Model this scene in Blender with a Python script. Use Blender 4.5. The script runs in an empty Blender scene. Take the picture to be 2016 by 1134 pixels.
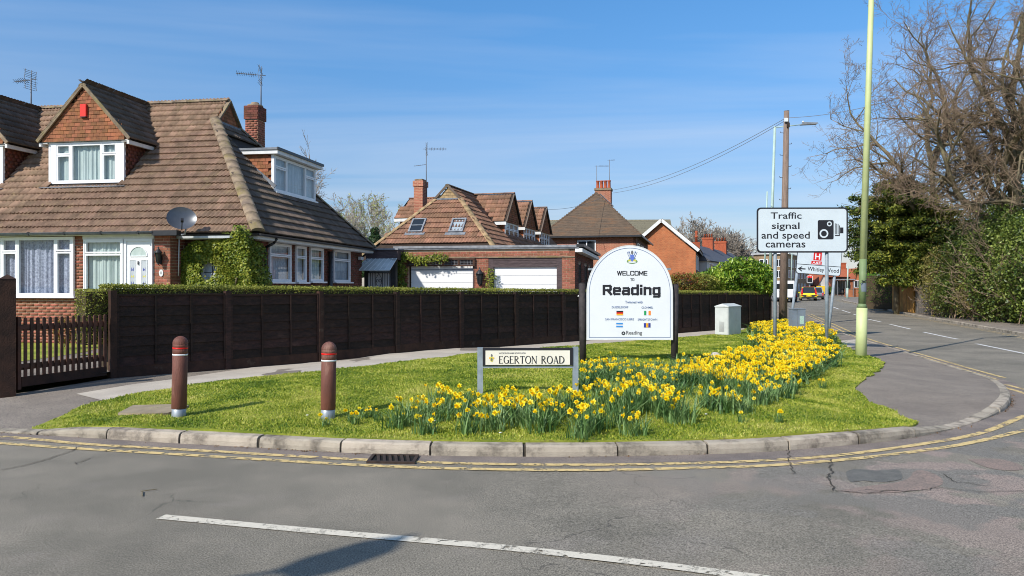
import bpy, math, random
import numpy as np
from mathutils import Vector, Matrix, geometry
R = math.radians
random.seed(7); RNG = np.random.default_rng(7)
scene = bpy.context.scene
COL = scene.collection

# ---------------------------------------------------------------- camera
F = 1500.0; EYE = 1.65; HY = 563.0          # focal length in photo pixels, eye height, horizon row
cam_d = bpy.data.cameras.new('camera'); cam = bpy.data.objects.new('camera', cam_d); COL.objects.link(cam)
cam.location = (0, 0, EYE); cam.rotation_euler = (R(90), 0, 0)
cam_d.sensor_width = 36; cam_d.lens = 36*F/2016; cam_d.shift_y = -(567-HY)/2016*1.0
cam_d.clip_start = 0.1; cam_d.clip_end = 6000
scene.camera = cam
# ---------------------------------------------------------------- sky and sun
SUN_EL = 40.0; SUN_AZ = 42.0                # the sun stands behind the camera's left shoulder
w = bpy.data.worlds.new('World'); scene.world = w; w.use_nodes = True
nt = w.node_tree; nt.nodes.clear()
N = nt.nodes.new; Lk = nt.links.new
sky = N('ShaderNodeTexSky'); sky.sky_type = 'NISHITA'; sky.sun_disc = False
sky.sun_elevation = R(SUN_EL); sky.sun_rotation = R(180+SUN_AZ); sky.air_density = 1.0; sky.dust_density = 0.35; sky.ozone_density = 2.2
tc = N('ShaderNodeTexCoord'); sp = N('ShaderNodeSeparateXYZ'); Lk(tc.outputs['Generated'], sp.inputs[0])
mz = N('ShaderNodeMath'); mz.operation = 'MAXIMUM'; mz.inputs[1].default_value = 0.04; Lk(sp.outputs['Z'], mz.inputs[0])
dx = N('ShaderNodeMath'); dx.operation = 'DIVIDE'; Lk(sp.outputs['X'], dx.inputs[0]); Lk(mz.outputs[0], dx.inputs[1])
dy = N('ShaderNodeMath'); dy.operation = 'DIVIDE'; Lk(sp.outputs['Y'], dy.inputs[0]); Lk(mz.outputs[0], dy.inputs[1])
cb = N('ShaderNodeCombineXYZ'); Lk(dx.outputs[0], cb.inputs[0]); Lk(dy.outputs[0], cb.inputs[1])
mp = N('ShaderNodeMapping'); mp.inputs['Rotation'].default_value = (0, 0, R(24)); mp.inputs['Scale'].default_value = (0.16, 0.5, 1); mp.inputs['Location'].default_value = (1.3, 0.4, 0)
Lk(cb.outputs[0], mp.inputs[0])
nz = N('ShaderNodeTexNoise'); nz.inputs['Scale'].default_value = 1.0; nz.inputs['Detail'].default_value = 6; nz.inputs['Roughness'].default_value = 0.52; nz.inputs['Distortion'].default_value = 0.5
Lk(mp.outputs[0], nz.inputs['Vector'])
rp = N('ShaderNodeMapRange'); rp.inputs['From Min'].default_value = 0.40; rp.inputs['From Max'].default_value = 0.74; rp.inputs['To Max'].default_value = 0.5; Lk(nz.outputs[0], rp.inputs['Value'])
mx = N('ShaderNodeMix'); mx.data_type = 'RGBA'; Lk(rp.outputs[0], mx.inputs['Factor'])
hs = N('ShaderNodeHueSaturation'); hs.inputs['Saturation'].default_value = 1.12
hz = N('ShaderNodeMapRange'); hz.interpolation_type = 'SMOOTHSTEP'; hz.inputs['From Min'].default_value = -0.05; hz.inputs['From Max'].default_value = 0.42; Lk(sp.outputs['Z'], hz.inputs['Value'])
hc = N('ShaderNodeMix'); hc.data_type = 'RGBA'; hc.inputs['A'].default_value = (0.62, 0.57, 0.65, 1); hc.inputs['B'].default_value = (0.84, 1.07, 1.22, 1); Lk(hz.outputs[0], hc.inputs['Factor'])
hm = N('ShaderNodeMix'); hm.data_type = 'RGBA'; hm.blend_type = 'MULTIPLY'; hm.inputs['Factor'].default_value = 1; Lk(sky.outputs[0], hm.inputs['A']); Lk(hc.outputs['Result'], hm.inputs['B']); Lk(hm.outputs['Result'], hs.inputs['Color'])
Lk(hs.outputs[0], mx.inputs['A']); mx.inputs['B'].default_value = (4.6, 5.2, 6.2, 1)
bg = N('ShaderNodeBackground'); bg.inputs['Strength'].default_value = 0.12; Lk(mx.outputs['Result'], bg.inputs['Color'])
wo = N('ShaderNodeOutputWorld'); Lk(bg.outputs[0], wo.inputs['Surface'])
sd = bpy.data.lights.new('sun', 'SUN'); sd.energy = 4.3; sd.angle = R(0.53); sd.color = (1.0, 0.945, 0.86)
sun = bpy.data.objects.new('sun', sd); COL.objects.link(sun)
s_dir = Vector((-math.sin(R(SUN_AZ))*math.cos(R(SUN_EL)), -math.cos(R(SUN_AZ))*math.cos(R(SUN_EL)), math.sin(R(SUN_EL))))
sun.rotation_euler = s_dir.to_track_quat('Z', 'Y').to_euler(); sun.location = (-20, -20, 30)
vs = scene.view_settings; vs.view_transform = 'Standard'; vs.look = 'None'; vs.exposure = 0.3; vs.gamma = 1; vs.use_curve_mapping = False
scene.render.engine = 'CYCLES'
scene.cycles.filter_width = 1.0; scene.cycles.max_bounces = 5; scene.cycles.transparent_max_bounces = 8; scene.cycles.diffuse_bounces = 3; scene.cycles.glossy_bounces = 3

# ---------------------------------------------------------------- materials
def lin(r, g, b):
    f = lambda c: (c/255/12.92) if c/255 <= 0.04045 else ((c/255+0.055)/1.055)**2.4
    return (f(r), f(g), f(b), 1)
def c4(c): return c if len(c) == 4 else (*c, 1)
MATS = {}
def mat(name, c1, c2=None, scale=6.0, rough=0.8, bump=0.0, bscale=None, rnd=0.0, spec=0.3, metal=0.0, c3=None, s3=1.0, t3=(0.5, 0.7), detail=5, stretch=None, local=False, mixr=(0.35, 0.65), transl=0.0, coat=0.0):
    """noise between c1 and c2; rnd = per-piece brightness variation; c3 = blotches of a third colour"""
    m = bpy.data.materials.new(name); m.use_nodes = True; nt = m.node_tree; nt.nodes.clear()
    N = nt.nodes.new; L = nt.links.new
    out = N('ShaderNodeOutputMaterial'); p = N('ShaderNodeBsdfPrincipled'); L(p.outputs[0], out.inputs[0])
    p.inputs['Roughness'].default_value = rough; p.inputs['Metallic'].default_value = metal
    p.inputs['Specular IOR Level'].default_value = spec; p.inputs['Coat Weight'].default_value = coat
    if local: co = N('ShaderNodeTexCoord').outputs['Object']
    else: co = N('ShaderNodeNewGeometry').outputs['Position']
    if stretch:
        mp = N('ShaderNodeMapping'); mp.inputs['Scale'].default_value = stretch; L(co, mp.inputs[0]); co = mp.outputs[0]
    c2 = c2 or c1
    nz = N('ShaderNodeTexNoise'); nz.inputs['Scale'].default_value = scale; nz.inputs['Detail'].default_value = detail; nz.inputs['Roughness'].default_value = 0.62; L(co, nz.inputs['Vector'])
    mr = N('ShaderNodeMapRange'); mr.inputs['From Min'].default_value = mixr[0]; mr.inputs['From Max'].default_value = mixr[1]; L(nz.outputs[0], mr.inputs[0])
    mx = N('ShaderNodeMix'); mx.data_type = 'RGBA'; mx.inputs['A'].default_value = c4(c1); mx.inputs['B'].default_value = c4(c2); L(mr.outputs[0], mx.inputs['Factor'])
    col = mx.outputs['Result']
    if c3:
        n3 = N('ShaderNodeTexNoise'); n3.inputs['Scale'].default_value = s3; n3.inputs['Detail'].default_value = 7; n3.inputs['Roughness'].default_value = 0.65; L(co, n3.inputs['Vector'])
        r3 = N('ShaderNodeMapRange'); r3.inputs['From Min'].default_value = t3[0]; r3.inputs['From Max'].default_value = t3[1]; L(n3.outputs[0], r3.inputs[0])
        m3 = N('ShaderNodeMix'); m3.data_type = 'RGBA'; m3.inputs['B'].default_value = c4(c3); L(col, m3.inputs['A']); L(r3.outputs[0], m3.inputs['Factor']); col = m3.outputs['Result']
    if rnd:
        oi = N('ShaderNodeObjectInfo'); at = N('ShaderNodeAttribute'); at.attribute_name = 'rnd'
        ad = N('ShaderNodeMath'); ad.operation = 'ADD'; L(oi.outputs['Random'], ad.inputs[0]); L(at.outputs['Fac'], ad.inputs[1])
        fr = N('ShaderNodeMath'); fr.operation = 'FRACT'; L(ad.outputs[0], fr.inputs[0])
        vr = N('ShaderNodeMapRange'); vr.inputs['To Min'].default_value = 1-rnd; vr.inputs['To Max'].default_value = 1+rnd; L(fr.outputs[0], vr.inputs[0])
        hv = N('ShaderNodeHueSaturation'); L(vr.outputs[0], hv.inputs['Value']); L(col, hv.inputs['Color'])
        hr = N('ShaderNodeMapRange'); hr.inputs['To Min'].default_value = 0.5+0.035*rnd; hr.inputs['To Max'].default_value = 0.5-0.035*rnd; L(fr.outputs[0], hr.inputs[0]); L(hr.outputs[0], hv.inputs['Hue'])
        col = hv.outputs[0]
    L(col, p.inputs['Base Color'])
    if bump:
        nb = N('ShaderNodeTexNoise'); nb.inputs['Scale'].default_value = bscale or scale*4; nb.inputs['Detail'].default_value = 4; L(co, nb.inputs['Vector'])
        b = N('ShaderNodeBump'); b.inputs['Strength'].default_value = bump; b.inputs['Distance'].default_value = 0.02; L(nb.outputs[0], b.inputs['Height']); L(b.outputs[0], p.inputs['Normal'])
    if transl:
        tr = N('ShaderNodeBsdfTranslucent'); L(col, tr.inputs['Color']); ms = N('ShaderNodeMixShader'); ms.inputs[0].default_value = transl
        L(p.outputs[0], ms.inputs[1]); L(tr.outputs[0], ms.inputs[2]); L(ms.outputs[0], out.inputs[0])
    MATS[name] = m; return m

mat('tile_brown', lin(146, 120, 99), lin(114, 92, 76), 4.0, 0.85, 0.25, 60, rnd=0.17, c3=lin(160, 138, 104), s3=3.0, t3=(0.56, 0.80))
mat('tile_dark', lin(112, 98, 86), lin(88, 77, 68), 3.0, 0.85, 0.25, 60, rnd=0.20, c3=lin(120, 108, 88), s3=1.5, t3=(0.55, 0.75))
mat('tile_second', lin(150, 112, 88), lin(118, 88, 70), 3.0, 0.85, 0.25, 60, rnd=0.2, c3=lin(100, 78, 66), s3=1.1, t3=(0.5, 0.75))
mat('roof_deck', lin(66, 54, 46), lin(52, 44, 38), 5, 0.9)
mat('hip_mortar', lin(150, 132, 108), lin(112, 98, 84), 5, 0.9, 0.4, 40, c3=lin(128, 116, 70), s3=2.0, t3=(0.5, 0.7), rnd=0.12)
mat('hip_pale', lin(176, 150, 110), lin(140, 118, 90), 5, 0.9, 0.4, 40, rnd=0.12)
mat('hung_tile', lin(148, 96, 64), lin(118, 76, 52), 7, 0.8, 0.2, 50, rnd=0.28, c3=lin(164, 106, 64), s3=2.0, t3=(0.52, 0.7))
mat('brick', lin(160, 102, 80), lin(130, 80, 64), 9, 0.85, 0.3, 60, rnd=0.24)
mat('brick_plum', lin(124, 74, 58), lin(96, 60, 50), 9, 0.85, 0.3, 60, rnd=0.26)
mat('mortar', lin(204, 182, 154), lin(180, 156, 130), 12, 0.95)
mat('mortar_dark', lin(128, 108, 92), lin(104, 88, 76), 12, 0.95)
mat('upvc', (0.80, 0.81, 0.82), (0.76, 0.77, 0.78), 3, 0.35, spec=0.5)
mat('white_paint', (0.74, 0.74, 0.73), (0.62, 0.62, 0.60), 4, 0.5)
mat('grey_trim', lin(150, 152, 156), lin(120, 122, 126), 6, 0.6)
mat('gutter_grey', lin(142, 146, 152), lin(112, 116, 120), 5, 0.45)
mat('black_plastic', (0.018, 0.018, 0.02), (0.03, 0.03, 0.032), 10, 0.4, spec=0.5)
mat('lead', lin(128, 132, 138), lin(96, 100, 106), 5, 0.6)
mat('curtain_white', (0.62, 0.66, 0.68), (0.50, 0.54, 0.58), 14, 0.9, transl=0.2, stretch=(1, 1, 0.4))
mat('curtain_green', (0.60, 0.69, 0.66), (0.50, 0.60, 0.57), 10, 0.9, transl=0.2, stretch=(1, 1, 0.3))
mat('curtain_lace', (0.50, 0.54, 0.66), (0.20, 0.23, 0.33), 22, 0.9, transl=0.15)
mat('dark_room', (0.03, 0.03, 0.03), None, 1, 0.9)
mat('fence_wood', lin(56, 38, 30), lin(34, 24, 19), 7, 0.75, 0.5, 60, rnd=0.42, c3=lin(72, 54, 44), s3=2.2, t3=(0.58, 0.8), stretch=(1, 1, 3))
mat('fence_weathered', lin(66, 45, 34), lin(44, 31, 24), 5, 0.8, 0.4, 50, rnd=0.2, c3=lin(96, 86, 74), s3=3.0, t3=(0.62, 0.80))
mat('gate_wood', lin(92, 60, 46), lin(62, 44, 37), 6, 0.75, 0.3, 50, rnd=0.2)
mat('gold_fence', lin(190, 142, 74), lin(150, 108, 56), 4, 0.8, rnd=0.25)
mat('grey_fence', lin(120, 114, 106), lin(92, 88, 82), 5, 0.8, rnd=0.25)
mat('bollard_brown', lin(120, 74, 60), lin(94, 58, 48), 7, 0.66, 0.25, 90, spec=0.35, c3=lin(150, 112, 96), s3=6, t3=(0.56, 0.78), stretch=(1, 1, .35))
mat('red_band', lin(222, 30, 24), None, 3, 0.4); mat('white_band', (0.8, 0.8, 0.8), None, 3, 0.4)
mat('alu', lin(170, 176, 180), lin(140, 146, 152), 8, 0.45, metal=0.5, spec=0.5)
mat('sign_post_grey', lin(150, 160, 168), lin(128, 138, 146), 8, 0.5, spec=0.4)
mat('sign_white', (0.76, 0.78, 0.80), (0.73, 0.75, 0.77), 2, 0.35, spec=0.4)
mat('sign_silver', lin(206, 216, 222), lin(198, 208, 214), 2, 0.4)
mat('sign_cream', lin(236, 230, 214), lin(226, 220, 204), 2, 0.45)
mat('ink', (0.02, 0.02, 0.025), None, 3, 0.5); mat('ink_blue', lin(96, 118, 160), None, 3, 0.5); mat('ink_grey', lin(110, 110, 112), None, 3, 0.5)
mat('emblem_blue', lin(96, 120, 196), None, 3, 0.5); mat('emblem_green', lin(110, 150, 90), None, 3, 0.5); mat('emblem_gold', lin(206, 196, 80), None, 3, 0.5)
mat('flag_red', lin(206, 30, 30), None, 3, 0.5); mat('flag_gold', lin(244, 176, 40), None, 3, 0.5); mat('flag_green', lin(30, 150, 90), None, 3, 0.5); mat('flag_orange', lin(246, 140, 50), None, 3, 0.5)
mat('flag_sky', lin(60, 140, 214), None, 3, 0.5); mat('flag_blue', lin(50, 60, 150), None, 3, 0.5)
mat('post_black', lin(64, 58, 58), lin(46, 42, 42), 9, 0.7, 0.3, 50)
mat('lamp_green', lin(196, 204, 148), lin(186, 194, 138), 4, 0.5, spec=0.4, c3=lin(166, 176, 124), s3=3, t3=(0.6, 0.75))
mat('lamp_green_dark', lin(122, 140, 96), lin(108, 126, 88), 4, 0.55)
mat('lamp_pale', lin(176, 196, 186), lin(160, 182, 172), 4, 0.5)
mat('pole_wood', lin(140, 120, 106), lin(112, 96, 86), 5, 0.85, 0.3, 40, stretch=(4, 4, 0.6))
mat('cabinet', lin(196, 200, 196), lin(182, 186, 182), 3, 0.55, c3=lin(160, 162, 156), s3=3, t3=(0.6, 0.8))
mat('box_blue', lin(124, 134, 144), lin(108, 118, 128), 3, 0.55)
mat('sticker', lin(190, 206, 208), lin(150, 190, 150), 40, 0.5)
mat('kerb', lin(174, 163, 146), lin(146, 136, 121), 4, 0.9, 0.5, 70, rnd=0.13, c3=lin(96, 89, 80), s3=4, t3=(0.50, 0.68))
mat('kerb_joint', lin(84, 76, 66), lin(60, 56, 48), 9, 0.95)
mat('iron', lin(72, 58, 50), lin(50, 42, 38), 14, 0.7, metal=0.3)
mat('hole', (0.008, 0.008, 0.008), None, 1, 1.0)
mat('concrete_slab', lin(152, 138, 116), lin(132, 120, 100), 5, 0.9, 0.3, 60)
mat('bark', lin(128, 117, 92), lin(84, 75, 60), 3, 0.9, 0.3, 30, c3=lin(164, 158, 112), s3=1.6, t3=(0.56, 0.74))
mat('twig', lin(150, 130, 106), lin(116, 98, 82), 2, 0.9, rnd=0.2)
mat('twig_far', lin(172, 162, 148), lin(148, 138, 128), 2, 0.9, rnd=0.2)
mat('car_yellow', lin(222, 214, 40), None, 1, 0.3, spec=0.5, coat=0.5); mat('car_dark', lin(40, 44, 50), None, 1, 0.3, spec=0.5, coat=0.5)
mat('car_silver', lin(130, 134, 140), None, 1, 0.3, spec=0.5, metal=0.4); mat('van_white', (0.78, 0.78, 0.78), None, 1, 0.35, spec=0.5)
mat('tyre', (0.02, 0.02, 0.02), None, 1, 0.8); mat('car_glass', (0.02, 0.025, 0.03), None, 1, 0.06, spec=0.6); mat('tail_red', lin(190, 20, 26), None, 1, 0.3); mat('plate_yellow', lin(230, 190, 50), None, 1, 0.4)
mat('slate', lin(98, 98, 104), lin(80, 82, 88), 5, 0.7, 0.2, 30, stretch=(1, 1, 5))
mat('roof_clay', lin(104, 88, 72), lin(80, 68, 57), 4, 0.85, 0.5, 18, c3=lin(122, 90, 64), s3=1.0, t3=(0.5, 0.75), stretch=(1, 1, 6))
mat('roof_green', lin(122, 116, 96), lin(98, 94, 80), 4, 0.85, 0.5, 12, stretch=(1, 1, 6))
mat('roof_orange', lin(176, 100, 70), lin(146, 84, 60), 4, 0.85, 0.4, 12, stretch=(1, 1, 5))
mat('render_white', (0.62, 0.60, 0.57), (0.55, 0.53, 0.50), 3, 0.85)
mat('red_brick_pot', lin(176, 92, 60), lin(150, 76, 52), 5, 0.8)
mat('wood_panel', lin(92, 78, 78), lin(66, 56, 58), 5, 0.75, 0.2, 20, stretch=(1, 1, 8))
mat('garage_white', (0.80, 0.80, 0.80), (0.77, 0.77, 0.77), 2, 0.45)
mat('alarm_red', lin(226, 60, 50), None, 2, 0.4)
mat('dish_grey', lin(96, 100, 106), lin(80, 84, 90), 3, 0.35, metal=0.4, spec=0.5)
mat('brown_leaf', lin(120, 90, 54), lin(90, 66, 42), 5, 0.9, rnd=0.3)

def brick_mat(name, c1, c2, mortar, sc=1.0):
    m = bpy.data.materials.new(name); m.use_nodes = True; nt = m.node_tree; N = nt.nodes.new; L = nt.links.new
    p = nt.nodes['Principled BSDF']; p.inputs['Roughness'].default_value = 0.85
    tc = N('ShaderNodeTexCoord'); g = N('ShaderNodeNewGeometry')
    sx = N('ShaderNodeSeparateXYZ'); L(tc.outputs['Object'], sx.inputs[0])
    a = N('ShaderNodeMath'); a.operation = 'ADD'; L(sx.outputs[0], a.inputs[0]); L(sx.outputs[1], a.inputs[1])
    cb = N('ShaderNodeCombineXYZ'); L(a.outputs[0], cb.inputs[0]); L(sx.outputs[2], cb.inputs[1])
    b = N('ShaderNodeTexBrick'); b.inputs['Color1'].default_value = c1; b.inputs['Color2'].default_value = c2; b.inputs['Mortar'].default_value = mortar
    b.inputs['Scale'].default_value = 1; b.inputs['Brick Width'].default_value = 0.225*sc; b.inputs['Row Height'].default_value = 0.075*sc; b.inputs['Mortar Size'].default_value = 0.009*sc
    L(cb.outputs[0], b.inputs['Vector']); 
    nz = N('ShaderNodeTexNoise'); nz.inputs['Scale'].default_value = 0.7; nz.inputs['Detail'].default_value = 6; L(g.outputs['Position'], nz.inputs['Vector'])
    mr = N('ShaderNodeMapRange'); mr.inputs['From Min'].default_value = 0.3; mr.inputs['From Max'].default_value = 0.7; mr.inputs['To Min'].default_value = 0.82; mr.inputs['To Max'].default_value = 1.15; L(nz.outputs[0], mr.inputs[0])
    hv = N('ShaderNodeHueSaturation'); L(b.outputs[0], hv.inputs['Color']); L(mr.outputs[0], hv.inputs['Value'])
    L(hv.outputs[0], p.inputs['Base Color'])
    bm = N('ShaderNodeBump'); bm.invert = True; bm.inputs['Strength'].default_value = 0.6; bm.inputs['Distance'].default_value = 0.01; L(b.outputs['Fac'], bm.inputs['Height']); L(bm.outputs[0], p.inputs['Normal'])
    MATS[name] = m
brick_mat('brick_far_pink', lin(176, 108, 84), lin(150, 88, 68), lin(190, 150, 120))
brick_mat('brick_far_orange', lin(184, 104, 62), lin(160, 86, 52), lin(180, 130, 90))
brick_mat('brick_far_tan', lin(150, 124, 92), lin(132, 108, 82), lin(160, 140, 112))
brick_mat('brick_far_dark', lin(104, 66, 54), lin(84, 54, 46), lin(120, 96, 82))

def glass_mat():
    m = bpy.data.materials.new('window_glass'); m.use_nodes = True; nt = m.node_tree; nt.nodes.clear(); N = nt.nodes.new; L = nt.links.new
    o = N('ShaderNodeOutputMaterial'); t = N('ShaderNodeBsdfTransparent'); t.inputs[0].default_value = (0.95, 0.97, 0.98, 1)
    g = N('ShaderNodeBsdfGlossy'); g.inputs['Roughness'].default_value = 0.02
    f0 = N('ShaderNodeLayerWeight'); f0.inputs['Blend'].default_value = 0.5; f = N('ShaderNodeMath'); f.operation = 'POWER'; f.inputs[1].default_value = 4.0; L(f0.outputs['Facing'], f.inputs[0])
    a = N('ShaderNodeMath'); a.operation = 'ADD'; a.inputs[1].default_value = 0.05; L(f.outputs[0], a.inputs[0]); a.use_clamp = True
    x = N('ShaderNodeMixShader'); L(a.outputs[0], x.inputs[0]); L(t.outputs[0], x.inputs[1]); L(g.outputs[0], x.inputs[2]); L(x.outputs[0], o.inputs[0])
    MATS['window_glass'] = m
glass_mat()

def ramp_leaf(name, cols, rough=0.5, transl=0.25, big=0.8, spec=0.35, amp=1.0, orn=0.0):
    """leaf colour picked per leaf from a ramp (rnd attribute) and shifted in large patches"""
    m = bpy.data.materials.new(name); m.use_nodes = True; nt = m.node_tree; nt.nodes.clear(); N = nt.nodes.new; L = nt.links.new
    o = N('ShaderNodeOutputMaterial'); p = N('ShaderNodeBsdfPrincipled'); p.inputs['Roughness'].default_value = rough; p.inputs['Specular IOR Level'].default_value = spec
    at = N('ShaderNodeAttribute'); at.attribute_name = 'rnd'; oi = N('ShaderNodeObjectInfo')
    g = N('ShaderNodeNewGeometry'); nz = N('ShaderNodeTexNoise'); nz.inputs['Scale'].default_value = big; nz.inputs['Detail'].default_value = 3; L(g.outputs['Position'], nz.inputs['Vector'])
    a = N('ShaderNodeMath'); a.operation = 'MULTIPLY_ADD'; L(at.outputs['Fac'], a.inputs[0]); a.inputs[1].default_value = 0.55; L(nz.outputs[0], a.inputs[2])
    s = N('ShaderNodeMath'); s.operation = 'SUBTRACT'; L(a.outputs[0], s.inputs[0]); s.inputs[1].default_value = 0.27
    if amp != 1.0: am = N('ShaderNodeMath'); am.operation = 'MULTIPLY_ADD'; am.inputs[1].default_value = amp; am.inputs[2].default_value = .5-.5*amp; L(nz.outputs[0], am.inputs[0]); L(am.outputs[0], a.inputs[2])
    if orn: ao = N('ShaderNodeMath'); ao.operation = 'MULTIPLY_ADD'; ao.inputs[1].default_value = orn; L(oi.outputs['Random'], ao.inputs[0]); L(s.outputs[0], ao.inputs[2]); s = ao
    r = N('ShaderNodeValToRGB'); r.color_ramp.elements[0].color = c4(cols[0]); r.color_ramp.elements[1].color = c4(cols[-1])
    r.color_ramp.elements[0].position = 0.15; r.color_ramp.elements[1].position = 0.9
    for i, c in enumerate(cols[1:-1]):
        e = r.color_ramp.elements.new(0.15+0.75*(i+1)/(len(cols)-1)); e.color = c4(c)
    L(s.outputs[0], r.inputs[0]); L(r.outputs[0], p.inputs['Base Color'])
    t = N('ShaderNodeBsdfTranslucent'); L(r.outputs[0], t.inputs['Color']); x = N('ShaderNodeMixShader'); x.inputs[0].default_value = transl
    L(p.outputs[0], x.inputs[1]); L(t.outputs[0], x.inputs[2]); L(x.outputs[0], o.inputs[0]); MATS[name] = m
ramp_leaf('grass_blade', [lin(76, 106, 30), lin(124, 146, 42), lin(176, 180, 64), lin(204, 196, 112)], 0.6, 0.35, 1.3, amp=1.4)
ramp_leaf('hedge_leaf', [lin(74, 84, 34), lin(120, 126, 50), lin(156, 158, 66), lin(176, 172, 84)], 0.55, 0.25, 1.0)
ramp_leaf('ivy_leaf', [lin(54, 78, 26), lin(100, 120, 40), lin(144, 152, 52), lin(172, 168, 72)], 0.45, 0.25, 0.8)
ramp_leaf('ivy_dark', [lin(40, 56, 24), lin(74, 94, 38), lin(118, 132, 56), lin(156, 166, 88)], 0.4, 0.2, 0.5)
ramp_leaf('laurel_leaf', [lin(48, 80, 26), lin(98, 136, 40), lin(156, 180, 64), lin(196, 206, 92)], 0.35, 0.3, 0.8)
ramp_leaf('yew_leaf', [lin(36, 54, 20), lin(76, 96, 32), lin(132, 138, 48), lin(172, 166, 68)], 0.6, 0.15, 0.35)
ramp_leaf('scrub_leaf', [lin(76, 78, 38), lin(112, 110, 52), lin(140, 130, 68), lin(156, 146, 88)], 0.6, 0.2, 0.5)
ramp_leaf('photinia_leaf', [lin(150, 60, 40), lin(126, 100, 44), lin(110, 120, 44), lin(140, 144, 60)], 0.5, 0.25, 1.2)
ramp_leaf('bright_leaf', [lin(60, 110, 24), lin(84, 136, 32), lin(110, 158, 44), lin(130, 170, 60)], 0.5, 0.3, 1.2)
ramp_leaf('spring_leaf', [lin(160, 168, 96), lin(180, 184, 108), lin(200, 204, 126), lin(212, 214, 146)], 0.6, 0.4, 0.5)
ramp_leaf('fir_leaf', [lin(24, 46, 26), lin(40, 66, 34), lin(58, 84, 42), lin(70, 96, 50)], 0.6, 0.1, 0.8)
ramp_leaf('daffodil_leaf', [lin(58, 92, 44), lin(92, 126, 68), lin(124, 152, 90), lin(152, 174, 116)], 0.45, 0.25, 1.5)
ramp_leaf('petal', [lin(236, 208, 20), lin(246, 220, 28), lin(248, 226, 44), lin(252, 238, 110)], 0.5, 0.3, 3, orn=.5)
ramp_leaf('trumpet', [lin(242, 194, 8), lin(246, 204, 12), lin(248, 210, 18), lin(250, 216, 24)], 0.5, 0.3, 3, orn=.5)
# ---------------------------------------------------------------- object helpers
def tag(o, label=None, cat=None, group=None, kind=None):
    if label: o['label'] = label
    if cat: o['category'] = cat
    if group: o['group'] = group
    if kind: o['kind'] = kind
    return o
def empty(name, loc=(0, 0, 0), rz=0.0, label=None, cat=None, group=None, rx=0, ry=0):
    o = bpy.data.objects.new(name, None); COL.objects.link(o); o.location = loc; o.rotation_euler = (rx, ry, rz); o.empty_display_size = 0.1
    return tag(o, label, cat, group)
def obj(name, me, parent=None, mtx=None):
    o = bpy.data.objects.new(name, me); COL.objects.link(o)
    if parent: o.parent = parent
    if mtx is not None: o.matrix_basis = mtx
    return o
def copy_tree(o, parent=None):
    c = o.copy(); COL.objects.link(c)
    if parent: c.parent = parent
    for ch in list(o.children): copy_tree(ch, c)
    return c
def npmesh(name, V, Fc, m, rnd=None, smooth=False):
    """V (n,3), Fc (m,k) index array or a list of such arrays; fast mesh"""
    V = np.asarray(V, np.float32); Fs = Fc if isinstance(Fc, list) else [Fc]
    me = bpy.data.meshes.new(name); me.vertices.add(len(V)); me.vertices.foreach_set('co', V.ravel())
    loops = np.concatenate([f.ravel() for f in Fs]).astype(np.int32); tot = np.concatenate([np.full(len(f), f.shape[1]) for f in Fs]).astype(np.int32)
    start = np.concatenate([[0], np.cumsum(tot)[:-1]]).astype(np.int32)
    me.loops.add(len(loops)); me.loops.foreach_set('vertex_index', loops); me.polygons.add(len(tot)); me.polygons.foreach_set('loop_start', start); me.polygons.foreach_set('loop_total', tot)
    if smooth: me.polygons.foreach_set('use_smooth', np.ones(len(tot), bool))
    for q in (m if isinstance(m, (list, tuple)) else [m]): me.materials.append(MATS[q])
    me.update(calc_edges=True)
    if rnd is not None:
        a = me.attributes.new('rnd', 'FLOAT', 'POINT'); a.data.foreach_set('value', np.asarray(rnd, np.float32))
    return me
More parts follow.
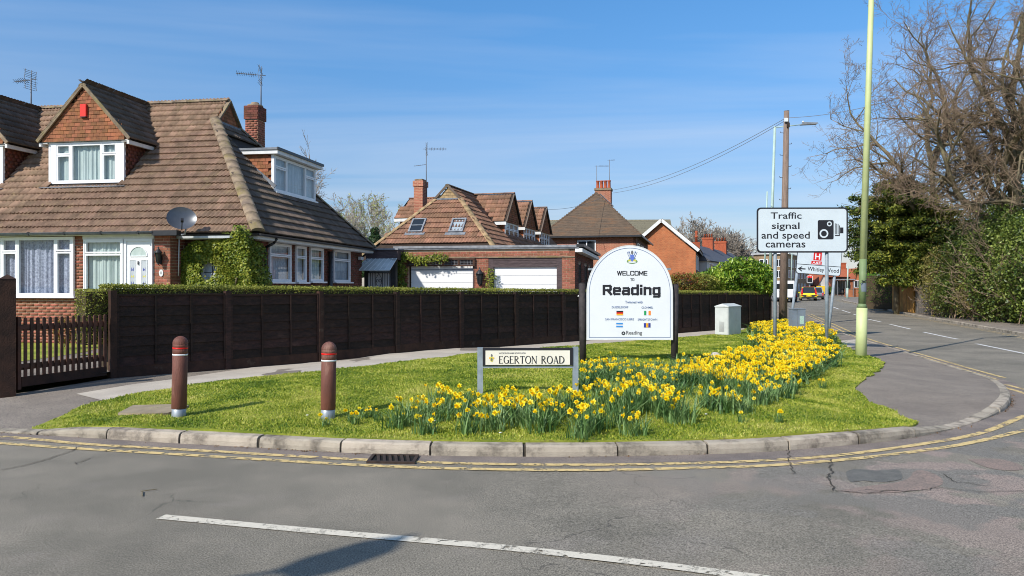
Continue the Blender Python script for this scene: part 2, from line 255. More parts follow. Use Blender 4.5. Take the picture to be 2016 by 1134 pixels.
class MB:
    def __init__(s): s.v = []; s.f = []; s.mi = []; s.cur = 0; s.sm = []; s.smooth = False
    def face(s, idx): s.f.append(idx); s.mi.append(s.cur); s.sm.append(s.smooth)
    def pts(s, ps): n = len(s.v); s.v += [tuple(p) for p in ps]; return n
    def obox(s, o, ex, ey, ez):
        o, ex, ey, ez = map(Vector, (o, ex, ey, ez)); n = s.pts([o, o+ex, o+ex+ey, o+ey, o+ez, o+ex+ez, o+ex+ey+ez, o+ey+ez])
        for q in ((0, 3, 2, 1), (4, 5, 6, 7), (0, 1, 5, 4), (1, 2, 6, 5), (2, 3, 7, 6), (3, 0, 4, 7)): s.face([n+i for i in q])
        return s
    def box(s, x0, x1, y0, y1, z0, z1): return s.obox((x0, y0, z0), (x1-x0, 0, 0), (0, y1-y0, 0), (0, 0, z1-z0))
    def bar(s, a, b, wd, ht, up=(0, 0, 1)):
        a, b = Vector(a), Vector(b); d = b-a; u = Vector(up); sd = d.cross(u).normalized(); u2 = sd.cross(d).normalized()
        return s.obox(a-sd*wd/2-u2*ht/2, d, sd*wd, u2*ht)
    def tube(s, a, b, r0, r1=None, n=10, cap=True):
        r1 = r0 if r1 is None else r1; a, b = Vector(a), Vector(b); d = (b-a).normalized()
        x = d.orthogonal().normalized(); y = d.cross(x); k = s.pts([a+(x*math.cos(t)+y*math.sin(t))*r0 for t in [2*math.pi*i/n for i in range(n)]]+[b+(x*math.cos(t)+y*math.sin(t))*r1 for t in [2*math.pi*i/n for i in range(n)]])
        o = s.smooth; s.smooth = n > 5
        for i in range(n): j = (i+1) % n; s.face([k+i, k+j, k+n+j, k+n+i])
        s.smooth = o
        if cap: s.face([k+i for i in range(n)][::-1]); s.face([k+n+i for i in range(n)])
        return s
    def path(s, ps, r, n=6):
        for a, b in zip(ps[:-1], ps[1:]): s.tube(a, b, r, r, n)
        return s
    def lathe(s, prof, c=(0, 0, 0), n=20):
        k = len(s.v); c = Vector(c)
        for r, z in prof:
            for i in range(n): t = 2*math.pi*i/n; s.v.append((c.x+r*math.cos(t), c.y+r*math.sin(t), c.z+z))
        o = s.smooth; s.smooth = True
        for q in range(len(prof)-1):
            for i in range(n): j = (i+1) % n; s.face([k+q*n+i, k+q*n+j, k+(q+1)*n+j, k+(q+1)*n+i])
        s.smooth = o
        s.face([k+i for i in range(n)][::-1]); s.face([k+(len(prof)-1)*n+i for i in range(n)])
        return s
    def poly(s, ps): n = s.pts(ps); s.face(list(range(n, n+len(ps)))); return s
    def prism(s, ps, d):
        """closed polygon ps extruded by vector d"""
        d = Vector(d); n = s.pts(ps); m = len(ps); s.pts([Vector(p)+d for p in ps])
        s.face([n+i for i in range(m)][::-1]); s.face([n+m+i for i in range(m)])
        for i in range(m): j = (i+1) % m; s.face([n+i, n+j, n+m+j, n+m+i])
        return s
    def mesh(s, name, m):
        me = bpy.data.meshes.new(name); me.from_pydata(s.v, [], s.f)
        for q in (m if isinstance(m, (list, tuple)) else [m]): me.materials.append(MATS[q])
        me.polygons.foreach_set('material_index', s.mi); me.polygons.foreach_set('use_smooth', s.sm); me.update(); return me
    def build(s, name, m, parent=None, mtx=None): return obj(name, s.mesh(name, m), parent, mtx)
def frame(o, x, y, z):
    """matrix from origin and three axis vectors"""
    M = Matrix.Identity(4)
    for i, c in enumerate((x, y, z, o)):
        for k in range(3): M[k][i] = c[k]
    return M
def pieces(name, base, mats4, m, parent, nobj=300, keep=None, rnd=0.0):
    """alike pieces: the nearest nobj as objects that share one mesh, the rest joined as stuff"""
    if not mats4: return
    bm = base.mesh(name, m); PW = parent.matrix_basis if parent else Matrix.Identity(4)
    ds = [((PW @ M.translation)-Vector((0, 0, EYE))).length for M in mats4]
    order = sorted(range(len(mats4)), key=lambda i: ds[i])
    for i in order[:nobj]: obj(name, bm, parent, mats4[i])
    rest = order[nobj:]
    if rest:
        bv = np.array(base.v); A = np.array([[list(r) for r in mats4[i]] for i in rest])
        V = np.einsum('nij,vj->nvi', A[:, :3, :3], bv)+A[:, None, :3, 3]
        tri = {}
        for f in base.f: tri.setdefault(len(f), []).append(f)
        Fs = [(np.array(fl)[None]+(np.arange(len(rest))*len(bv))[:, None, None]).reshape(-1, k) for k, fl in tri.items()]
        me = npmesh(name+'_mass', V.reshape(-1, 3), Fs, m, np.repeat(RNG.random(len(rest)), len(bv)))
        o = obj(name+'_mass', me, parent); o['kind'] = 'stuff'
def chain_resample(P, step):
    P = [Vector(p) for p in P]; out = [P[0]]; acc = 0
    L = [0]
    for a, b in zip(P[:-1], P[1:]): L.append(L[-1]+(b-a).length)
    n = max(1, round(L[-1]/step)); res = []
    for k in range(n+1):
        t = L[-1]*k/n; i = 0
        while i < len(L)-2 and L[i+1] < t: i += 1
        q = (t-L[i])/max(1e-9, L[i+1]-L[i]); res.append(P[i].lerp(P[i+1], q))
    return res
def smooth_line(P, it=2):
    P = [Vector(p) for p in P]
    for _ in range(it):
        Q = [P[0]]
        for a, b in zip(P[:-1], P[1:]): Q += [a.lerp(b, .25), a.lerp(b, .75)]
        Q.append(P[-1]); P = Q
    return P
# ---------------------------------------------------------------- the lie of the land
def sstep(t): t = min(1, max(0, t)); return t*t*(3-2*t)
TS = [0, 12, 26, 45, 70, 120, 400]; TZ = [0, -.11, -.20, -.15, .08, .12, .3]
def T(x, y):
    """road level"""
    return float(np.interp((x+6.5)*.669+(y-12.4)*.743, TS, TZ))
def px_at(px, D): return (px-1008)/F*D
def pz_at(py, D): return EYE-(py-HY)/F*D
def P3(px, py, D): return Vector((px_at(px, D), D, pz_at(py, D)))
def G(px, py, fn=T, dz=0.0):
    """the ground point seen at photo pixel (px, py)"""
    z = 0
    for _ in range(30): D = F*(EYE-z)/(py-HY); x = px_at(px, D); z = 0.5*z+0.5*(fn(x, D)+dz)
    return Vector((x, D, fn(x, D)+dz))
KP = [(0, 852, .02), (60, 856, .03), (110, 859, .07), (181, 863, .105), (340, 873, .11), (486, 880.5, .11), (670, 892, .11), (853, 898, .11), (1035, 900, .11), (1199, 899, .11), (1352, 896, .11), (1490, 892, .11), (1610, 882, .11),
      (1723, 872.5, .11), (1808, 861, .10), (1850, 852, .04), (1888, 842.5, .02), (1930, 829, .02), (1961, 817, .05), (1980, 808, .10), (1991, 795, .11), (1989, 781, .10), (1977, 764, .09), (1951, 749, .07), (1880, 727, .06), (1818, 707, .06), (1750, 686, .06), (1686, 668, .06), (1640, 648, .06), (1583, 620, .06)]
KW = [Vector((-24, 12.6, .02)), Vector((-14, 10.6, .02)), Vector((-9, 9.25, .02))]
for a, b, h in KP: g = G(a, b); KW.append(Vector((g.x, g.y, h)))
for x, y in ((21, 60), (28, 80), (36, 104), (44, 125)): KW.append(Vector((x, y, .08)))
KW = smooth_line(KW, 1)
KA = np.array([[p.x, p.y, p.z] for p in KW])
def near_k(x, y):
    a = KA[:-1]; b = KA[1:]; d = b[:, :2]-a[:, :2]; p = np.array([x, y])-a[:, :2]
    t = np.clip((p*d).sum(1)/np.maximum((d*d).sum(1), 1e-9), 0, 1); q = p-d*t[:, None]; e = np.hypot(q[:, 0], q[:, 1]); i = int(e.argmin())
    return float(e[i]), float(a[i, 2]+(b[i, 2]-a[i, 2])*t[i])
def zin(x, y):
    """level of the ground inside the kerb"""
    e, h = near_k(x, y); return T(x, y)+h+.13*sstep((e-.1)/3.2)
def in_poly(P, x, y):
    c = False; j = len(P)-1
    for i in range(len(P)):
        if (P[i][1] > y) != (P[j][1] > y) and x < (P[j][0]-P[i][0])*(y-P[i][1])/(P[j][1]-P[i][1])+P[i][0]: c = not c
        j = i
    return c
def in_poly_np(P, X, Y):
    c = np.zeros(len(X), bool); j = len(P)-1
    for i in range(len(P)):
        yi, yj = P[i][1], P[j][1]
        if yi != yj:
            k = ((yi > Y) != (yj > Y)) & (X < (P[j][0]-P[i][0])*(Y-yi)/(yj-yi)+P[i][0]); c ^= k
        j = i
    return c
def sheet(name, poly, fn, m, step=.6, dz=0.0, kind='structure', skirt=0.0, parent=None):
    P = [Vector((p[0], p[1])) for p in poly]; n = len(P); ed = [(i, (i+1) % n) for i in range(n)]
    xs = [p.x for p in P]; ys = [p.y for p in P]; extra = []
    if step:
        for gx in np.arange(min(xs), max(xs), step):
            for gy in np.arange(min(ys), max(ys), step):
                if in_poly(P, gx, gy): extra.append(Vector((gx+random.uniform(-.05, .05)*step, gy+random.uniform(-.05, .05)*step)))
    r = geometry.delaunay_2d_cdt(P+extra, ed, [list(range(n))], 1, 1e-5)
    V = [(v.x, v.y, fn(v.x, v.y)+dz) for v in r[0]]; Fc = [list(f) for f in r[2]]
    if skirt:
        k = len(V); V += [(p.x, p.y, fn(p.x, p.y)+dz) for p in P]+[(p.x, p.y, fn(p.x, p.y)+dz-skirt) for p in P]
        for i in range(n): j = (i+1) % n; Fc.append([k+i, k+j, k+n+j, k+n+i])
    me = bpy.data.meshes.new(name); me.from_pydata(V, [], Fc); me.materials.append(MATS[m]); me.update()
    for p in me.polygons: p.use_smooth = True
    o = obj(name, me, parent)
    if kind: o['kind'] = kind
    return o
def ribbon(name, line, w0, w1, fn, m, dz, parent=None, kind='structure', gaps=None):
    """a painted strip between offsets w0 and w1 to the right of a line"""
    L = [Vector((p[0], p[1])) for p in line]; V = []; Fc = []
    for i, p in enumerate(L):
        d = (L[min(i+1, len(L)-1)]-L[max(i-1, 0)]).normalized(); r = Vector((d.y, -d.x))
        for w_ in (w0, w1): q = p+r*w_; V.append((q.x, q.y, fn(q.x, q.y)+dz))
    for i in range(len(L)-1):
        if gaps and gaps(i): continue
        Fc.append([2*i, 2*i+2, 2*i+3, 2*i+1])
    me = bpy.data.meshes.new(name); me.from_pydata(V, [], Fc); me.materials.append(MATS[m]); me.update(); o = obj(name, me, parent)
    if kind: o['kind'] = kind
    return o
# ---------------------------------------------------------------- lettering
_tc = {}
def text_mesh(s, bold=0.0):
    if (s, bold) in _tc: return _tc[(s, bold)]
    cu = bpy.data.curves.new('t', 'FONT'); cu.body = s; cu.offset = bold; cu.resolution_u = 3; cu.fill_mode = 'FRONT'
    o = bpy.data.objects.new('t', cu); COL.objects.link(o); bpy.context.view_layer.update()
    me = bpy.data.meshes.new_from_object(o.evaluated_get(bpy.context.evaluated_depsgraph_get())); bpy.data.objects.remove(o)
    V = np.zeros(len(me.vertices)*3, np.float32); me.vertices.foreach_get('co', V); V = V.reshape(-1, 3); Fc = [list(p.vertices) for p in me.polygons]
    _tc[(s, bold)] = (V, Fc); return V, Fc
def fit_text(name, s, x0, x1, z0, z1, y, m, parent, bold=0.02):
    """text fitted into a box of the x-z plane at depth y, facing -y"""
    V, Fc = text_mesh(s, bold); mn = V.min(0); mxx = V.max(0); U = V.copy()
    X = x0+(V[:, 0]-mn[0])/(mxx[0]-mn[0])*(x1-x0); Z = z0+(V[:, 1]-mn[1])/(mxx[1]-mn[1])*(z1-z0)
    me = bpy.data.meshes.new(name); me.from_pydata([(a, y, b) for a, b in zip(X, Z)], [], Fc); me.materials.append(MATS[m]); me.update(); return obj(name, me, parent)
# ---------------------------------------------------------------- building helpers
def wall(name, M, W, H, openings, m, parent, th=.25, z0=0.0):
    """wall in the local x-z plane of M with rectangular openings (x0,x1,z0,z1)"""
    xs = sorted({0, W, *[o[0] for o in openings], *[o[1] for o in openings]}); zs = sorted({z0, H, *[o[2] for o in openings], *[o[3] for o in openings]}); mb = MB()
    for a, b in zip(zs[:-1], zs[1:]):
        run = None
        for c, d in list(zip(xs[:-1], xs[1:]))+[(None, None)]:
            solid = c is not None and not any(o[0] <= (c+d)/2 <= o[1] and o[2] <= (a+b)/2 <= o[3] for o in openings)
            if solid: run = [c, d] if run is None else [run[0], d]
            elif run: mb.box(run[0], run[1], 0, th, a, b); run = None
    return mb.build(name, m, parent, M)
BRICK = MB().box(-.5, .5, -.5, .5, -.5, .5)
def brick_mats(M, W, H, openings, z0=0.0, proud=.007, bw=.225, bh=.075, joint=.013):
    out = []; r = 0; z = z0
    while z+bh <= H+.01:
        x = -(bw/2 if r % 2 else 0)
        while x < W:
            segs = [(max(0, x), min(W, x+bw-joint))]
            for o in openings:
                if o[2]-.02 < z+bh/2 < o[3]+.02:
                    ns = []
                    for a, b in segs:
                        if b <= o[0] or a >= o[1]: ns.append((a, b))
                        else:
                            if a < o[0]: ns.append((a, o[0]))
                            if b > o[1]: ns.append((o[1], b))
                    segs = ns
            for a, b in segs:
                if b-a > .03: out.append(M @ frame(((a+b)/2, -proud/2+random.uniform(-.0015, .0015), z+bh/2-joint/2), (b-a, 0, 0), (0, proud+.004, 0), (0, 0, bh-joint)))
            x += bw
        z += bh; r += 1
    return out
def tile_base(w, g, ribs=2, th=.026, amp=.034):
    mb = MB(); n = ribs*2+1; top = []; 
    for q, (v, lift) in enumerate(((-.02, .058), (g+.05, .004))):
        for i in range(n): top.append((-w/2+w*i/(n-1), v, lift+(amp if i % 2 else 0)))
    mb.pts(top)
    for i in range(n-1): mb.face([i, i+1, n+i+1, n+i])
    k = mb.pts([(-w/2+w*i/(n-1), -.02, .058-th) for i in range(n)])
    for i in range(n-1): mb.face([k+i, k+i+1, i+1, i])
    return mb
def tiles(name, O, U, Vv, poly, w, g, m, parent, nobj=300, ribs=2, skip=None, jit=.004):
    """tiles on the roof plane O + u*U + v*V inside poly (u,v)"""
    O, U, Vv = Vector(O), Vector(U).normalized(), Vector(Vv).normalized(); Nn = U.cross(Vv); base = tile_base(w, g, ribs); us = [p[0] for p in poly]; vs_ = [p[1] for p in poly]; L = []
    r = 0; v = min(vs_)
    while v < max(vs_):
        u = min(us)+w/2+(w/2 if r % 2 else 0)*0
        while u < max(us):
            if in_poly(poly, u, v+g*.4) and not (skip and skip(u, v+g*.4)):
                L.append(frame(O+U*u+Vv*(v+random.uniform(-jit, jit))+Nn*random.uniform(0, .004), U, (Vv+Nn*random.uniform(-.006, .006)), Nn))
            u += w
        v += g; r += 1
    pieces(name, base, L, m, parent, nobj)
def hung(name, M, poly, m, parent, w=.165, g=.1, nobj=300):
    """plain tiles hung on the local x-z plane of M inside poly"""
    base = MB(); base.obox((-w/2+.003, -.028, -.01), (w-.006, 0, 0), (0, .012, 0), (0, .016, g+.03)); L = []
    xs = [p[0] for p in poly]; zs = [p[1] for p in poly]; z = min(zs); r = 0
    while z < max(zs):
        x = min(xs)+(w if r % 2 else w/2)
        while x < max(xs)-w*.3:
            if in_poly(poly, x, z+g*.5): L.append(M @ Matrix.Translation((x, random.uniform(-.003, .003), z)))
            x += w
        z += g; r += 1
    pieces(name, base, L, m, parent, nobj)
def hip_line(name, A, B, r, m, parent, seg=.33, flat=.6):
    A, B = Vector(A), Vector(B); n = max(1, int((B-A).length/seg)); d = (B-A)/n
    for i in range(n):
        mb = MB(); a = A+d*i; b = a+d*1.03; x = d.cross(Vector((0, 0, 1))).normalized(); u = x.cross(d).normalized(); k = 7; ps = []
        for e, sc in ((a, 1.0), (b, .965)):
            for q in range(k): t = math.pi*q/(k-1); ps.append(e+x*math.cos(t)*r*sc+u*(math.sin(t)*r*flat*sc-.03))
        mb.pts(ps); mb.smooth = True
        for q in range(k-1): mb.face([q, q+1, k+q+1, k+q])
        mb.smooth = False; mb.face(list(range(k))); mb.face(list(range(k, 2*k))[::-1]); mb.build(name, m, parent)
def window(M, W, H, lights, parent, curtain=None, bar=.05, depth=.07, name='window', sill=True, m='upvc', outer=.035, sillw=.06):
    """lights: (x0,x1,z0,z1) in fractions of the frame"""
    mb = MB()
    for a, b, c, d in ((0, W, 0, outer), (0, W, H-outer, H), (0, outer, outer, H-outer), (W-outer, W, outer, H-outer)): mb.box(a, b, -.012, depth, c, d)
    Wi, Hi = W-2*outer, H-2*outer; cells = []
    for l in lights: 
        a, b, c, d = outer+Wi*l[0], outer+Wi*l[1], outer+Hi*l[2], outer+Hi*l[3]; t = bar*.8; cells.append((a+t, b-t, c+t, d-t)); e = .001
        mb.box(a+e, b-e, -.004, depth-.01, c+e, c+t); mb.box(a+e, b-e, -.004, depth-.01, d-t, d-e); mb.box(a+e, a+t, -.004, depth-.01, c+t, d-t); mb.box(b-t, b-e, -.004, depth-.01, c+t, d-t)
    # posts where no light is
    covered = sorted((outer+Wi*l[0], outer+Wi*l[1]) for l in lights)
    fr = mb.build(name, m, parent, M)
    x = outer
    pb = MB(); any_ = False
    for a, b in covered:
        if a > x+.006: pb.box(x, a, -.008, depth-.012, outer, H-outer); any_ = True
        x = max(x, b)
    if W-outer > x+.006: pb.box(x, W-outer, -.008, depth-.012, outer, H-outer); any_ = True
    if any_: pb.build('mullion', m, fr)
    for a, b, c, d in cells: MB().poly([(a-.002, .024, c-.002), (b+.002, .024, c-.002), (b+.002, .024, d+.002), (a-.002, .024, d+.002)]).build('pane', 'window_glass', fr)
    if curtain:
        n = int(W/.022); V = []; Fc = []
        for i in range(n+1): 
            x = .02+(W-.04)*i/n; y = depth+.05+.018*math.sin(x*42+math.sin(x*9)*2.2)+.008*math.sin(x*97); V += [(x, y, .03), (x, y, H-.03)]
        for i in range(n): Fc.append([2*i, 2*i+2, 2*i+3, 2*i+1])
        me = bpy.data.meshes.new('curtain'); me.from_pydata(V, [], Fc); me.materials.append(MATS[curtain]); me.update(); obj('curtain', me, fr)
    if sill: MB().box(-.05, W+.05, -sillw, .02, -.045, -.002).build('sill', m, fr)
    return fr
CAS3 = [(0, .255, 0, .70), (0, .255, .71, 1), (.265, .735, 0, 1), (.745, 1, 0, .70), (.745, 1, .71, 1)]
# ---------------------------------------------------------------- foliage helpers
def leaf_cloud(name, P, size, m, parent=None, up=.3, asp=.6, nrm=None, kind=None, fold=True, jit=.35):
    """one small folded leaf per point"""
    n = len(P)
    if n == 0: return None
    P = np.asarray(P, float); D = RNG.normal(size=(n, 3)); D[:, 2] += up
    if nrm is not None: D = D*.6+nrm
    D /= np.linalg.norm(D, axis=1)[:, None]+1e-9
    A = np.cross(D, RNG.normal(size=(n, 3))); A /= np.linalg.norm(A, axis=1)[:, None]+1e-9; B = np.cross(D, A)
    s = size*(1+jit*RNG.uniform(-1, 1, n))[:, None]
    p0 = P-A*s*.5; p2 = P+A*s*.5; p1 = P+B*s*asp*.5+D*s*.10; p3 = P-B*s*asp*.5+D*s*.10
    V = np.stack([p0, p1, p2, p3], 1).reshape(-1, 3); k = np.arange(n)[:, None]*4
    Fc = np.concatenate([k+np.array([[0, 1, 2]]), k+np.array([[0, 2, 3]])])
    me = npmesh(name, V, Fc, m, np.repeat(RNG.random(n), 4)); o = obj(name, me, parent)
    if kind: o['kind'] = kind
    return o
def blob_points(n, c, r, shell=.55, rough=.25, seed=0, cut=None):
    """points in the outer shell of a lumpy ellipsoid"""
    d = RNG.normal(size=(n, 3)); d /= np.linalg.norm(d, axis=1)[:, None]
    ph = RNG.uniform(0, 6.28, 6); k = RNG.uniform(2.0, 5.5, (6, 3))
    lump = sum(np.sin(d @ k[i]*1.6+ph[i]) for i in range(6))/6
    rad = (shell+(1-shell)*RNG.random(n)**.6)*(1+rough*lump)
    return np.array(c)+d*rad[:, None]*np.array(r)
def branches(start, d, L, r, lv, S, cfg):
    """recursive limbs; S collects (p0,p1,r0,r1)"""
    nseg = cfg['seg'][min(lv, len(cfg['seg'])-1)]; p = Vector(start); d = Vector(d).normalized(); sl = L/nseg; kids = cfg['kids'][lv] if lv < len(cfg['kids']) else 0
    wob = cfg['wob']; tips = []
    for i in range(nseg):
        d = (d+Vector((random.gauss(0, wob), random.gauss(0, wob), random.gauss(0, wob)+cfg['lift']))).normalized()
        q = p+d*sl; r1 = max(cfg['rmin'], r*(1-.75*(i+1)/nseg)) if lv else r*(1-.88*(i+1)/nseg); r0 = max(cfg['rmin'], r*(1-.75*i/nseg)) if lv else r*(1-.88*i/nseg)
        S.append((p.copy(), q.copy(), r0, r1, lv))
        if kids and i >= (1 if lv == 0 else 0):
            kn = kids/nseg; kn = int(kn)+(random.random() < kn-int(kn))
            for _ in range(kn):
                ax = d.orthogonal().normalized(); ax.rotate(Matrix.Rotation(random.uniform(0, 6.283), 3, d)); a = random.uniform(*cfg['ang'])
                nd = (d*math.cos(a)+ax*math.sin(a)).normalized(); frac = 1-.45*i/nseg
                branches(p.lerp(q, random.random()), nd, L*random.uniform(*cfg['ratio'])*frac, r0*cfg['rr'], lv+1, S, cfg)
        p = q
    return S
def seg_mesh(name, S, m, parent=None, n=3, kind=None):
    if not S: return None
    A = np.array([list(s[0]) for s in S]); B = np.array([list(s[1]) for s in S]); r0 = np.array([s[2] for s in S])[:, None]; r1 = np.array([s[3] for s in S])[:, None]
    d = B-A; d /= np.linalg.norm(d, axis=1)[:, None]+1e-9; x = np.cross(d, np.array([.31, .22, .93])); x /= np.linalg.norm(x, axis=1)[:, None]+1e-9; y = np.cross(d, x); V = []
    for P, r in ((A, r0), (B, r1)):
        for i in range(n): t = 2*math.pi*i/n; V.append(P+(x*math.cos(t)+y*math.sin(t))*r)
    V = np.stack(V, 1); k = np.arange(len(S))[:, None]*2*n; Fc = np.concatenate([k+np.array([[i, (i+1) % n, n+(i+1) % n, n+i]]) for i in range(n)])
    o = obj(name, npmesh(name, V.reshape(-1, 3), Fc, m, np.repeat(RNG.random(len(S)), 2*n), smooth=n > 4), parent)
    if kind: o['kind'] = kind
    return o
# ================================================================ GROUND
def ground_mats():
    # carriageway: fine aggregate, worn patches, cracks, a pinkish worn area by the mouth of the junction
    m = bpy.data.materials.new('asphalt'); m.use_nodes = True; nt = m.node_tree; N = nt.nodes.new; L = nt.links.new; p = nt.nodes['Principled BSDF']; p.inputs['Roughness'].default_value = 0.88; p.inputs['Specular IOR Level'].default_value = 0.25
    g = N('ShaderNodeNewGeometry').outputs['Position']
    def noise(s, d=6, r=.6, off=0):
        n = N('ShaderNodeTexNoise'); n.inputs['Scale'].default_value = s; n.inputs['Detail'].default_value = d; n.inputs['Roughness'].default_value = r
        if off: mp = N('ShaderNodeMapping'); mp.inputs['Location'].default_value = (off, off*.7, 0); L(g, mp.inputs[0]); L(mp.outputs[0], n.inputs['Vector'])
        else: L(g, n.inputs['Vector'])
        return n.outputs[0]
    def rng(x, a, b, c=0, d=1): r = N('ShaderNodeMapRange'); L(x, r.inputs[0]); r.inputs[1].default_value = a; r.inputs[2].default_value = b; r.inputs[3].default_value = c; r.inputs[4].default_value = d; return r.outputs[0]
    def mix(f, a, b):
        x = N('ShaderNodeMix'); x.data_type = 'RGBA'
        if isinstance(f, float): x.inputs['Factor'].default_value = f
        else: L(f, x.inputs['Factor'])
        for s, v in (('A', a), ('B', b)):
            if isinstance(v, tuple): x.inputs[s].default_value = v
            else: L(v, x.inputs[s])
        return x.outputs['Result']
    def mul(a, b):
        x = N('ShaderNodeMath'); x.operation = 'MULTIPLY'; L(a, x.inputs[0])
        if isinstance(b, float): x.inputs[1].default_value = b
        else: L(b, x.inputs[1])
        return x.outputs[0]
    col = mix(rng(noise(.55, 8, .7), .40, .60), lin(131, 124, 111), lin(110, 105, 94))
    # junction patches: region around (4.2, 6.6)
    d = N('ShaderNodeVectorMath'); d.operation = 'DISTANCE'; L(g, d.inputs[0]); d.inputs[1].default_value = (5.0, 6.6, 0)
    near = rng(d.outputs['Value'], 1.6, 4.6, 1, 0)
    col = mix(mul(near, rng(noise(.9, 4, .5, 3.1), .49, .52)), col, lin(140, 126, 116))
    col = mix(mul(near, rng(noise(1.3, 4, .5, 8.7), .50, .55)), col, lin(116, 112, 104))
    # reddish worn gutter strip
    col = mix(rng(noise(1.1, 5, .6, 5.5), .56, .70, 0, .5), col, lin(128, 121, 112))
    sp = N('ShaderNodeTexNoise'); sp.inputs['Scale'].default_value = 92; sp.inputs['Detail'].default_value = 3; sp.inputs['Roughness'].default_value = .8; L(g, sp.inputs['Vector'])
    hv = N('ShaderNodeHueSaturation'); L(col, hv.inputs['Color']); L(rng(sp.outputs[0], .35, .65, .36, 1.72), hv.inputs['Value']); col = hv.outputs[0]
    # pale chips
    vo = N('ShaderNodeTexVoronoi'); vo.inputs['Scale'].default_value = 30; L(g, vo.inputs['Vector'])
    chip = mul(rng(vo.outputs['Distance'], .06, .14, 1, 0), rng(noise(37, 1, .5), .62, .66)); col = mix(chip, col, lin(182, 178, 166))
    # cracks
    v2 = N('ShaderNodeTexVoronoi'); v2.feature = 'DISTANCE_TO_EDGE'; v2.inputs['Scale'].default_value = .62
    wv = N('ShaderNodeVectorMath'); wv.operation = 'ADD'; nv = N('ShaderNodeTexNoise'); nv.inputs['Scale'].default_value = 2.2; nv.inputs['Detail'].default_value = 5; L(g, nv.inputs['Vector']); sc = N('ShaderNodeVectorMath'); sc.operation = 'SCALE'; sc.inputs['Scale'].default_value = .55; L(nv.outputs['Color'], sc.inputs[0]); L(g, wv.inputs[0]); L(sc.outputs[0], wv.inputs[1]); L(wv.outputs[0], v2.inputs['Vector'])
    cr = mul(rng(v2.outputs['Distance'], .001, .0045, 1, 0), rng(noise(.5, 3, .5, 2.2), .50, .58)); cr2 = N('ShaderNodeMath'); cr2.operation = 'MULTIPLY'; L(cr, cr2.inputs[0]); cr2.inputs[1].default_value = .7; col = mix(cr2.outputs[0], col, lin(70, 67, 62))
    L(col, p.inputs['Base Color'])
    b = N('ShaderNodeBump'); b.inputs['Strength'].default_value = .55; b.inputs['Distance'].default_value = .008; L(sp.outputs[0], b.inputs['Height']); L(b.outputs[0], p.inputs['Normal']); MATS['asphalt'] = m
ground_mats()
mat('tarmac_path', lin(150, 139, 126), lin(128, 118, 108), 1.2, 0.92, 0.5, 160, c3=lin(92, 86, 79), s3=60, t3=(0.48, 0.62))
mat('path_pale', lin(190, 180, 165), lin(172, 162, 149), 1.5, 0.92, 0.3, 160, c3=lin(146, 138, 128), s3=70, t3=(0.52, 0.7))
mat('gutter_strip', lin(140, 128, 118), lin(116, 107, 101), 2.5, 0.92, 0.5, 150, c3=lin(92, 86, 82), s3=70, t3=(0.5, 0.66))
mat('turf_base', lin(104, 118, 36), lin(158, 160, 62), 1.2, 0.95, 0.6, 60, c3=lin(108, 96, 62), s3=9, t3=(0.56, 0.7))  # base tone set under the blades, standing for shade between them
mat('core_brown', lin(84, 70, 52), lin(66, 58, 44), 3, 0.95, 0.6, 30)
mat('field', lin(76, 88, 44), lin(98, 100, 56), .3, 0.95)
mat('patch_dark', lin(112, 110, 104), lin(98, 97, 92), 6, 0.92, 0.4, 150, c3=lin(70, 70, 68), s3=90, t3=(0.5, 0.65))
mat('patch_pink', lin(150, 130, 118), lin(132, 118, 108), 7, 0.92, 0.4, 150, c3=lin(104, 96, 90), s3=70, t3=(0.48, 0.6))
def worn_mat(name, c, thr=.40, soft=.03, a2=.9):
    """road paint with holes worn in it"""
    m = bpy.data.materials.new(name); m.use_nodes = True; nt = m.node_tree; N = nt.nodes.new; L = nt.links.new; p = nt.nodes['Principled BSDF']; p.inputs['Roughness'].default_value = .75
    g = N('ShaderNodeNewGeometry').outputs['Position']; n = N('ShaderNodeTexNoise'); n.inputs['Scale'].default_value = 9; n.inputs['Detail'].default_value = 9; n.inputs['Roughness'].default_value = .78; L(g, n.inputs['Vector'])
    r = N('ShaderNodeMapRange'); r.inputs[1].default_value = thr; r.inputs[2].default_value = thr+soft; L(n.outputs[0], r.inputs[0])
    n2 = N('ShaderNodeTexNoise'); n2.inputs['Scale'].default_value = 80; n2.inputs['Detail'].default_value = 3; L(g, n2.inputs['Vector']); h = N('ShaderNodeHueSaturation'); h.inputs['Color'].default_value = c4(c); r2 = N('ShaderNodeMapRange'); r2.inputs[3].default_value = .75; r2.inputs[4].default_value = 1.2; L(n2.outputs[0], r2.inputs[0]); L(r2.outputs[0], h.inputs['Value']); L(h.outputs[0], p.inputs['Base Color'])
    v = N('ShaderNodeTexVoronoi'); v.feature = 'DISTANCE_TO_EDGE'; v.inputs['Scale'].default_value = 3.2; sv = N('ShaderNodeVectorMath'); sv.operation = 'SCALE'; sv.inputs['Scale'].default_value = .35; L(n.outputs['Color'], sv.inputs[0]); av = N('ShaderNodeVectorMath'); L(g, av.inputs[0]); L(sv.outputs[0], av.inputs[1]); L(av.outputs[0], v.inputs['Vector']); r3 = N('ShaderNodeMapRange'); r3.inputs[1].default_value = .004; r3.inputs[2].default_value = .016; L(v.outputs['Distance'], r3.inputs[0])
    mu = N('ShaderNodeMath'); mu.operation = 'MULTIPLY'; L(r.outputs[0], mu.inputs[0]); L(r3.outputs[0], mu.inputs[1]); L(mu.outputs[0], p.inputs['Alpha']); MATS[name] = m
worn_mat('paint_yellow', lin(206, 180, 122), .44, .04); worn_mat('paint_yellow_faint', lin(196, 172, 128), .50); worn_mat('paint_white', lin(204, 196, 178), .41, .03); worn_mat('paint_white_far', lin(210, 208, 204), .30)

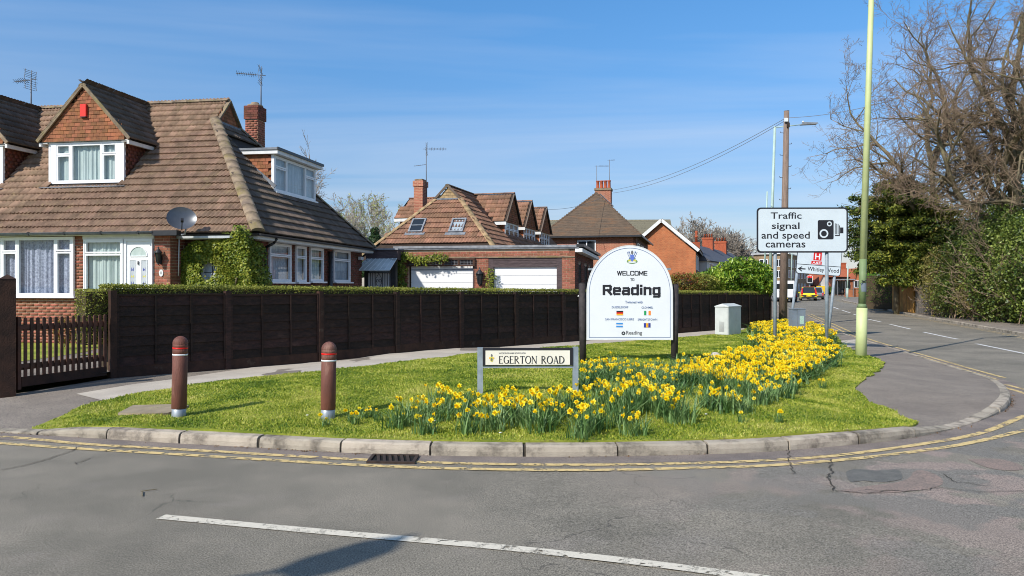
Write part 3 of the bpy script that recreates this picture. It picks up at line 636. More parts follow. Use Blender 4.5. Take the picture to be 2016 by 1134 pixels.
# right-hand kerb of the main road
RP = [G(a, b) for a, b in ((2016, 661), (1920, 644), (1783, 619.5), (1707, 602.5))]
RK = [Vector((10.5, -12)), Vector((12.4, 8))]+[Vector((p.x, p.y)) for p in RP]+[Vector((33, 76)), Vector((38, 88)), Vector((50, 104)), Vector((70, 118))]
RK = smooth_line(RK, 1)
K2 = [Vector((p.x, p.y)) for p in KW]
sheet('road', [(-24, -14)]+[(p.x, p.y) for p in K2]+[(56, 150), (96, 150)]+[(p.x, p.y) for p in RK[::-1]]+[(10.5, -14)], T, 'asphalt', step=3.0)
gnd = MB(); rings = [0, 20, 40, 60, 90, 130, 200, 400, 900, 2500]; na = 48
for r in rings:
    for i in range(na): t = 2*math.pi*i/na; x, y = 10+r*math.cos(t), 30+r*math.sin(t); gnd.v.append((x, y, (T(x, y) if r < 400 else .3)-.25))
for q in range(len(rings)-1):
    for i in range(na): j = (i+1) % na; gnd.face([q*na+i, (q+1)*na+i, (q+1)*na+j, q*na+j])
tag(gnd.build('ground', 'field'), kind='structure')
FENCE0 = Vector((-6.5, 12.4)); FD = Vector((.669, .743)); FN = Vector((.743, -.669))   # fence line and its road-side normal
FEND = FENCE0+FD*25.6
GP = Vector((-7.1, 10.75))                                                             # gate post
K_in = K2
# inner ground: footway from far left, round the corner, and along the main road
far_left = [(52, 127), (40, 106), (30.5, 80), (22.5, 60)]
def inset(L, w_):
    out = []
    for i, p in enumerate(L): d = (L[min(i+1, len(L)-1)]-L[max(i-1, 0)]).normalized(); out.append(p+Vector((-d.y, d.x))*w_)
    return out
foot = [(p.x, p.y) for p in inset(K2, .128)[:-1]]+[(44, 125), (40, 127), (33, 107), (24, 83), (17.2, 62), (12.4, 42), (FEND.x+.25, FEND.y+.3)]+[tuple(FENCE0+FD*t-FN*.02) for t in (24, 20, 16, 12, 8, 4, 0)]+[(GP.x+.05, GP.y+.3), (GP.x-.15, GP.y), (-14, 12.4), (-24, 14.2)]
sheet('pavement', foot, zin, 'tarmac_path', step=.7)
# paler resurfaced strip of the footway
def gi(px, py, dz=0): return G(px, py, zin, dz)
pale = [gi(a, b) for a, b in ((150, 776), (262, 757), (330, 748.5), (455, 730), (560, 714.5), (640, 703), (760, 690), (880, 677), (1140, 658), (1400, 646.5), (1500, 641))]
pale2 = [gi(a, b) for a, b in ((1530, 646), (1480, 659), (1400, 666), (1340, 671), (1140, 685), (1000, 697), (900, 707), (800, 718), (700, 729), (600, 741), (460, 755), (340, 771), (235, 789), (205, 790))]
sheet('path', [(p.x, p.y) for p in pale+pale2], zin, 'path_pale', step=.7, dz=.006)
lead_strip = [gi(a, b) for a, b in ((1640, 672), (1690, 668), (1712, 679), (1668, 684))]
sheet('path_slab', [(p.x, p.y) for p in lead_strip], zin, 'path_pale', step=0, dz=.006)
# grass verge
VG = [(84, 841), (181, 838.5), (340, 851.5), (486, 859), (670, 870.5), (853, 876), (1035, 878), (1199, 877), (1352, 874.5), (1490, 869), (1610, 859.5), (1723, 849), (1790, 839.5), (1808, 835),
      (1762, 812), (1722, 795), (1697, 783), (1684, 770), (1689, 758), (1712, 742), (1737, 726), (1741, 716), (1731, 709), (1700, 699), (1665, 684), (1650, 668), (1640, 652), (1600, 634), (1540, 627), (1478, 636),
      (1470, 650), (1400, 660), (1340, 666), (1140, 680.5), (1000, 692), (900, 702), (800, 713), (700, 724), (600, 736), (460, 750), (340, 766), (235, 784), (190, 795), (130, 817)]
kin = []
VGW = []
for i, (a, b) in enumerate(VG):
    p = gi(a, b)
    if i <= 12:
        e, _ = near_k(p.x, p.y)
    VGW.append(Vector((p.x, p.y)))
# keep the roadside edge just inside the kerb stones
def push_in(p, d0):
    a = KA[:-1, :2]; b = KA[1:, :2]; d = b-a; q = np.array([p.x, p.y]); t = np.clip(((q-a)*d).sum(1)/(d*d).sum(1), 0, 1); c = a+d*t[:, None]; e = np.hypot(*(q-c).T); i = int(e.argmin()); n = np.array([-d[i, 1], d[i, 0]]); n /= np.hypot(*n); s = float((q-c[i]) @ n)
    return Vector(tuple(c[i]+n*d0)) if s < d0 or True else p
lowedge = []
for i in range(13): lowedge.append(push_in(VGW[i], .135))
VP = []
upper = smooth_line(VGW[13:], 1)
seq = chain_resample(lowedge, .25)+chain_resample(upper, .3)
for k, p in enumerate(seq):
    VP.append(Vector((p.x+.035*math.sin(k*1.7)+.02*math.sin(k*4.1), p.y+.03*math.sin(k*2.3))) if k > len(chain_resample(lowedge, .25)) else p)
def zgrass(x, y): return zin(x, y)+.022+.012*math.sin(x*2.1+y)*math.sin(y*1.7)
sheet('grass_verge', [(p.x, p.y) for p in VP], zgrass, 'turf_base', step=.35, skirt=.05)
VPt = [(p.x, p.y) for p in VP]
# blades
def blades(n, poly, hfun, name, smin, smax, far=26):
    xs = [p[0] for p in poly]; ys = [p[1] for p in poly]; got = []; tot = 0
    while tot < n:
        X = RNG.uniform(min(xs), max(xs), n); Y = RNG.uniform(min(ys), min(max(ys), far), n)
        k = in_poly_np(poly, X, Y) & (RNG.random(n) < np.clip((9.5/np.maximum(Y, 7))**1.5, 0, 1)); got.append(np.stack([X[k], Y[k]], 1)); tot += k.sum()
    P = np.concatenate(got)[:n]; gx = np.arange(min(xs), max(xs)+.3, .3); gy = np.arange(min(ys), max(ys)+.3, .3)
    Zg = np.array([[zgrass(a, b) for b in gy] for a in gx]); fx = (P[:, 0]-gx[0])/.3; fy = (P[:, 1]-gy[0])/.3; ix = np.minimum(fx.astype(int), len(gx)-2); iy = np.minimum(fy.astype(int), len(gy)-2); tx = fx-ix; ty = fy-iy
    Z = Zg[ix, iy]*(1-tx)*(1-ty)+Zg[ix+1, iy]*tx*(1-ty)+Zg[ix, iy+1]*(1-tx)*ty+Zg[ix+1, iy+1]*tx*ty
    clump = .5+.5*np.sin(P[:, 0]*5.3+np.sin(P[:, 1]*3.1)*2)*np.sin(P[:, 1]*6.1+np.sin(P[:, 0]*2.7)*2)
    h = RNG.uniform(smin, smax, n)*(.6+.75*clump); wd = RNG.uniform(.004, .008, n)*(1+np.maximum(P[:, 1]-9, 0)*.10); a = RNG.uniform(0, 6.283, n); ln = RNG.uniform(.3, 1.3, n)*h; b = RNG.uniform(0, 6.283, n)
    base = np.stack([P[:, 0], P[:, 1], Z-.01], 1); sx = np.stack([np.cos(a)*wd, np.sin(a)*wd, 0*a], 1); tip = base+np.stack([np.cos(b)*ln, np.sin(b)*ln, h+.01], 1); mid = (base+tip)/2+np.stack([0*a, 0*a, h*.22], 1)
    V = np.stack([base-sx, base+sx, mid+sx*.8, tip, mid-sx*.8], 1).reshape(-1, 3); k = np.arange(n)[:, None]*5
    me = npmesh(name, V, [k+np.array([[0, 1, 2, 4]]), k+np.array([[4, 2, 3]])], 'grass_blade', np.repeat(RNG.random(n), 5)); o = obj(name, me); return o
gb = blades(260000, VPt, zgrass, 'grass', .010, .027); tag(gb, 'short rough grass growing over the corner verge', 'grass', kind='stuff')
# kerb stones
kb = empty('kerb', (0, 0, 0)); kb['kind'] = 'structure'
KL = [Vector((p.x, p.y, 0)) for p in KW]; tot = sum((b-a).length for a, b in zip(KL[:-1], KL[1:]))
def k_at(t):
    acc = 0
    for i in range(len(KL)-1):
        l = (KL[i+1]-KL[i]).length
        if acc+l >= t: q = (t-acc)/l; p = KL[i].lerp(KL[i+1], q); return p, (KL[i+1]-KL[i]).normalized(), KW[i].z+(KW[i+1].z-KW[i].z)*q
        acc += l
    return KL[-1], (KL[-1]-KL[-2]).normalized(), KW[-1].z
t = 0; nst = 0; fill = MB()
hk = MB()
while t < tot-1 and nst < 260:
    e = .905 if t < 60 else 3.6; g_ = .012; mb = MB(); prof = []
    for q in (g_, e/2, e-g_*.2):
        p, d, h = k_at(t+q); n = Vector((-d.y, d.x, 0)); z = T(p.x, p.y); jz = 0
        prof.append([p-n*.0+Vector((0, 0, z-.12)), p+Vector((0, 0, z+h*.45)), p+n*.012+Vector((0, 0, z+h*.86)), p+n*.035+Vector((0, 0, z+h)), p+n*.135+Vector((0, 0, z+h+.006)), p+n*.135+Vector((0, 0, z-.12))])
    j = Vector((random.uniform(-.004, .004), random.uniform(-.004, .004), random.uniform(-.004, .004)))
    for pr in prof: mb.pts([v+j for v in pr])
    for s in range(2):
        for i in range(5): mb.face([s*6+i, (s+1)*6+i, (s+1)*6+i+1, s*6+i+1])
    mb.face([0, 1, 2, 3, 4, 5]); mb.face([17, 16, 15, 14, 13, 12]); mb.build('kerb_stone', 'kerb', kb)
    t += .915 if t < 60 else 3.66; nst += 1
jb = MB(); pr = []
pts_ = chain_resample(KL[:-4], .4)
for i, p in enumerate(pts_):
    d = (pts_[min(i+1, len(pts_)-1)]-pts_[max(i-1, 0)]).normalized(); n = Vector((-d.y, d.x, 0)); e, h = near_k(p.x, p.y); z = T(p.x, p.y)
    jb.pts([p+n*.010+Vector((0, 0, z-.1)), p+n*.020+Vector((0, 0, z+h*.80)), p+n*.13+Vector((0, 0, z+h*.9))])
for i in range(len(pts_)-1):
    for q in range(2): jb.face([3*i+q, 3*i+3+q, 3*i+4+q, 3*i+1+q])
jb.build('kerb_bed', 'kerb_joint', kb)
# debris and moss in the gutter
KLs = chain_resample(KL[:-6], .12)
ribbon('road_gutter', KLs, .0, .30, T, 'gutter_strip', .003)
n = 2600; idx = RNG.integers(60, len(KLs)-220, n); P = []
for i in idx:
    p = KLs[i]; d = (KLs[i+1]-KLs[i]).normalized(); r = Vector((d.y, -d.x)) if False else Vector((d.y, -d.x, 0)); q = p+r*abs(random.gauss(0, .035))+d*random.uniform(-.1, .1)
    if math.sin(i*.21)+math.sin(i*.07+1)+random.gauss(0, .5) > .6: P.append((q.x, q.y, T(q.x, q.y)+.008))
o = leaf_cloud('gutter_litter', P, .022, 'brown_leaf', up=2.5); tag(o, 'dry leaf crumbs and moss along the foot of the kerb', 'litter', kind='stuff')
# double yellow lines round the corner, drawn in the photograph's own places
YA = [(-160, 853), (0, 860), (60, 864), (155, 874.5), (300, 882.5), (420, 889), (508, 894.5), (620, 901), (716, 906), (870, 912.5), (1035, 915.5), (1200, 916), (1380, 912.5), (1500, 908), (1628, 900), (1708, 890), (1800, 877.5), (1936, 855), (2013, 819)]
YB = [(-160, 864), (0, 873), (105, 880.5), (200, 886.5), (300, 892), (484, 903.5), (620, 911.5), (716, 917), (870, 923), (1035, 926), (1200, 926.5), (1380, 921.5), (1500, 918.5), (1632, 908.6), (1708, 901), (1800, 890), (1883, 878), (1960, 862), (2016, 847)]
def px_line(L, ext=None): 
    q = [G(a, b) for a, b in L]; q = [Vector((p.x, p.y)) for p in q]+[Vector(e) for e in (ext or [])]; return chain_resample(smooth_line([Vector((p.x, p.y, 0)) for p in q], 2), .15)
ribbon('road_marking', px_line(YA, [(7.25, 10.4), (7.85, 11.2), (8.25, 12.1), (8.5, 13.3)]), -.042, .048, T, 'paint_yellow', .006)
ribbon('road_marking', px_line(YB, [(6.75, 9.4), (7.6, 10.3), (8.15, 11.1), (8.5, 12.1), (8.75, 13.5)]), -.042, .048, T, 'paint_yellow', .006)
YC = [(1590, 620), (1640, 643), (1692, 667), (1756, 686), (1826, 706), (1890, 726), (1962, 747.5)]
YD = [(1597, 619), (1650, 642), (1706, 667), (1771, 686), (1842, 706), (1907, 725), (1977, 744)]
ribbon('road_marking', px_line(YC), -.045, .045, T, 'paint_yellow', .006); ribbon('road_marking', px_line(YD), -.045, .045, T, 'paint_yellow', .006)
WL = [(318, 1018), (600, 1044.5), (830, 1064), (1000, 1079), (1240, 1105), (1480, 1136), (1700, 1166)]
ribbon('road_marking', px_line(WL), -.045, .055, T, 'paint_white', .006)
for k, (a, b, c, d) in enumerate(((1922, 677, 2030, 699), (1818, 654, 1886, 668), (1752, 638.5, 1792, 648), (1707, 628, 1734, 634), (1680, 618.5, 1700, 624), (1658, 611, 1674, 616), (1640, 604.5, 1652, 609))):
    ribbon('road_marking', px_line([(a, b), (c, d)]), -.06, .06, T, 'paint_white_far', .006)
for off in (.28, .48): ribbon('road_marking', chain_resample([Vector((p.x, p.y, 0)) for p in RK[3:]], .8), -off-.045, -off+.045, T, 'paint_yellow_faint', .006)
# far side kerb, footway and verge
def zr(x, y): return T(x, y)+.10
rk = MB(); RL = chain_resample([Vector((p.x, p.y, 0)) for p in RK], 1.0)
ks2 = empty('kerb_far', (0, 0, 0)); ks2['kind'] = 'structure'
for i in range(0, len(RL)-1):
    if RL[i].y < 6 or i > 160: continue
    a, b = RL[i], RL[i+1]; d = (b-a).normalized(); n = Vector((d.y, -d.x, 0)); mb = MB(); b2 = b-d*.012; z0, z1 = T(a.x, a.y), T(b.x, b.y)
    mb.prism([a+Vector((0, 0, z0-.1)), a+Vector((0, 0, z0+.09)), a+n*.03+Vector((0, 0, z0+.105)), a+n*.14+Vector((0, 0, z0+.105)), a+n*.14+Vector((0, 0, z0-.1))], (b2-a)+Vector((0, 0, z1-z0))); mb.build('kerb_stone', 'kerb', ks2)
def off(L, w_): 
    out = []
    for i, p in enumerate(L): d = (L[min(i+1, len(L)-1)]-L[max(i-1, 0)]).normalized(); out.append(p+Vector((d.y, -d.x, 0))*w_)
    return out
FW = off(RL, 2.3); sheet('footpath', [(p.x, p.y) for p in off(RL, .12)]+[(p.x, p.y) for p in FW[::-1]], zr, 'tarmac_path', step=0)
FV = off(RL, 9.5); sheet('verge', [(p.x, p.y) for p in FW]+[(p.x, p.y) for p in FV[::-1]], lambda x, y: T(x, y)+.13, 'turf_base', step=0)
# garden behind the gate and the forecourt of the garages
sheet('garden_path', [(-7.1, 10.9), (-6.45, 12.45), (-5.6, 13.5), (-6.9, 18.4), (-9.6, 18.0), (-9.0, 14.0), (-9.2, 11.6)], lambda x, y: T(x, y)+.262, 'tarmac_path', step=0)
sheet('garden_lawn', [(-9.2, 11.6), (-9.0, 14.0), (-9.0, 16.0), (-9.6, 18.5), (-24, 21), (-24, 14)], lambda x, y: T(x, y)+.268, 'turf_base', step=0)
sheet('garden_lawn', [(-8.7, 15.2), (-6.9, 15.6), (-6.9, 17.6), (-8.4, 17.3)], lambda x, y: T(x, y)+.275, 'turf_base', step=0)
sheet('forecourt', [tuple(FENCE0+FD*t-FN*.9) for t in (0, 8, 16, 25)]+[(8, 44), (-6, 44), (-9, 20)], lambda x, y: T(x, y)+.16, 'tarmac_path', step=0)
# repairs in the carriageway
pt = [G(1716+56*math.cos(t)+6*math.sin(2.3*t+1), 937+14*math.sin(t)+3*math.sin(3*t)+1.5*math.cos(5*t)) for t in [i*.35 for i in range(18)]]
sheet('road_patch', [(p.x, p.y) for p in pt], T, 'patch_dark', step=0, dz=.004)
def crack(P_, w_):
    q = [G(a, b) for a, b in P_]; L_ = chain_resample([Vector((p.x, p.y, 0)) for p in q], .05); n_ = len(L_)
    L_ = [p+Vector((random.gauss(0, .013), random.gauss(0, .013), 0)) for p in L_]; ribbon('road_crack', L_, -w_/2, w_/2, T, 'kerb_joint', .008)
crack([(1633, 905), (1637, 925), (1634, 945), (1642, 966)], .012); crack([(1550, 884), (1555, 905), (1562, 935)], .009); crack([(0, 927), (60, 915), (140, 889), (162, 878)], .010); crack([(205, 890), (240, 880), (258, 876)], .010); crack([(148, 914), (180, 902)], .009)
crack([(1700, 965), (1780, 968), (1860, 962), (1930, 970), (2016, 968)], .007); crack([(1640, 966), (1700, 972), (1770, 966)], .007); crack([(1860, 935), (1880, 950), (1940, 958)], .010)
for P_ in ([(1655, 966), (1690, 972), (1780, 970), (1862, 958), (1850, 935), (1800, 922), (1790, 948), (1700, 958)], [(1905, 905), (1960, 902), (2014, 915), (2014, 928), (1950, 925)]):
    q = smooth_line([G(a, b) for a, b in P_]+[G(*P_[0])], 2)[:-1]; sheet('road_patch', [(p.x, p.y) for p in q], T, 'patch_pink', step=0, dz=.003)
pt = [gi(a, b) for a, b in ((232, 821), (262, 806), (352, 803), (372, 806), (330, 822))]
sl = sheet('concrete_slab', [(p.x, p.y) for p in pt], zgrass, 'concrete_slab', step=0, dz=.03, kind=None, skirt=.06); tag(sl, 'flat concrete slab set in the grass beside the first bollard', 'slab')
# gully grate
a, b, c, d = G(733, 898), G(826, 898), G(816, 915), G(722, 911.5); gc = (a+b+c+d)/4
gr = empty('drain_grate', gc, 0, 'rusty iron drain grate in the gutter below the kerb', 'drain'); ex = ((b-a)+(c-d))/2; ex.z = 0; ey = ((d-a)+(c-b))/2; ey.z = 0; u, v = ex.normalized(), ey.normalized(); lx, ly = ex.length, min(ey.length, .36)
fr = MB(); q = lambda x, y, z: u*x+v*y+Vector((0, 0, z))
for x0, x1, y0, y1 in ((-lx/2, lx/2, -ly/2, -ly/2+.03), (-lx/2, lx/2, ly/2-.03, ly/2), (-lx/2, -lx/2+.03, -ly/2+.03, ly/2-.03), (lx/2-.03, lx/2, -ly/2+.03, ly/2-.03)): fr.obox(q(x0, y0, 0), u*(x1-x0), v*(y1-y0), (0, 0, .022))
fr.build('frame', 'iron', gr); MB().obox(q(-lx/2+.02, -ly/2+.02, .004), u*(lx-.04), v*(ly-.04), (0, 0, .005)).build('pit', 'hole', gr)
nb = 7
for i in range(1, nb): x = -lx/2+.03+(lx-.06)*i/nb; MB().obox(q(x-.010-.03, -ly/2+.03, .010), u*.028, v*(ly-.06)+u*.05, (0, 0, .012)).build('bar', 'iron', gr)
# fallen twig
tw = MB(); a, b = G(278, 970), G(310, 966); tw.tube(a+Vector((0, 0, .012)), b+Vector((0, 0, .014)), .004, .003, 5); c = G(281, 978); tw.tube(a+(b-a)*.06+Vector((0, 0, .012)), c+Vector((0, 0, .008)), .005, .004, 5)
tag(tw.build('twig', 'bark'), 'small forked dry twig lying on the near road', 'twig')
# ================================================================ CORNER FURNITURE
def bollard(px, py, toppy, lab, tilt):
    g = gi(px, py); H = EYE-(toppy-HY)/F*g.y-g.z; r = .083
    o = empty('bollard', (g.x, g.y, g.z-.02), 0, lab, 'bollard', 'brown bollards on the verge', rx=0, ry=tilt); H += .02
    MB().lathe([(r-.004, -.1), (r-.004, .135), (r-.006, .137)], n=28).build('base_sleeve', 'alu', o)
    MB().lathe([(r-.003, .137), (r, .141), (r, H-.225), (r-.003, H-.222), (r-.003, H-.205), (r, H-.202), (r, H-.150), (r-.003, H-.147), (r-.003, H-.130), (r, H-.127), (r, H-.088)], n=28).build('shaft', 'bollard_brown', o)
    MB().lathe([(r+.001, H-.222), (r+.001, H-.205)], n=28).build('white_band', 'white_band', o); MB().lathe([(r+.001, H-.147), (r+.001, H-.130)], n=28).build('red_band', 'red_band', o)
    MB().lathe([(r+.002, H-.088)]+[(r*1.02*math.cos(t), H-.085+.085*math.sin(t)) for t in [i*math.pi/16 for i in range(8)]]+[(.004, H)], n=28).build('cap', 'bollard_brown', o)
bollard(352, 824, 661.5, 'brown round-topped bollard beside the concrete slab, left of the two bollards', R(1.2))
bollard(645.5, 826, 672.5, 'brown round-topped bollard right of the two, above the drain grate', R(.9))
# --- welcome sign
D = 15.2; s = D/F; cx = 1238.0; base = Vector((px_at(cx, D), D, zin(px_at(cx, D), D)))
ws = empty('town_sign', base, 0, 'white arch-topped town welcome sign between two dark posts behind the daffodils', 'sign')
U = lambda px: (px-cx)*s; Z = lambda py: EYE-(py-HY)*s-base.z
for px0, pt_, px1 in ((1146, 557, 1148), (1329, 559, 1327.5)):
    p = MB(); p.tube((U(px1), 0, -.2), (U(px0), 0, Z(pt_)-.02), .069, .069, 18); p.tube((U(px0), 0, Z(pt_)-.02), (U(px0), 0, Z(pt_)), .069, .06, 18); p.build('post', 'post_black', ws)
arc = lambda r, zc, n=40: [(r*math.cos(math.pi*i/n), zc+r*math.sin(math.pi*i/n)) for i in range(n+1)]
hw = U(1322)-U(cx); zc = Z(484)-hw*1.12
def arch(h, zb, zt, zc): 
    return [(-h, zb)]+[(h, zb)]+[(h*math.cos(math.pi*i/44), zc+(zt-zc)*math.sin(math.pi*i/44)) for i in range(45)]
P = arch(hw, Z(668), Z(484), zc); mb = MB(); mb.prism([(x, -.115, z) for x, z in P], (0, .03, 0)); mb.build('board', 'sign_white', ws)
def ring(h1, zb1, zt1, h2, zb2, zt2, y, name, m, parent):
    A, B = arch(h1, zb1, zt1, zc), arch(h2, zb2, zt2, zc); mb = MB(); n = len(A); mb.pts([(x, y, z) for x, z in A+B])
    for i in range(n): j = (i+1) % n; mb.face([i, j, n+j, n+i])
    return mb.build(name, m, parent)
ring(hw-.045, Z(668)+.04, Z(484)-.045, hw-.053, Z(668)+.048, Z(484)-.053, -.119, 'border_line', 'ink_blue', ws)
ring(hw+.006, Z(668)-.006, Z(484)+.006, hw-.008, Z(668)+.008, Z(484)-.008, -.1175, 'edge_trim', 'white_paint', ws)
for st in (620, 530): MB().box(-hw+.03, hw-.03, -.085, -.05, Z(st)-.02, Z(st)+.02).build('cross_rail', 'alu', ws)
T_ = lambda t, x0, x1, y0, y1, m='ink', b=.02: fit_text('lettering', t, U(x0), U(x1), Z(y1), Z(y0), -.120, m, ws, b)

WIDE = {'W': (1.25, [[(0, 1), (.3, 0), (.62, 1), (.95, 0), (1.25, 1)]]), 'E': (.85, [[(.85, 1), (0, 1), (0, 0), (.85, 0)], [(0, .5), (.78, .5)]]), 'L': (.8, [[(0, 1), (0, 0), (.8, 0)]]),
 'C': (.95, [[(.95, .74), (.95, .9), (.85, 1), (.1, 1), (0, .9), (0, .1), (.1, 0), (.85, 0), (.95, .1), (.95, .26)]]), 'O': (.95, [[(.5, 1), (.85, 1), (.95, .9), (.95, .1), (.85, 0), (.1, 0), (0, .1), (0, .9), (.1, 1), (.5, 1)]]),
 'M': (1.1, [[(0, 0), (0, 1), (.55, .25), (1.1, 1), (1.1, 0)]]), 'T': (.9, [[(0, 1), (.9, 1)], [(.45, 1), (.45, 0)]]), 'R': (.92, [[(0, 0), (0, 1), (.8, 1), (.9, .9), (.9, .58), (.8, .48), (0, .48)], [(.5, .48), (.95, 0)]]),
 'e': (.75, [[(0, .38), (.75, .38), (.75, .62), (.67, .72), (.08, .72), (0, .62), (0, .1), (.08, 0), (.72, 0)]]), 'a': (.75, [[(.06, .72), (.66, .72), (.75, .62), (.75, 0)], [(.75, .4), (.08, .4), (0, .32), (0, .08), (.08, 0), (.66, 0), (.75, .06)]]),
 'd': (.75, [[(.75, 1.04), (.75, 0)], [(.75, .62), (.67, .72), (.08, .72), (0, .62), (0, .1), (.08, 0), (.67, 0), (.75, .1)]]), 'i': (.02, [[(0, .06), (0, .62)], [(0, 1.0), (0, 1.01)]]), 'n': (.74, [[(0, 0), (0, .76)], [(0, .62), (.1, .72), (.64, .72), (.74, .62), (.74, 0)]]),
 'g': (.75, [[(.75, .76), (.75, -.2), (.66, -.3), (.05, -.3)], [(.75, .62), (.67, .72), (.08, .72), (0, .62), (0, .1), (.08, 0), (.67, 0), (.75, .1)]])}
def wide_text(s_, x0, x1, zb, zt, tv, gap=.36):
    # square extended capitals and small letters drawn as joined strokes
    W_ = sum(WIDE[c][0] for c in s_)+gap*(len(s_)-1)+tv; sx = (x1-x0)/W_; sz = (zt-zb); x = tv/2; k_ = 0; t = tv*sx
    for c in s_:
        mb = MB()
        for ln in WIDE[c][1]:
            P_ = [Vector((x0+(x+a)*sx, zb+t*.45+b*(sz-t*.9))) for a, b in ln]
            for a, b in zip(P_[:-1], P_[1:]):
                d = (b-a).normalized(); th = t*(.80 if abs(d.y) < .3 else 1); n_ = Vector((-d.y, d.x))*th/2; e = d*t*.38 if len(ln) > 2 else d*t*.45; k_ += 1; yy = -.120-k_*.00002
                mb.poly([(v.x, yy, v.y) for v in (a-n_-e, b-n_+e, b+n_+e, a+n_-e)])
        mb.build('lettering', 'ink', ws)['kind'] = 'stuff'; x += WIDE[c][0]+gap
wide_text('WELCOME', U(1213), U(1272.5), Z(542.5), Z(533.5), .25); wide_text('TO', U(1239), U(1246.8), Z(553), Z(548), .26); wide_text('Reading', U(1185), U(1298), Z(581), Z(560.5), .34, .47)
T_('Twinned with', 1229, 1263.5, 592, 597, 'ink_blue', .01); T_('DUSSELDORF', 1203, 1235, 602.5, 606.5, 'ink_blue', .008); T_('CLONMEL', 1261, 1283.5, 603, 607, 'ink_blue', .008)
T_('SAN FRANCISCO LIBRE', 1190, 1246, 626, 630, 'ink_blue', .008); T_('SPEIGHTSTOWN', 1253.5, 1291.5, 626.5, 630.5, 'ink_blue', .008); T_('Reading', 1231, 1262, 650.5, 660, 'ink_grey', .012)
def rect(x0, x1, y0, y1, m, name='flag', y=-.120, par=ws): return MB().poly([(U(x0), y, Z(y1)), (U(x1), y, Z(y1)), (U(x1), y, Z(y0)), (U(x0), y, Z(y0))]).build(name, m, par)
for i, m in enumerate(('ink', 'flag_red', 'flag_gold')): rect(1212, 1225, 611.5+i*2.9, 614.4+i*2.9, m)
rect(1266, 1270.2, 611.5, 620, 'flag_green'); rect(1274.6, 1279, 611.5, 620, 'flag_orange')
rect(1211.5, 1224.5, 635, 637.8, 'flag_sky'); rect(1211.5, 1224.5, 640.6, 643.5, 'flag_sky')
rect(1265.5, 1269.9, 635.5, 644, 'flag_blue'); rect(1269.9, 1274.2, 635.5, 644, 'flag_gold'); rect(1274.2, 1278.5, 635.5, 644, 'flag_blue'); rect(1271.8, 1272.3, 637, 642, 'ink', y=-.122)
# crest: shield, helm, supporters and compartment
em = MB(); sh = [(1238.7, 502), (1246.8, 502), (1246.6, 509), (1245, 513.5), (1242.6, 516), (1240.2, 513.5), (1238.9, 509)]
MB().poly([(U(a), -.121, Z(b)) for a, b in sh]).build('shield', 'emblem_blue', ws)
MB().poly([(U(1242.6+10.5*math.cos(t)), -.1195, Z(514.8+4.6*math.sin(t))) for t in [i*.35 for i in range(18)]]).build('compartment', 'emblem_green', ws)
MB().poly([(U(1242.6+8.2*math.cos(t)), -.1202, Z(513.4+2.4*math.sin(t))) for t in [i*.35 for i in range(18)]]).build('compartment', 'emblem_gold', ws)
MB().poly([(U(1242.6+8.6*math.cos(t)), -.1205, Z(516.3+1.5*math.sin(t))) for t in [i*.35 for i in range(18)]]).build('scroll', 'sign_white', ws)
MB().poly([(U(1242.6+2.2*math.cos(t)), -.121, Z(497.5+3.8*math.sin(t))) for t in [i*.35 for i in range(18)]]).build('helm', 'ink_grey', ws)
for sx in (-1, 1):
    sp = MB()
    for a, b, r in ((6.0, 497, 1.4), (8.3, 500, 1.0), (4.4, 500.5, 1.0), (6.4, 504, 1.1), (5.2, 508.5, 1.3), (9.4, 497, .7)): sp.poly([(U(1242.6+sx*a+r*math.cos(t)), -.1208, Z(b+r*1.3*math.sin(t))) for t in [i*.7 for i in range(9)]])
    sp.build('supporter', 'ink_blue', ws)['kind'] = 'stuff'
# round council mark: a ring of petals
for k in range(8):
    t = k*math.pi/4; c0 = (1225.5+2.6*math.cos(t), 655.3+2.6*math.sin(t)); MB().poly([(U(c0[0]+1.35*math.cos(a)), -.120, Z(c0[1]+1.1*math.sin(a))) for a in [i*.7 for i in range(9)]]).build('petal_mark', 'ink', ws)
MB().lathe([(.018, 0), (.02, .01), (.004, .028)], n=8).build('bolt', 'white_paint', ws, Matrix.Translation((U(1139), -.0, Z(584))))
# stub base for the planter stone behind the right post
# --- street name plate
D2 = 10.1; s2 = D2/F; c2 = 1039.0; b2 = Vector((px_at(c2, D2), D2, zin(px_at(c2, D2), D2)))
ns = empty('street_name_sign', b2, R(1.0), 'low street name plate on two grey legs among the daffodils', 'street sign')
U2 = lambda px: (px-c2)*s2; Z2 = lambda py: EYE-(py-HY)*s2-b2.z
for a, b in ((945.5, 684), (1133, 683)): MB().box(U2(a)-.037, U2(a)+.037, -.03, .03, -.2, Z2(b)).build('leg', 'sign_post_grey', ns)
MB().box(U2(949)+.014, U2(1129.5)-.014, -.028, .028, Z2(721.5)-.018, Z2(721.5)).build('bottom_rail', 'sign_post_grey', ns)
MB().box(U2(950.5), U2(1127.5), -.040, -.012, Z2(719.5), Z2(684.5)).build('frame', 'ink', ns)
MB().box(U2(956), U2(1121.5), -.046, -.035, Z2(717.5), Z2(689.5)).build('plate', 'sign_cream', ns)
fit_text('lettering', 'WOKINGHAM BOROUGH', U2(982), U2(1035), Z2(696.2), Z2(693), -.0485, 'ink_grey', ns, .01)
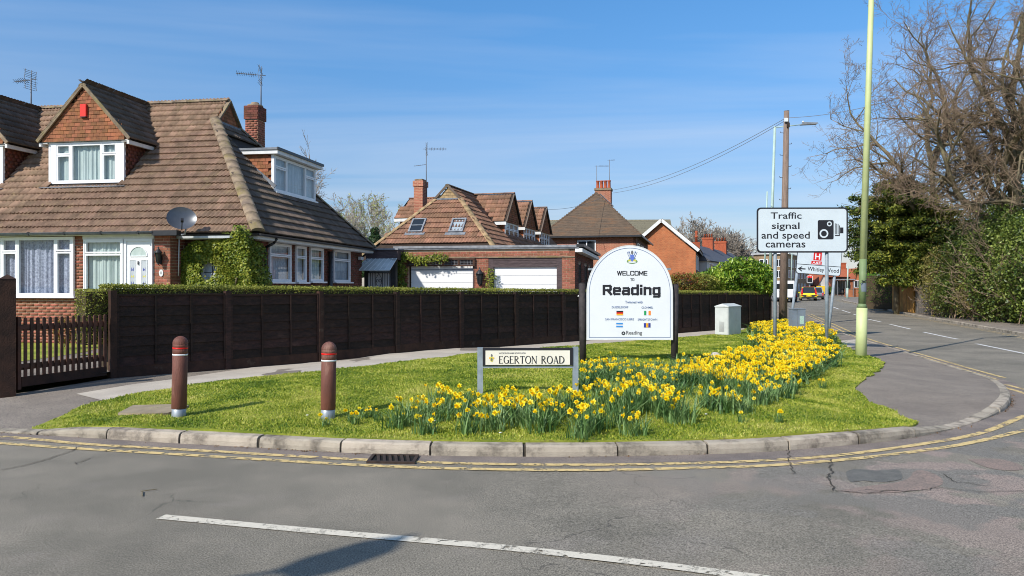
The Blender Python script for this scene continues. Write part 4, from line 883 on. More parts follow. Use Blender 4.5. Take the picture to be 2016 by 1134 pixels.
def serif_text(s_, x0, x1, z0, z1, y, m, parent):
    """thick-and-thin capitals with serifs"""
    def arcp(cx, cy, rx, ry, a0, a1, n=14): return [(cx+rx*math.cos(R(a0+(a1-a0)*i/n)), cy+ry*math.sin(R(a0+(a1-a0)*i/n))) for i in range(n+1)]
    TH, TN = .13, .05
    gl = {'E': (.55, [('v', .08), ('h', 0, .52, .03), ('h', 0, .50, .97), ('h', .08, .40, .52), ('s', .50, .03, .14), ('s', .48, .85, .97)]),
          'R': (.66, [('v', .08), ('a', arcp(.14, .75, .34, .23, 90, -90)), ('l', .22, .52, .62, .0, TH), ('f', .08), ('h', .0, .16, .97)]),
          'T': (.62, [('v', .31), ('h', .0, .62, .97), ('s', .02, .84, .97), ('s', .60, .84, .97), ('f', .31)]),
          'G': (.70, [('a', arcp(.36, .5, .33, .49, 50, 335)), ('v2', .62, 0.05, .42), ('h', .48, .72, .43), ('s', .60, .78, .92)]),
          'O': (.76, [('a', arcp(.38, .5, .35, .49, 0, 360, 24))]),
          'N': (.72, [('n', .08), ('l', .08, .97, .64, .0, TH), ('n', .64), ('h', -.02, .16, .98), ('h', .55, .74, .98), ('f', .08)]),
          'A': (.70, [('l', .34, 1.0, .08, .0, TN), ('l', .34, 1.0, .62, .0, TH), ('h', .17, .52, .34), ('f', .08), ('f', .62)]),
          'D': (.72, [('v', .08), ('a', arcp(.16, .5, .50, .47, 90, -90, 18)), ('h', 0, .2, .03), ('h', 0, .2, .97)]), ' ': (.42, [])}
    W = sum(gl[c][0]+.10 for c in s_)-.10; kx = (x1-x0)/W; kz = z1-z0; x = 0; mb = MB(); k = [0]
    def st(p, q, w0, w1=None):
        w1 = w1 or w0; a = Vector((p[0], p[1])); b = Vector((q[0], q[1])); d = (b-a); n = Vector((-d.y, d.x)).normalized(); k[0] += 1; yy = y-k[0]*.00003
        mb.poly([(x0+(x+v.x)*kx, yy, z0+v.y*kz) for v in (a-n*w0/2, b-n*w1/2, b+n*w1/2, a+n*w0/2)])
    for c in s_:
        for e in gl[c][1]:
            if e[0] == 'v': st((e[1], 0), (e[1], 1), TH); st((e[1]-.12, .02), (e[1]+.12, .02), .035)
            elif e[0] == 'n': st((e[1], 0), (e[1], 1), TN)
            elif e[0] == 'v2': st((e[1], e[2]), (e[1], e[3]), TH)
            elif e[0] == 'h': st((e[1], e[3]), (e[2], e[3]), TN)
            elif e[0] == 's': st((e[1], e[2]), (e[1], e[3]), TN)
            elif e[0] == 'f': st((e[1]-.12, .02), (e[1]+.12, .02), .035)
            elif e[0] == 'l': st((e[1], e[2]), (e[3], e[4]), e[5])
            elif e[0] == 'a':
                ps = e[1]
                for p, q in zip(ps[:-1], ps[1:]): t_ = abs((q[1]-p[1]))/(math.hypot(q[0]-p[0], q[1]-p[1])+1e-9); st(p, q, TN+(TH-TN)*t_)
        x += gl[c][0]+.10
    return mb.build('lettering', m, parent)
serif_text('EGERTON ROAD', U2(982.5), U2(1110.5), Z2(715), Z2(700.2), -.0485, 'ink', ns)
for a, b, r, m in ((968, 706, 4.6, 'emblem_gold'), (968, 707, 2.6, 'ink_grey'), (968, 699, 2.2, 'ink_grey'), (963.8, 704, 1.3, 'flag_gold'), (972.2, 704, 1.3, 'flag_gold')):
    MB().poly([(U2(a+r*.75*math.cos(t)), -.0485-.0004*(r < 4)-.0004*(r < 2.3), Z2(b+r*1.25*math.sin(t))) for t in [i*.5 for i in range(13)]]).build('crest', m, ns)
# --- camera warning sign
D3 = 19.5; s3 = D3/F; c3 = 1579.0; b3 = Vector((px_at(c3, D3), D3, zin(px_at(c3, D3), D3)))
cs = empty('traffic_sign', b3, R(-1.0), 'large white camera warning road sign with black border on two grey posts', 'road sign')
U3 = lambda px: (px-c3)*s3; Z3 = lambda py: EYE-(py-HY)*s3-b3.z
def rrect(x0, x1, z0, z1, r, n=6):
    out = []
    for cx_, cz_, a in ((x1-r, z1-r, 0), (x0+r, z1-r, 90), (x0+r, z0+r, 180), (x1-r, z0+r, 270)): out += [(cx_+r*math.cos(R(a+90*i/n)), cz_+r*math.sin(R(a+90*i/n))) for i in range(n+1)]
    return out
for a in (1528, 1629): 
    MB().tube((U3(a)-(.0 if a > 1600 else .01), .055, -.2), (U3(a), .055, Z3(412)), .045, .045, 14).build('post', 'sign_post_grey', cs)
MB().prism([(x, -.02, z) for x, z in rrect(U3(1490), U3(1668), Z3(497.5), Z3(408.5), .10)], (0, .02, 0)).build('backing', 'ink', cs)
MB().prism([(x, -.024, z) for x, z in rrect(U3(1493), U3(1665), Z3(494.5), Z3(411.5), .075)], (0, .003, 0)).build('face', 'sign_silver', cs)
for z in (425, 480): MB().box(U3(1492), U3(1666), .001, .02, Z3(z)-.02, Z3(z)+.02).build('cross_rail', 'alu', cs)
for t, x0, x1, y0, y1 in (('Traffic', 1517, 1577.5, 418, 431), ('signal', 1519, 1573.5, 438, 455), ('and speed', 1499, 1593.5, 456, 474.5), ('cameras', 1507, 1585, 477.5, 487.5)):
    fit_text('lettering', t, U3(x0), U3(x1), Z3(y1), Z3(y0), -.0255, 'ink', cs, .012)
sym = lambda ps, m, y, n='camera_symbol': MB().poly([(U3(a), y, Z3(b)) for a, b in ps]).build(n, m, cs)
rr = rrect(1609, 1640, 433.5, 471.5, 3); sym(rr, 'ink', -.0255)
def disc(cx_, cy_, r, m, y): sym([(cx_+r*math.cos(t), cy_+r*math.sin(t)) for t in [i*math.pi/12 for i in range(24)]], m, y)
disc(1621, 460, 8.6, 'sign_silver', -.0265); disc(1621, 460, 5.6, 'ink', -.0275); disc(1631.7, 441, 4.8, 'sign_silver', -.0265); disc(1631.7, 441, 2.6, 'ink', -.0275)
for x0, x1, y0, y1 in ((1642.4, 1643.8, 440, 461.5), (1645.3, 1646.7, 440.5, 461.5), (1648, 1649.4, 441, 461.5), (1642.4, 1652, 463, 465), (1650.5, 1652, 444, 463), (1652.5, 1659, 448, 459.5)): sym([(x0, y1), (x1, y1), (x1, y0), (x0, y0)], 'ink', -.0255)
# --- leaning direction sign behind it
D4 = 27.0; s4 = D4/F; c4_ = 1612.0; b4 = Vector((px_at(c4_, D4), D4, zin(px_at(c4_, D4), D4)))
ds = empty('direction_sign', b4, 0, 'leaning white direction sign with red hospital square and left arrow', 'road sign'); TL = Matrix.Rotation(R(4.2), 4, 'Y')
Ux = lambda px: (px-c4_)*s4; Zx = lambda py: EYE-(py-HY)*s4-b4.z; piv = Vector((Ux(1612), 0, Zx(520)))
def q4(a, b, y): v = Vector((Ux(a), 0, Zx(b)))-piv; v = TL.to_3x3() @ v+piv; return (v.x, y, v.z)
def p4(ps, m, y, name, th=0):
    mb = MB(); mb.prism([q4(a, b, y) for a, b in ps], (0, th, 0)) if th else mb.poly([q4(a, b, y) for a, b in ps]); return mb.build(name, m, ds)
p4(rrect(1568, 1656, 436, 541, 5), 'ink', 0, 'backing', .02); p4(rrect(1569, 1655, 437, 540, 4.5), 'sign_silver', -.004, 'face', .003); p4([(1569, 523.2), (1655, 523.2), (1655, 522), (1569, 522)], 'ink', -.0055, 'dividing_line')
p4([(1600.5, 513), (1616.5, 513), (1616.5, 497), (1600.5, 497)], 'flag_red', -.0055, 'hospital_square'); p4([(1597, 521), (1617.5, 521), (1617.5, 514.5), (1597, 514.5)], 'flag_red', -.0055, 'hospital_square')
for x0, x1, y0, y1 in ((1603.5, 1605.9, 499.5, 511), (1611.1, 1613.5, 499.5, 511), (1605.9, 1611.1, 504.2, 506.4)): p4([(x0, y1), (x1, y1), (x1, y0), (x0, y0)], 'sign_white', -.007, 'hospital_letter')
def t4(t, x0, x1, y0, y1, m, b=.02):
    V, Fc = text_mesh(t, b); mn, mm = V.min(0), V.max(0); me = bpy.data.meshes.new('lettering')
    me.from_pydata([q4(x0+(v[0]-mn[0])/(mm[0]-mn[0])*(x1-x0), y1+(v[1]-mn[1])/(mm[1]-mn[1])*(y0-y1), -.0072) for v in V], [], Fc); me.materials.append(MATS[m]); me.update(); obj('lettering', me, ds)
t4('A&E', 1599, 1615.5, 515.6, 520, 'sign_white', .015); t4('Whitley Wood', 1590.5, 1652, 526.5, 537, 'ink', .01)
p4([(1571, 531.5), (1579, 526.5), (1580.5, 528), (1576.5, 530.3), (1586.5, 530.3), (1586.5, 532.7), (1576.5, 532.7), (1580.5, 535.5), (1579, 537)], 'ink', -.0055, 'arrow')
MB().tube((Ux(1554), .06, -.2), (Ux(1571.5), .06, Zx(528)), .048, .048, 12).build('post', 'sign_post_grey', ds); MB().tube((Ux(1631), .06, -.2), (Ux(1646), .06, Zx(528)), .048, .048, 12).build('post', 'sign_post_grey', ds)
# --- lamp column by the road
g = gi(1695, 702); LD = g.y; lp = empty('street_lamp', (g.x, g.y, g.z), 0, 'tall pale green lamp column at the corner with dark green band', 'street lamp')
zt = lambda py: EYE-(py-HY)/F*LD-g.z; xl = lambda px, py: (px-1695)/F*LD
MB().tube((0, 0, -.1), (xl(1697, 610), 0, zt(606)), .128, .120, 12).build('base_section', 'lamp_green', lp)
MB().tube((xl(1697, 606), 0, zt(606)), (xl(1697.4, 598), 0, zt(598)), .120, .083, 12).build('shoulder', 'lamp_green_dark', lp)
MB().tube((xl(1697.4, 598), 0, zt(598)), (xl(1699, 510), 0, zt(510)), .083, .081, 14).build('painted_band', 'lamp_green_dark', lp)
top = Vector((xl(1712, 0)+.10, 0, 10.2)); MB().tube((xl(1699, 510), 0, zt(510)), top, .081, .055, 14).build('column', 'lamp_green', lp)
MB().tube(top, top+Vector((1.0, .35, .12)), .035, .03, 8).build('arm', 'lamp_green', lp)
mb = MB(); mb.prism([top+Vector((.9, .30, .05)), top+Vector((1.55, .55, .08)), top+Vector((1.6, .57, .16)), top+Vector((1.4, .5, .24)), top+Vector((.9, .30, .2))], (-.09, .24, 0)); mb.build('lantern', 'gutter_grey', lp)
mb = MB()
for a, b in ((0, 16), (-10, 24), (-12, -4)): pass
mb.tube((xl(1699, 554)-.10, -.095, zt(558)), (xl(1699, 554)+.05, -.095, zt(551)), .007, .007, 6); mb.tube((xl(1699, 554)-.03, -.095, zt(553)), (xl(1699, 554)+.01, -.095, zt(556)), .007, .007, 6); mb.tube((xl(1695, 552)-.03, -.095, zt(551.5)), (xl(1695, 552)+.02, -.095, zt(554)), .007, .007, 6); mb.build('scrawled_mark', 'ink', lp)
mb = MB(); k = 7; x0 = xl(1698.2, 566)
mb.pts([(x0+.0845*math.sin(R(-50+100*i/(k-1))), -.0845*math.cos(R(-50+100*i/(k-1))), z) for z in (zt(574), zt(557)) for i in range(k)])
for i in range(k-1): mb.face([i, i+1, k+i+1, k+i])
mb.build('sticker', 'box_blue', lp)
# --- telegraph pole, lamp beyond, third lamp
D5 = 34.0; g5 = Vector((px_at(1541, D5), D5, zin(px_at(1541, D5), D5))); up_ = empty('telegraph_pole', g5, 0, 'weathered wooden telegraph pole with climbing pegs behind the camera sign', 'pole')
z5 = lambda py: EYE-(py-HY)/F*D5-g5.z; x5 = lambda px: (px-1541)/F*D5
MB().tube((0, 0, -.3), (x5(1548.5), 0, z5(219)), .19, .115, 14).build('trunk', 'pole_wood', up_)
MB().lathe([(.118, 0), (.118, .02), (.01, .03)], n=12).build('cap', 'lead', up_, Matrix.Translation((x5(1548.5), 0, z5(219))))
pg = MB()
for k in range(9): z = z5(262+k*22); fx = x5(1548.2-(262+k*22-219)/420*8); sx = 1 if k % 2 else -1; pg.tube((fx, 0, z), (fx+sx*.24, -.02, z+.01), .012, .012, 5); pg.tube((fx+sx*.24, -.02, z+.01), (fx+sx*.26, -.02, z+.06), .012, .012, 5)
pg.build('climbing_peg', 'iron', up_)
MB().box(x5(1546)-.10, x5(1546)+.06, -.20, -.12, z5(241), z5(234)).build('sign_plate', 'sign_white', up_)
MB().box(x5(1548)-.03, x5(1548)+.09, -.19, -.12, z5(252), z5(243)).build('junction_box', 'iron', up_)
def far_lamp(px0, px1, D, pyt, lab, arm=None, r=.085):
    g = Vector((px_at(px0, D), D, T(px_at(px0, D), D)+.1)); o = empty('street_lamp', g, 0, lab, 'street lamp'); H = EYE-(pyt-HY)/F*D-g.z; x1 = (px1-px0)/F*D
    MB().tube((0, 0, -.1), (0+x1*.12, 0, 1.2), r*1.4, r*1.35, 10).build('base_section', 'lamp_pale', o); MB().tube((x1*.12, 0, 1.2), (x1, 0, H), r, r*.75, 10).build('column', 'lamp_pale', o)
    if arm:
        ax = (arm[0]-px1)/F*D; az = -(arm[1]-pyt)/F*D; MB().tube((x1, 0, H-.05), (x1+ax*.8, 0, H+az), .03, .025, 8).build('arm', 'lamp_pale', o)
        mb = MB(); mb.prism([(x1+ax*.72, -.12, H+az-.04), (x1+ax*1.18, -.12, H+az+.0), (x1+ax*1.2, -.12, H+az+.08), (x1+ax*.8, -.12, H+az+.10)], (0, .24, 0)); mb.build('lantern', 'gutter_grey', o)
        MB().lathe([(.05, 0), (.05, .07), (.02, .09)], n=10).build('light_sensor', 'white_paint', o, Matrix.Translation((x1+ax*.8, 0, H+az+.10)))
    return o
far_lamp(1513, 1525.5, 40, 249, 'slim pale lamp post with long arm, just left of the telegraph pole', arm=(1595, 245))
far_lamp(1503, 1510.5, 78, 377, 'thin far lamp post seen left of the armed one above the sign', r=.10)
far_lamp(1557, 1560, 92, 470, 'thin distant lamp post by the block of flats', r=.07)
far_lamp(1668, 1669.5, 88, 524, 'white thin post left of the green lamp column, beyond the junction', r=.09)
far_lamp(1575, 1604, 300, 430, 'distant lamp post hidden behind the signs', r=.09) if False else None
# wires
def wire(name, A, B, sag, lab):
    ps = [Vector(A).lerp(Vector(B), i/24)-Vector((0, 0, sag*4*(i/24)*(1-i/24))) for i in range(25)]; mb = MB()
    for a, b in zip(ps[:-1], ps[1:]): mb.tube(a, b, .012, .012, 4, False)
    tag(mb.build(name, 'ink_grey'), lab, 'cable')
tp = g5+Vector((x5(1547.5), 0, z5(232)))
wire('overhead_wire', tp, P3(1207, 374, 53), .5, 'upper overhead cable from the telegraph pole to the red chimney'); wire('overhead_wire', tp-Vector((0, 0, .1)), P3(1207, 380, 53), .55, 'lower overhead cable from the telegraph pole to the red chimney')
wire('overhead_wire', tp, P3(1760, 196, 30), .15, 'overhead cable from the telegraph pole towards the bare trees on the right')
wire('overhead_wire', P3(1192, 384, 54), P3(1072, 412, 44), .3, 'overhead cable between the chimney and the three gables')
wire('overhead_wire', P3(1470, 473, 120), P3(1500, 464, 45), .1, 'faint far cable left of the camera sign')
# --- cabinets
D6 = 24.7; cw = Vector((px_at(1434, D6), D6)); zb = zin(cw.x, cw.y)
cb_ = empty('telecom_cabinet', (cw.x, cw.y, zb), math.atan2(FD.y, FD.x), 'pale grey steel street cabinet with sloped lid in front of the fence', 'cabinet')
# local x runs along the fence, local y away from the road, corner at origin
L_, W_, H_ = .92, .47, EYE-(605-HY)/F*D6-zb
MB().box(.0, L_, 0.0, W_, -.05, H_).build('body', 'cabinet', cb_)
lid = MB(); lid.pts([(-.015, -.015, H_), (L_+.015, -.015, H_), (L_+.015, W_+.015, H_), (-.015, W_+.015, H_), (-.015, -.015, H_+.03), (L_+.015, -.015, H_+.03), (L_+.015, W_+.015, H_+.03), (-.015, W_+.015, H_+.03), (.03, W_*.5, H_+.115), (L_-.03, W_*.5, H_+.115)])
for f in ((3, 2, 1, 0), (0, 1, 5, 4), (1, 2, 6, 5), (2, 3, 7, 6), (3, 0, 4, 7), (4, 5, 9, 8), (5, 6, 9), (6, 7, 8, 9), (7, 4, 8)): lid.face(list(f))
lid.build('lid', 'cabinet', cb_)
MB().box(-.008, -.001, .03, W_-.03, .03, H_-.04).build('door', 'cabinet', cb_)
vt = MB()
for k in range(10): vt.box(-.011, -.0075, W_*.3, W_*.68, .12+k*.034, .132+k*.034)
vt.build('vent', 'ink_grey', cb_); MB().box(.03, L_-.03, -.008, -.001, .03, H_-.04).build('door', 'cabinet', cb_)
D7 = 26.0; g7 = Vector((px_at(1570, D7), D7, zin(px_at(1570, D7), D7))); jb_ = empty('junction_box', g7, R(8), 'small blue-grey utility box with a sticker at the foot of the leaning sign', 'utility box')
H7 = EYE-(609-HY)/F*D7-g7.z
MB().box(-.24, -.06, -.10, .16, -.05, H7).build('side_door', 'box_blue', jb_); MB().box(-.055, .23, -.115, .16, -.05, H7).build('body', 'box_blue', jb_); MB().box(-.25, .24, -.125, .17, H7, H7+.025).build('lid', 'box_blue', jb_)
MB().box(.02, .17, -.119, -.1155, H7-.5, H7-.22).build('sticker', 'sticker', jb_)
# ================================================================ FENCE, GATE, HEDGE
def zf(t): p = FENCE0+FD*t; return zin(p.x, p.y)
fz = lambda t: EYE-.018*1*0-(18/F)*(FENCE0.y+FD.y*t)                     # panel top
fn = empty('panel_fence', (FENCE0.x, FENCE0.y, 0), math.atan2(FD.y, FD.x), 'long dark brown overlap panel fence along the footway behind the verge', 'fence')
BAY = 1.97; nb = 13
for k in range(nb+1):
    t = k*BAY; z0 = zf(t); MB().box(t-.05, t+.05, -.055, .045, z0-.2, fz(t)+.075).build('post', 'fence_weathered' if k in (0, 2) else 'fence_wood', fn)
    if k == nb: break
    a, b = t+.052, t+BAY-.052; zt_ = (fz(t)+fz(t+BAY))/2; zb_ = (zf(t)+zf(t+BAY))/2
    mb = MB(); mb.box(a, b, -.025, .012, zb_-.1, zb_+.19+random.uniform(-.01, .02)); mb.build('gravel_board', 'fence_weathered', fn)
    n = 7; h = (zt_-zb_-.20)/n
    for q in range(n):
        zz = zb_+.20+q*h; w1, w2 = random.uniform(-.005, .005), random.uniform(-.005, .005)
        mb = MB(); mb.pts([(a, -.030, zz-.012+w1), (b, -.030, zz-.012+w2), (b, -.018, zz-.012+w2), (a, -.018, zz-.012+w1), (a, -.010, zz+h+.012), (b, -.010, zz+h+.012), (b, .002, zz+h+.012), (a, .002, zz+h+.012)])
        for f in ((0, 3, 2, 1), (4, 5, 6, 7), (0, 1, 5, 4), (1, 2, 6, 5), (2, 3, 7, 6), (3, 0, 4, 7)): mb.face(list(f))
        mb.build('slat', 'fence_wood', fn)
    MB().box(a, b, -.038, .018, zt_-.004, zt_+.026).build('top_rail', 'fence_weathered', fn)
    for q in range(4): x = a+(b-a)*(q+.02)/3 if q < 3 else b-.03; x = a+(b-a-.034)*q/3; MB().box(x, x+.034, -.046, -.028, zb_+.19, zt_-.006).build('batten', 'fence_wood', fn)
# gate post with pyramid top and hook hinges
gp = empty('gate_post', (GP.x-.02, GP.y, 0), R(38), 'stout dark timber gate post with pointed top at the left edge', 'gate post'); z0 = .2; zt_ = EYE-(549-HY)/F*10.75
MB().box(-.095, .095, -.095, .095, z0-.3, zt_).build('shaft', 'fence_weathered', gp)
mb = MB(); mb.pts([(-.1, -.1, zt_), (.1, -.1, zt_), (.1, .1, zt_), (-.1, .1, zt_), (0, 0, zt_+.065)]); [mb.face(list(f)) for f in ((0, 1, 4), (1, 2, 4), (2, 3, 4), (3, 0, 4), (3, 2, 1, 0))]; mb.build('pointed_cap', 'fence_weathered', gp)
ga = Vector((GP.x+.10, GP.y+.12)); gb_ = Vector((FENCE0.x-.05, FENCE0.y-.10)); gd = (gb_-ga); GL = gd.length; gt = empty('picket_gate', (ga.x, ga.y, .23), math.atan2(gd.y, gd.x), 'low brown picket garden gate between the pointed post and the fence', 'gate')
n = 15
for k in range(n):
    x = .03+(GL-.09)*k/(n-1); h = .96+.02*math.sin(k*.9)*0; mb = MB(); wd = .048
    P = [(x, -.02, .12), (x+wd, -.02, .12), (x+wd, -.02, h-.02)]+[(x+wd/2+wd/2*math.cos(a), -.02, h-.02+wd/2*math.sin(a)) for a in [i*math.pi/6 for i in range(1, 6)]]+[(x, -.02, h-.02)]
    mb.prism(P, (0, .018, 0)); mb.build('picket', 'gate_wood', gt)
for z in (.22, .78): MB().box(.0, GL-.02, 0.0, .035, z, z+.085).build('rail', 'gate_wood', gt)
MB().bar((.05, .017, .28), (GL-.08, .017, .80), .034, .06).build('brace', 'gate_wood', gt) if False else None
MB().box(.0, GL, -.012, .02, -.02, .12).build('bottom_board', 'fence_weathered', gt)
for z in (.25, .80): MB().box(-.06, .10, -.034, -.021, z, z+.06).build('hinge', 'gate_wood', gt)
MB().box(-.075, -.025, -.03, .03, -.05, .98).build('hanging_stile', 'gate_wood', gt)
# hedge behind the fence
hd = empty('hedge', (0, 0, 0), 0, 'long clipped privet hedge standing just above the dark fence', 'hedge')
core = MB(); c0 = FENCE0+FD*.0-FN*.14; ztop = lambda t: fz(t)+.15-.02*sstep(t/20); HL = 25.4
for i in range(26): pass
ps = []
for i in range(27):
    t = .02+HL*i/26
    for wv, zz in ((.12, .1), (.12, None), (.55, None), (.55, .1)): p = FENCE0+FD*t-FN*wv; ps.append((p.x, p.y, zf(t)+.0 if zz else ztop(t)-.045))
core.pts(ps)
for i in range(26):
    for q in range(3): core.face([4*i+q, 4*i+q+1, 4*i+5+q, 4*i+4+q])
core.face([0, 1, 2, 3]); core.face([107, 106, 105, 104]); core.build('stems', 'core_brown', hd)
n = 60000; t = HL*RNG.random(n)**1.25; wv = RNG.uniform(.08, .60, n); P0 = np.array([FENCE0.x, FENCE0.y])+np.outer(t, FD)-np.outer(wv, FN); zt_ = np.array([1]*n)*0.0+(EYE-(18/F)*(FENCE0.y+FD.y*t))+.158-.02*np.clip(t/20, 0, 1)
zz = zt_+RNG.normal(0, .018, n)-.012; side = RNG.random(n) < .38; wv2 = np.where(RNG.random(n) < .5, .085, .58)+RNG.normal(0, .01, n); P0[side] = np.array([FENCE0.x, FENCE0.y])+np.outer(t[side], FD)-np.outer(wv2[side], FN); zz[side] = zt_[side]-RNG.uniform(0, .18, side.sum())
leaf_cloud('leaves', np.column_stack([P0, zz]), .030, 'hedge_leaf', hd, up=.8)
# hedge end by the gate
n = 9000; t = -RNG.uniform(0.0, .42, n)*1; wv = RNG.uniform(.10, .62, n); P0 = np.array([FENCE0.x, FENCE0.y])+np.outer(t, FD*.9)-np.outer(wv, FN); zz = RNG.uniform(.72, 1.60, n); m = (t < -.3) | (wv < .18) | (zz > 1.53)
leaf_cloud('leaves', np.column_stack([P0, zz])[m], .032, 'hedge_leaf', hd, up=.3); cc = FENCE0-FD*.02
core = MB(); core.obox((*(cc-FN*.16), .70), (*(-FD*.33), 0), (*(-FN*.42), 0), (0, 0, .85)); core.build('stems', 'core_brown', hd)
# ================================================================ HOUSE ONE (chalet bungalow, left)
A1 = R(-9.3)
h1 = empty('brick_house', (-6.07, 18.2, 0), A1, 'red brick chalet bungalow with brown tiled half-hipped roof and gabled dormers', 'house')
ZE, ZG, ZR = 2.93, 6.43, 7.13; BG, BR, BB = 3.4, 4.05, 8.1; AG = -3.1; AL = -15.0
I3 = lambda x, y, z: Vector((x, y, z))
F_front = frame((0, .3, 0), (1, 0, 0), (0, 1, 0), (0, 0, 1))
# walls -------------------------------------------------------
BA = [(-6.65, -4.60, 1.40, 2.86), (-4.33, -3.27, 1.38, 2.86), (-3.27, -2.49, .55, 2.86)]       # openings in the front bay wall (a0,a1,z0,z1)
Mb = frame((-14.5, -.34, 0), (1, 0, 0), (0, 1, 0), (0, 0, 1)); sh = lambda L: [(a+14.5, b+14.5, c, d) for a, b, c, d in L]
W_b = 14.5-2.07
wall('front_wall', Mb, W_b, 2.88, sh(BA), 'mortar', h1, .2, .1)
Mr = frame((-2.07, -.338, 0), (0, 1, 0), (-1, 0, 0), (0, 0, 1)); wall('return_wall', Mr, .62, 2.88, [], 'mortar', h1, .2, .1)
RW = (-1.62, -1.02, 1.65, 2.25)
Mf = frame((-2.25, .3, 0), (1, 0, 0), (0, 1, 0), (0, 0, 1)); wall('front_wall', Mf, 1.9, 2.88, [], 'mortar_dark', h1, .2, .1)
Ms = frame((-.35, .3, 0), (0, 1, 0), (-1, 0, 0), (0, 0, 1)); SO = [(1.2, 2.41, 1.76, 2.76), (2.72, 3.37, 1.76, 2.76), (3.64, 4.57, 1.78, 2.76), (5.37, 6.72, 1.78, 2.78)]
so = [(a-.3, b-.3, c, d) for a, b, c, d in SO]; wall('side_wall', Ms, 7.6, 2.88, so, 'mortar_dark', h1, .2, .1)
wall('back_wall', frame((-15, 7.7, 0), (1, 0, 0), (0, 1, 0), (0, 0, 1)), 14.6, 2.88, [], 'mortar', h1, .2, .1)
wall('party_wall', frame((-14.7, -.3, 0), (0, 1, 0), (-1, 0, 0), (0, 0, 1)), 8.1, 2.88, [], 'mortar', h1, .2, .1)
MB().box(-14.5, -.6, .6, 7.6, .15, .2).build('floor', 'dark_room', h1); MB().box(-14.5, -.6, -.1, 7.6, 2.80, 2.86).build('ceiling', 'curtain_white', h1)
bm_ = [m for m in brick_mats(Mb, W_b, 2.88, sh(BA), z0=.1) if m.translation.x > -8.2]+brick_mats(Mr, .62, 2.88, [], z0=.1)
pieces('brick', BRICK, bm_, 'brick', h1, 300)
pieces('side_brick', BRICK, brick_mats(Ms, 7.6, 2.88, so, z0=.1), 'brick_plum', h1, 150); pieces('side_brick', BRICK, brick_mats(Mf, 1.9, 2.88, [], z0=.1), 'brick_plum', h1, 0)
# windows of the ground floor
def at1(a, b, z, side=False): return frame((a, b, z), (0, 1, 0), (-1, 0, 0), (0, 0, 1)) if side else frame((a, b, z), (1, 0, 0), (0, 1, 0), (0, 0, 1))
window(at1(-6.65, -.40, 1.40), 2.05, 1.45, [(0.02, .225, 0, .76), (.02, .225, .77, 1), (.235, .765, 0, 1), (.775, .985, 0, .76), (.775, .985, .77, 1)], h1, 'curtain_lace')
window(at1(-4.33, -.40, 1.38), 1.06, 1.40, [(0, 1, 0, .76), (0, 1, .77, 1)], h1, 'curtain_green')
MB().box(-4.37, -2.47, -.385, -.32, 2.781, 2.875).build('head_board', 'white_paint', h1)
# front door
dr = MB(); dx0, dx1, dz0, dz1 = -3.25, -2.50, .56, 2.78; X = lambda f: dx0+.06+(dx1-dx0-.12)*f; Zd = lambda f: dz0+(dz1-dz0-.06)*f
fo = MB(); fo.box(dx0, dx0+.06, -.40, -.30, dz0, dz1); fo.box(dx1-.06, dx1, -.40, -.30, dz0, dz1); fo.box(dx0+.06, dx1-.06, -.40, -.30, dz1-.06, dz1); fo.build('door_frame', 'upvc', h1)
door = MB().box(X(0), X(1), -.375, -.33, dz0, dz1-.06).build('door', 'upvc', h1)
ztop = dz1-.18; cxd = (X(0)+X(1))/2; rr_ = .23
fan = [(cxd+rr_*math.cos(R(180*i/16)), -.379, ztop-rr_*1.02+rr_*math.sin(R(180*i/16))) for i in range(17)]; MB().prism(fan, (0, .002, 0)).build('fanlight', 'curtain_green', door)
rim = MB(); 
for i in range(16): rim.bar(Vector(fan[i])+I3(0, -.004, 0), Vector(fan[i+1])+I3(0, -.004, 0), .022, .018, (0, 1, 0))
rim.bar(Vector(fan[0])+I3(-.01, -.004, 0), Vector(fan[-1])+I3(.01, -.004, 0), .022, .018, (0, 1, 0)); rim.build('fanlight_rim', 'upvc', door)
zl0, zl1 = 1.50, ztop-rr_*1.02-.10
for xc in (cxd-.155, cxd+.155):
    MB().box(xc-.068, xc+.068, -.381, -.378, zl0, zl1).build('leaded_pane', 'curtain_white', door)
    r2 = MB(); r2.box(xc-.085, xc-.068, -.389, -.37, zl0-.017, zl1+.017); r2.box(xc+.068, xc+.085, -.389, -.37, zl0-.017, zl1+.017); r2.box(xc-.068, xc+.068, -.389, -.37, zl1, zl1+.017); r2.box(xc-.068, xc+.068, -.389, -.37, zl0-.017, zl0); r2.build('pane_rim', 'upvc', door)
    for f, m, w_, h_ in ((.72, 'flag_blue', .030, .10), (.28, 'flag_blue', .030, .10), (.5, 'emblem_gold', .035, .07)):
        zc_ = zl0+(zl1-zl0)*f; MB().poly([(xc-w_, -.3825, zc_+h_*.5), (xc, -.3825, zc_-h_*.2), (xc+w_, -.3825, zc_+h_*.5), (xc+w_, -.3825, zc_-h_*.5), (xc, -.3825, zc_+h_*.1-.02), (xc-w_, -.3825, zc_-h_*.5)][:6]).build('stained_glass', m, door)
MB().tube((cxd, -.39, zl1-.02), (cxd, -.39, zl1-.10), .018, .018, 8).build('knocker', 'ink_grey', door)
hn = MB(); hn.box(X(0)+.03, X(0)+.055, -.40, -.375, 1.45, 1.66); hn.tube((X(0)+.04, -.41, 1.58), (X(0)+.13, -.41, 1.58), .009, .009, 6); hn.build('handle', 'ink_grey', door)
# side windows
for i, (a, b, c, d) in enumerate(SO):
    L = [(0, 1, 0, .70), (0, 1, .71, 1)]
    window(at1(-.30, a, c, True), b-a, d-c, L, h1, 'curtain_white' if i in (0, 1) else ('curtain_green' if i == 2 else 'curtain_white'), bar=.04, sillw=.1)
MB().box(-.36, -.30, -.0+.3, 8.0, 2.78, 2.88).build('side_fascia', 'white_paint', h1)
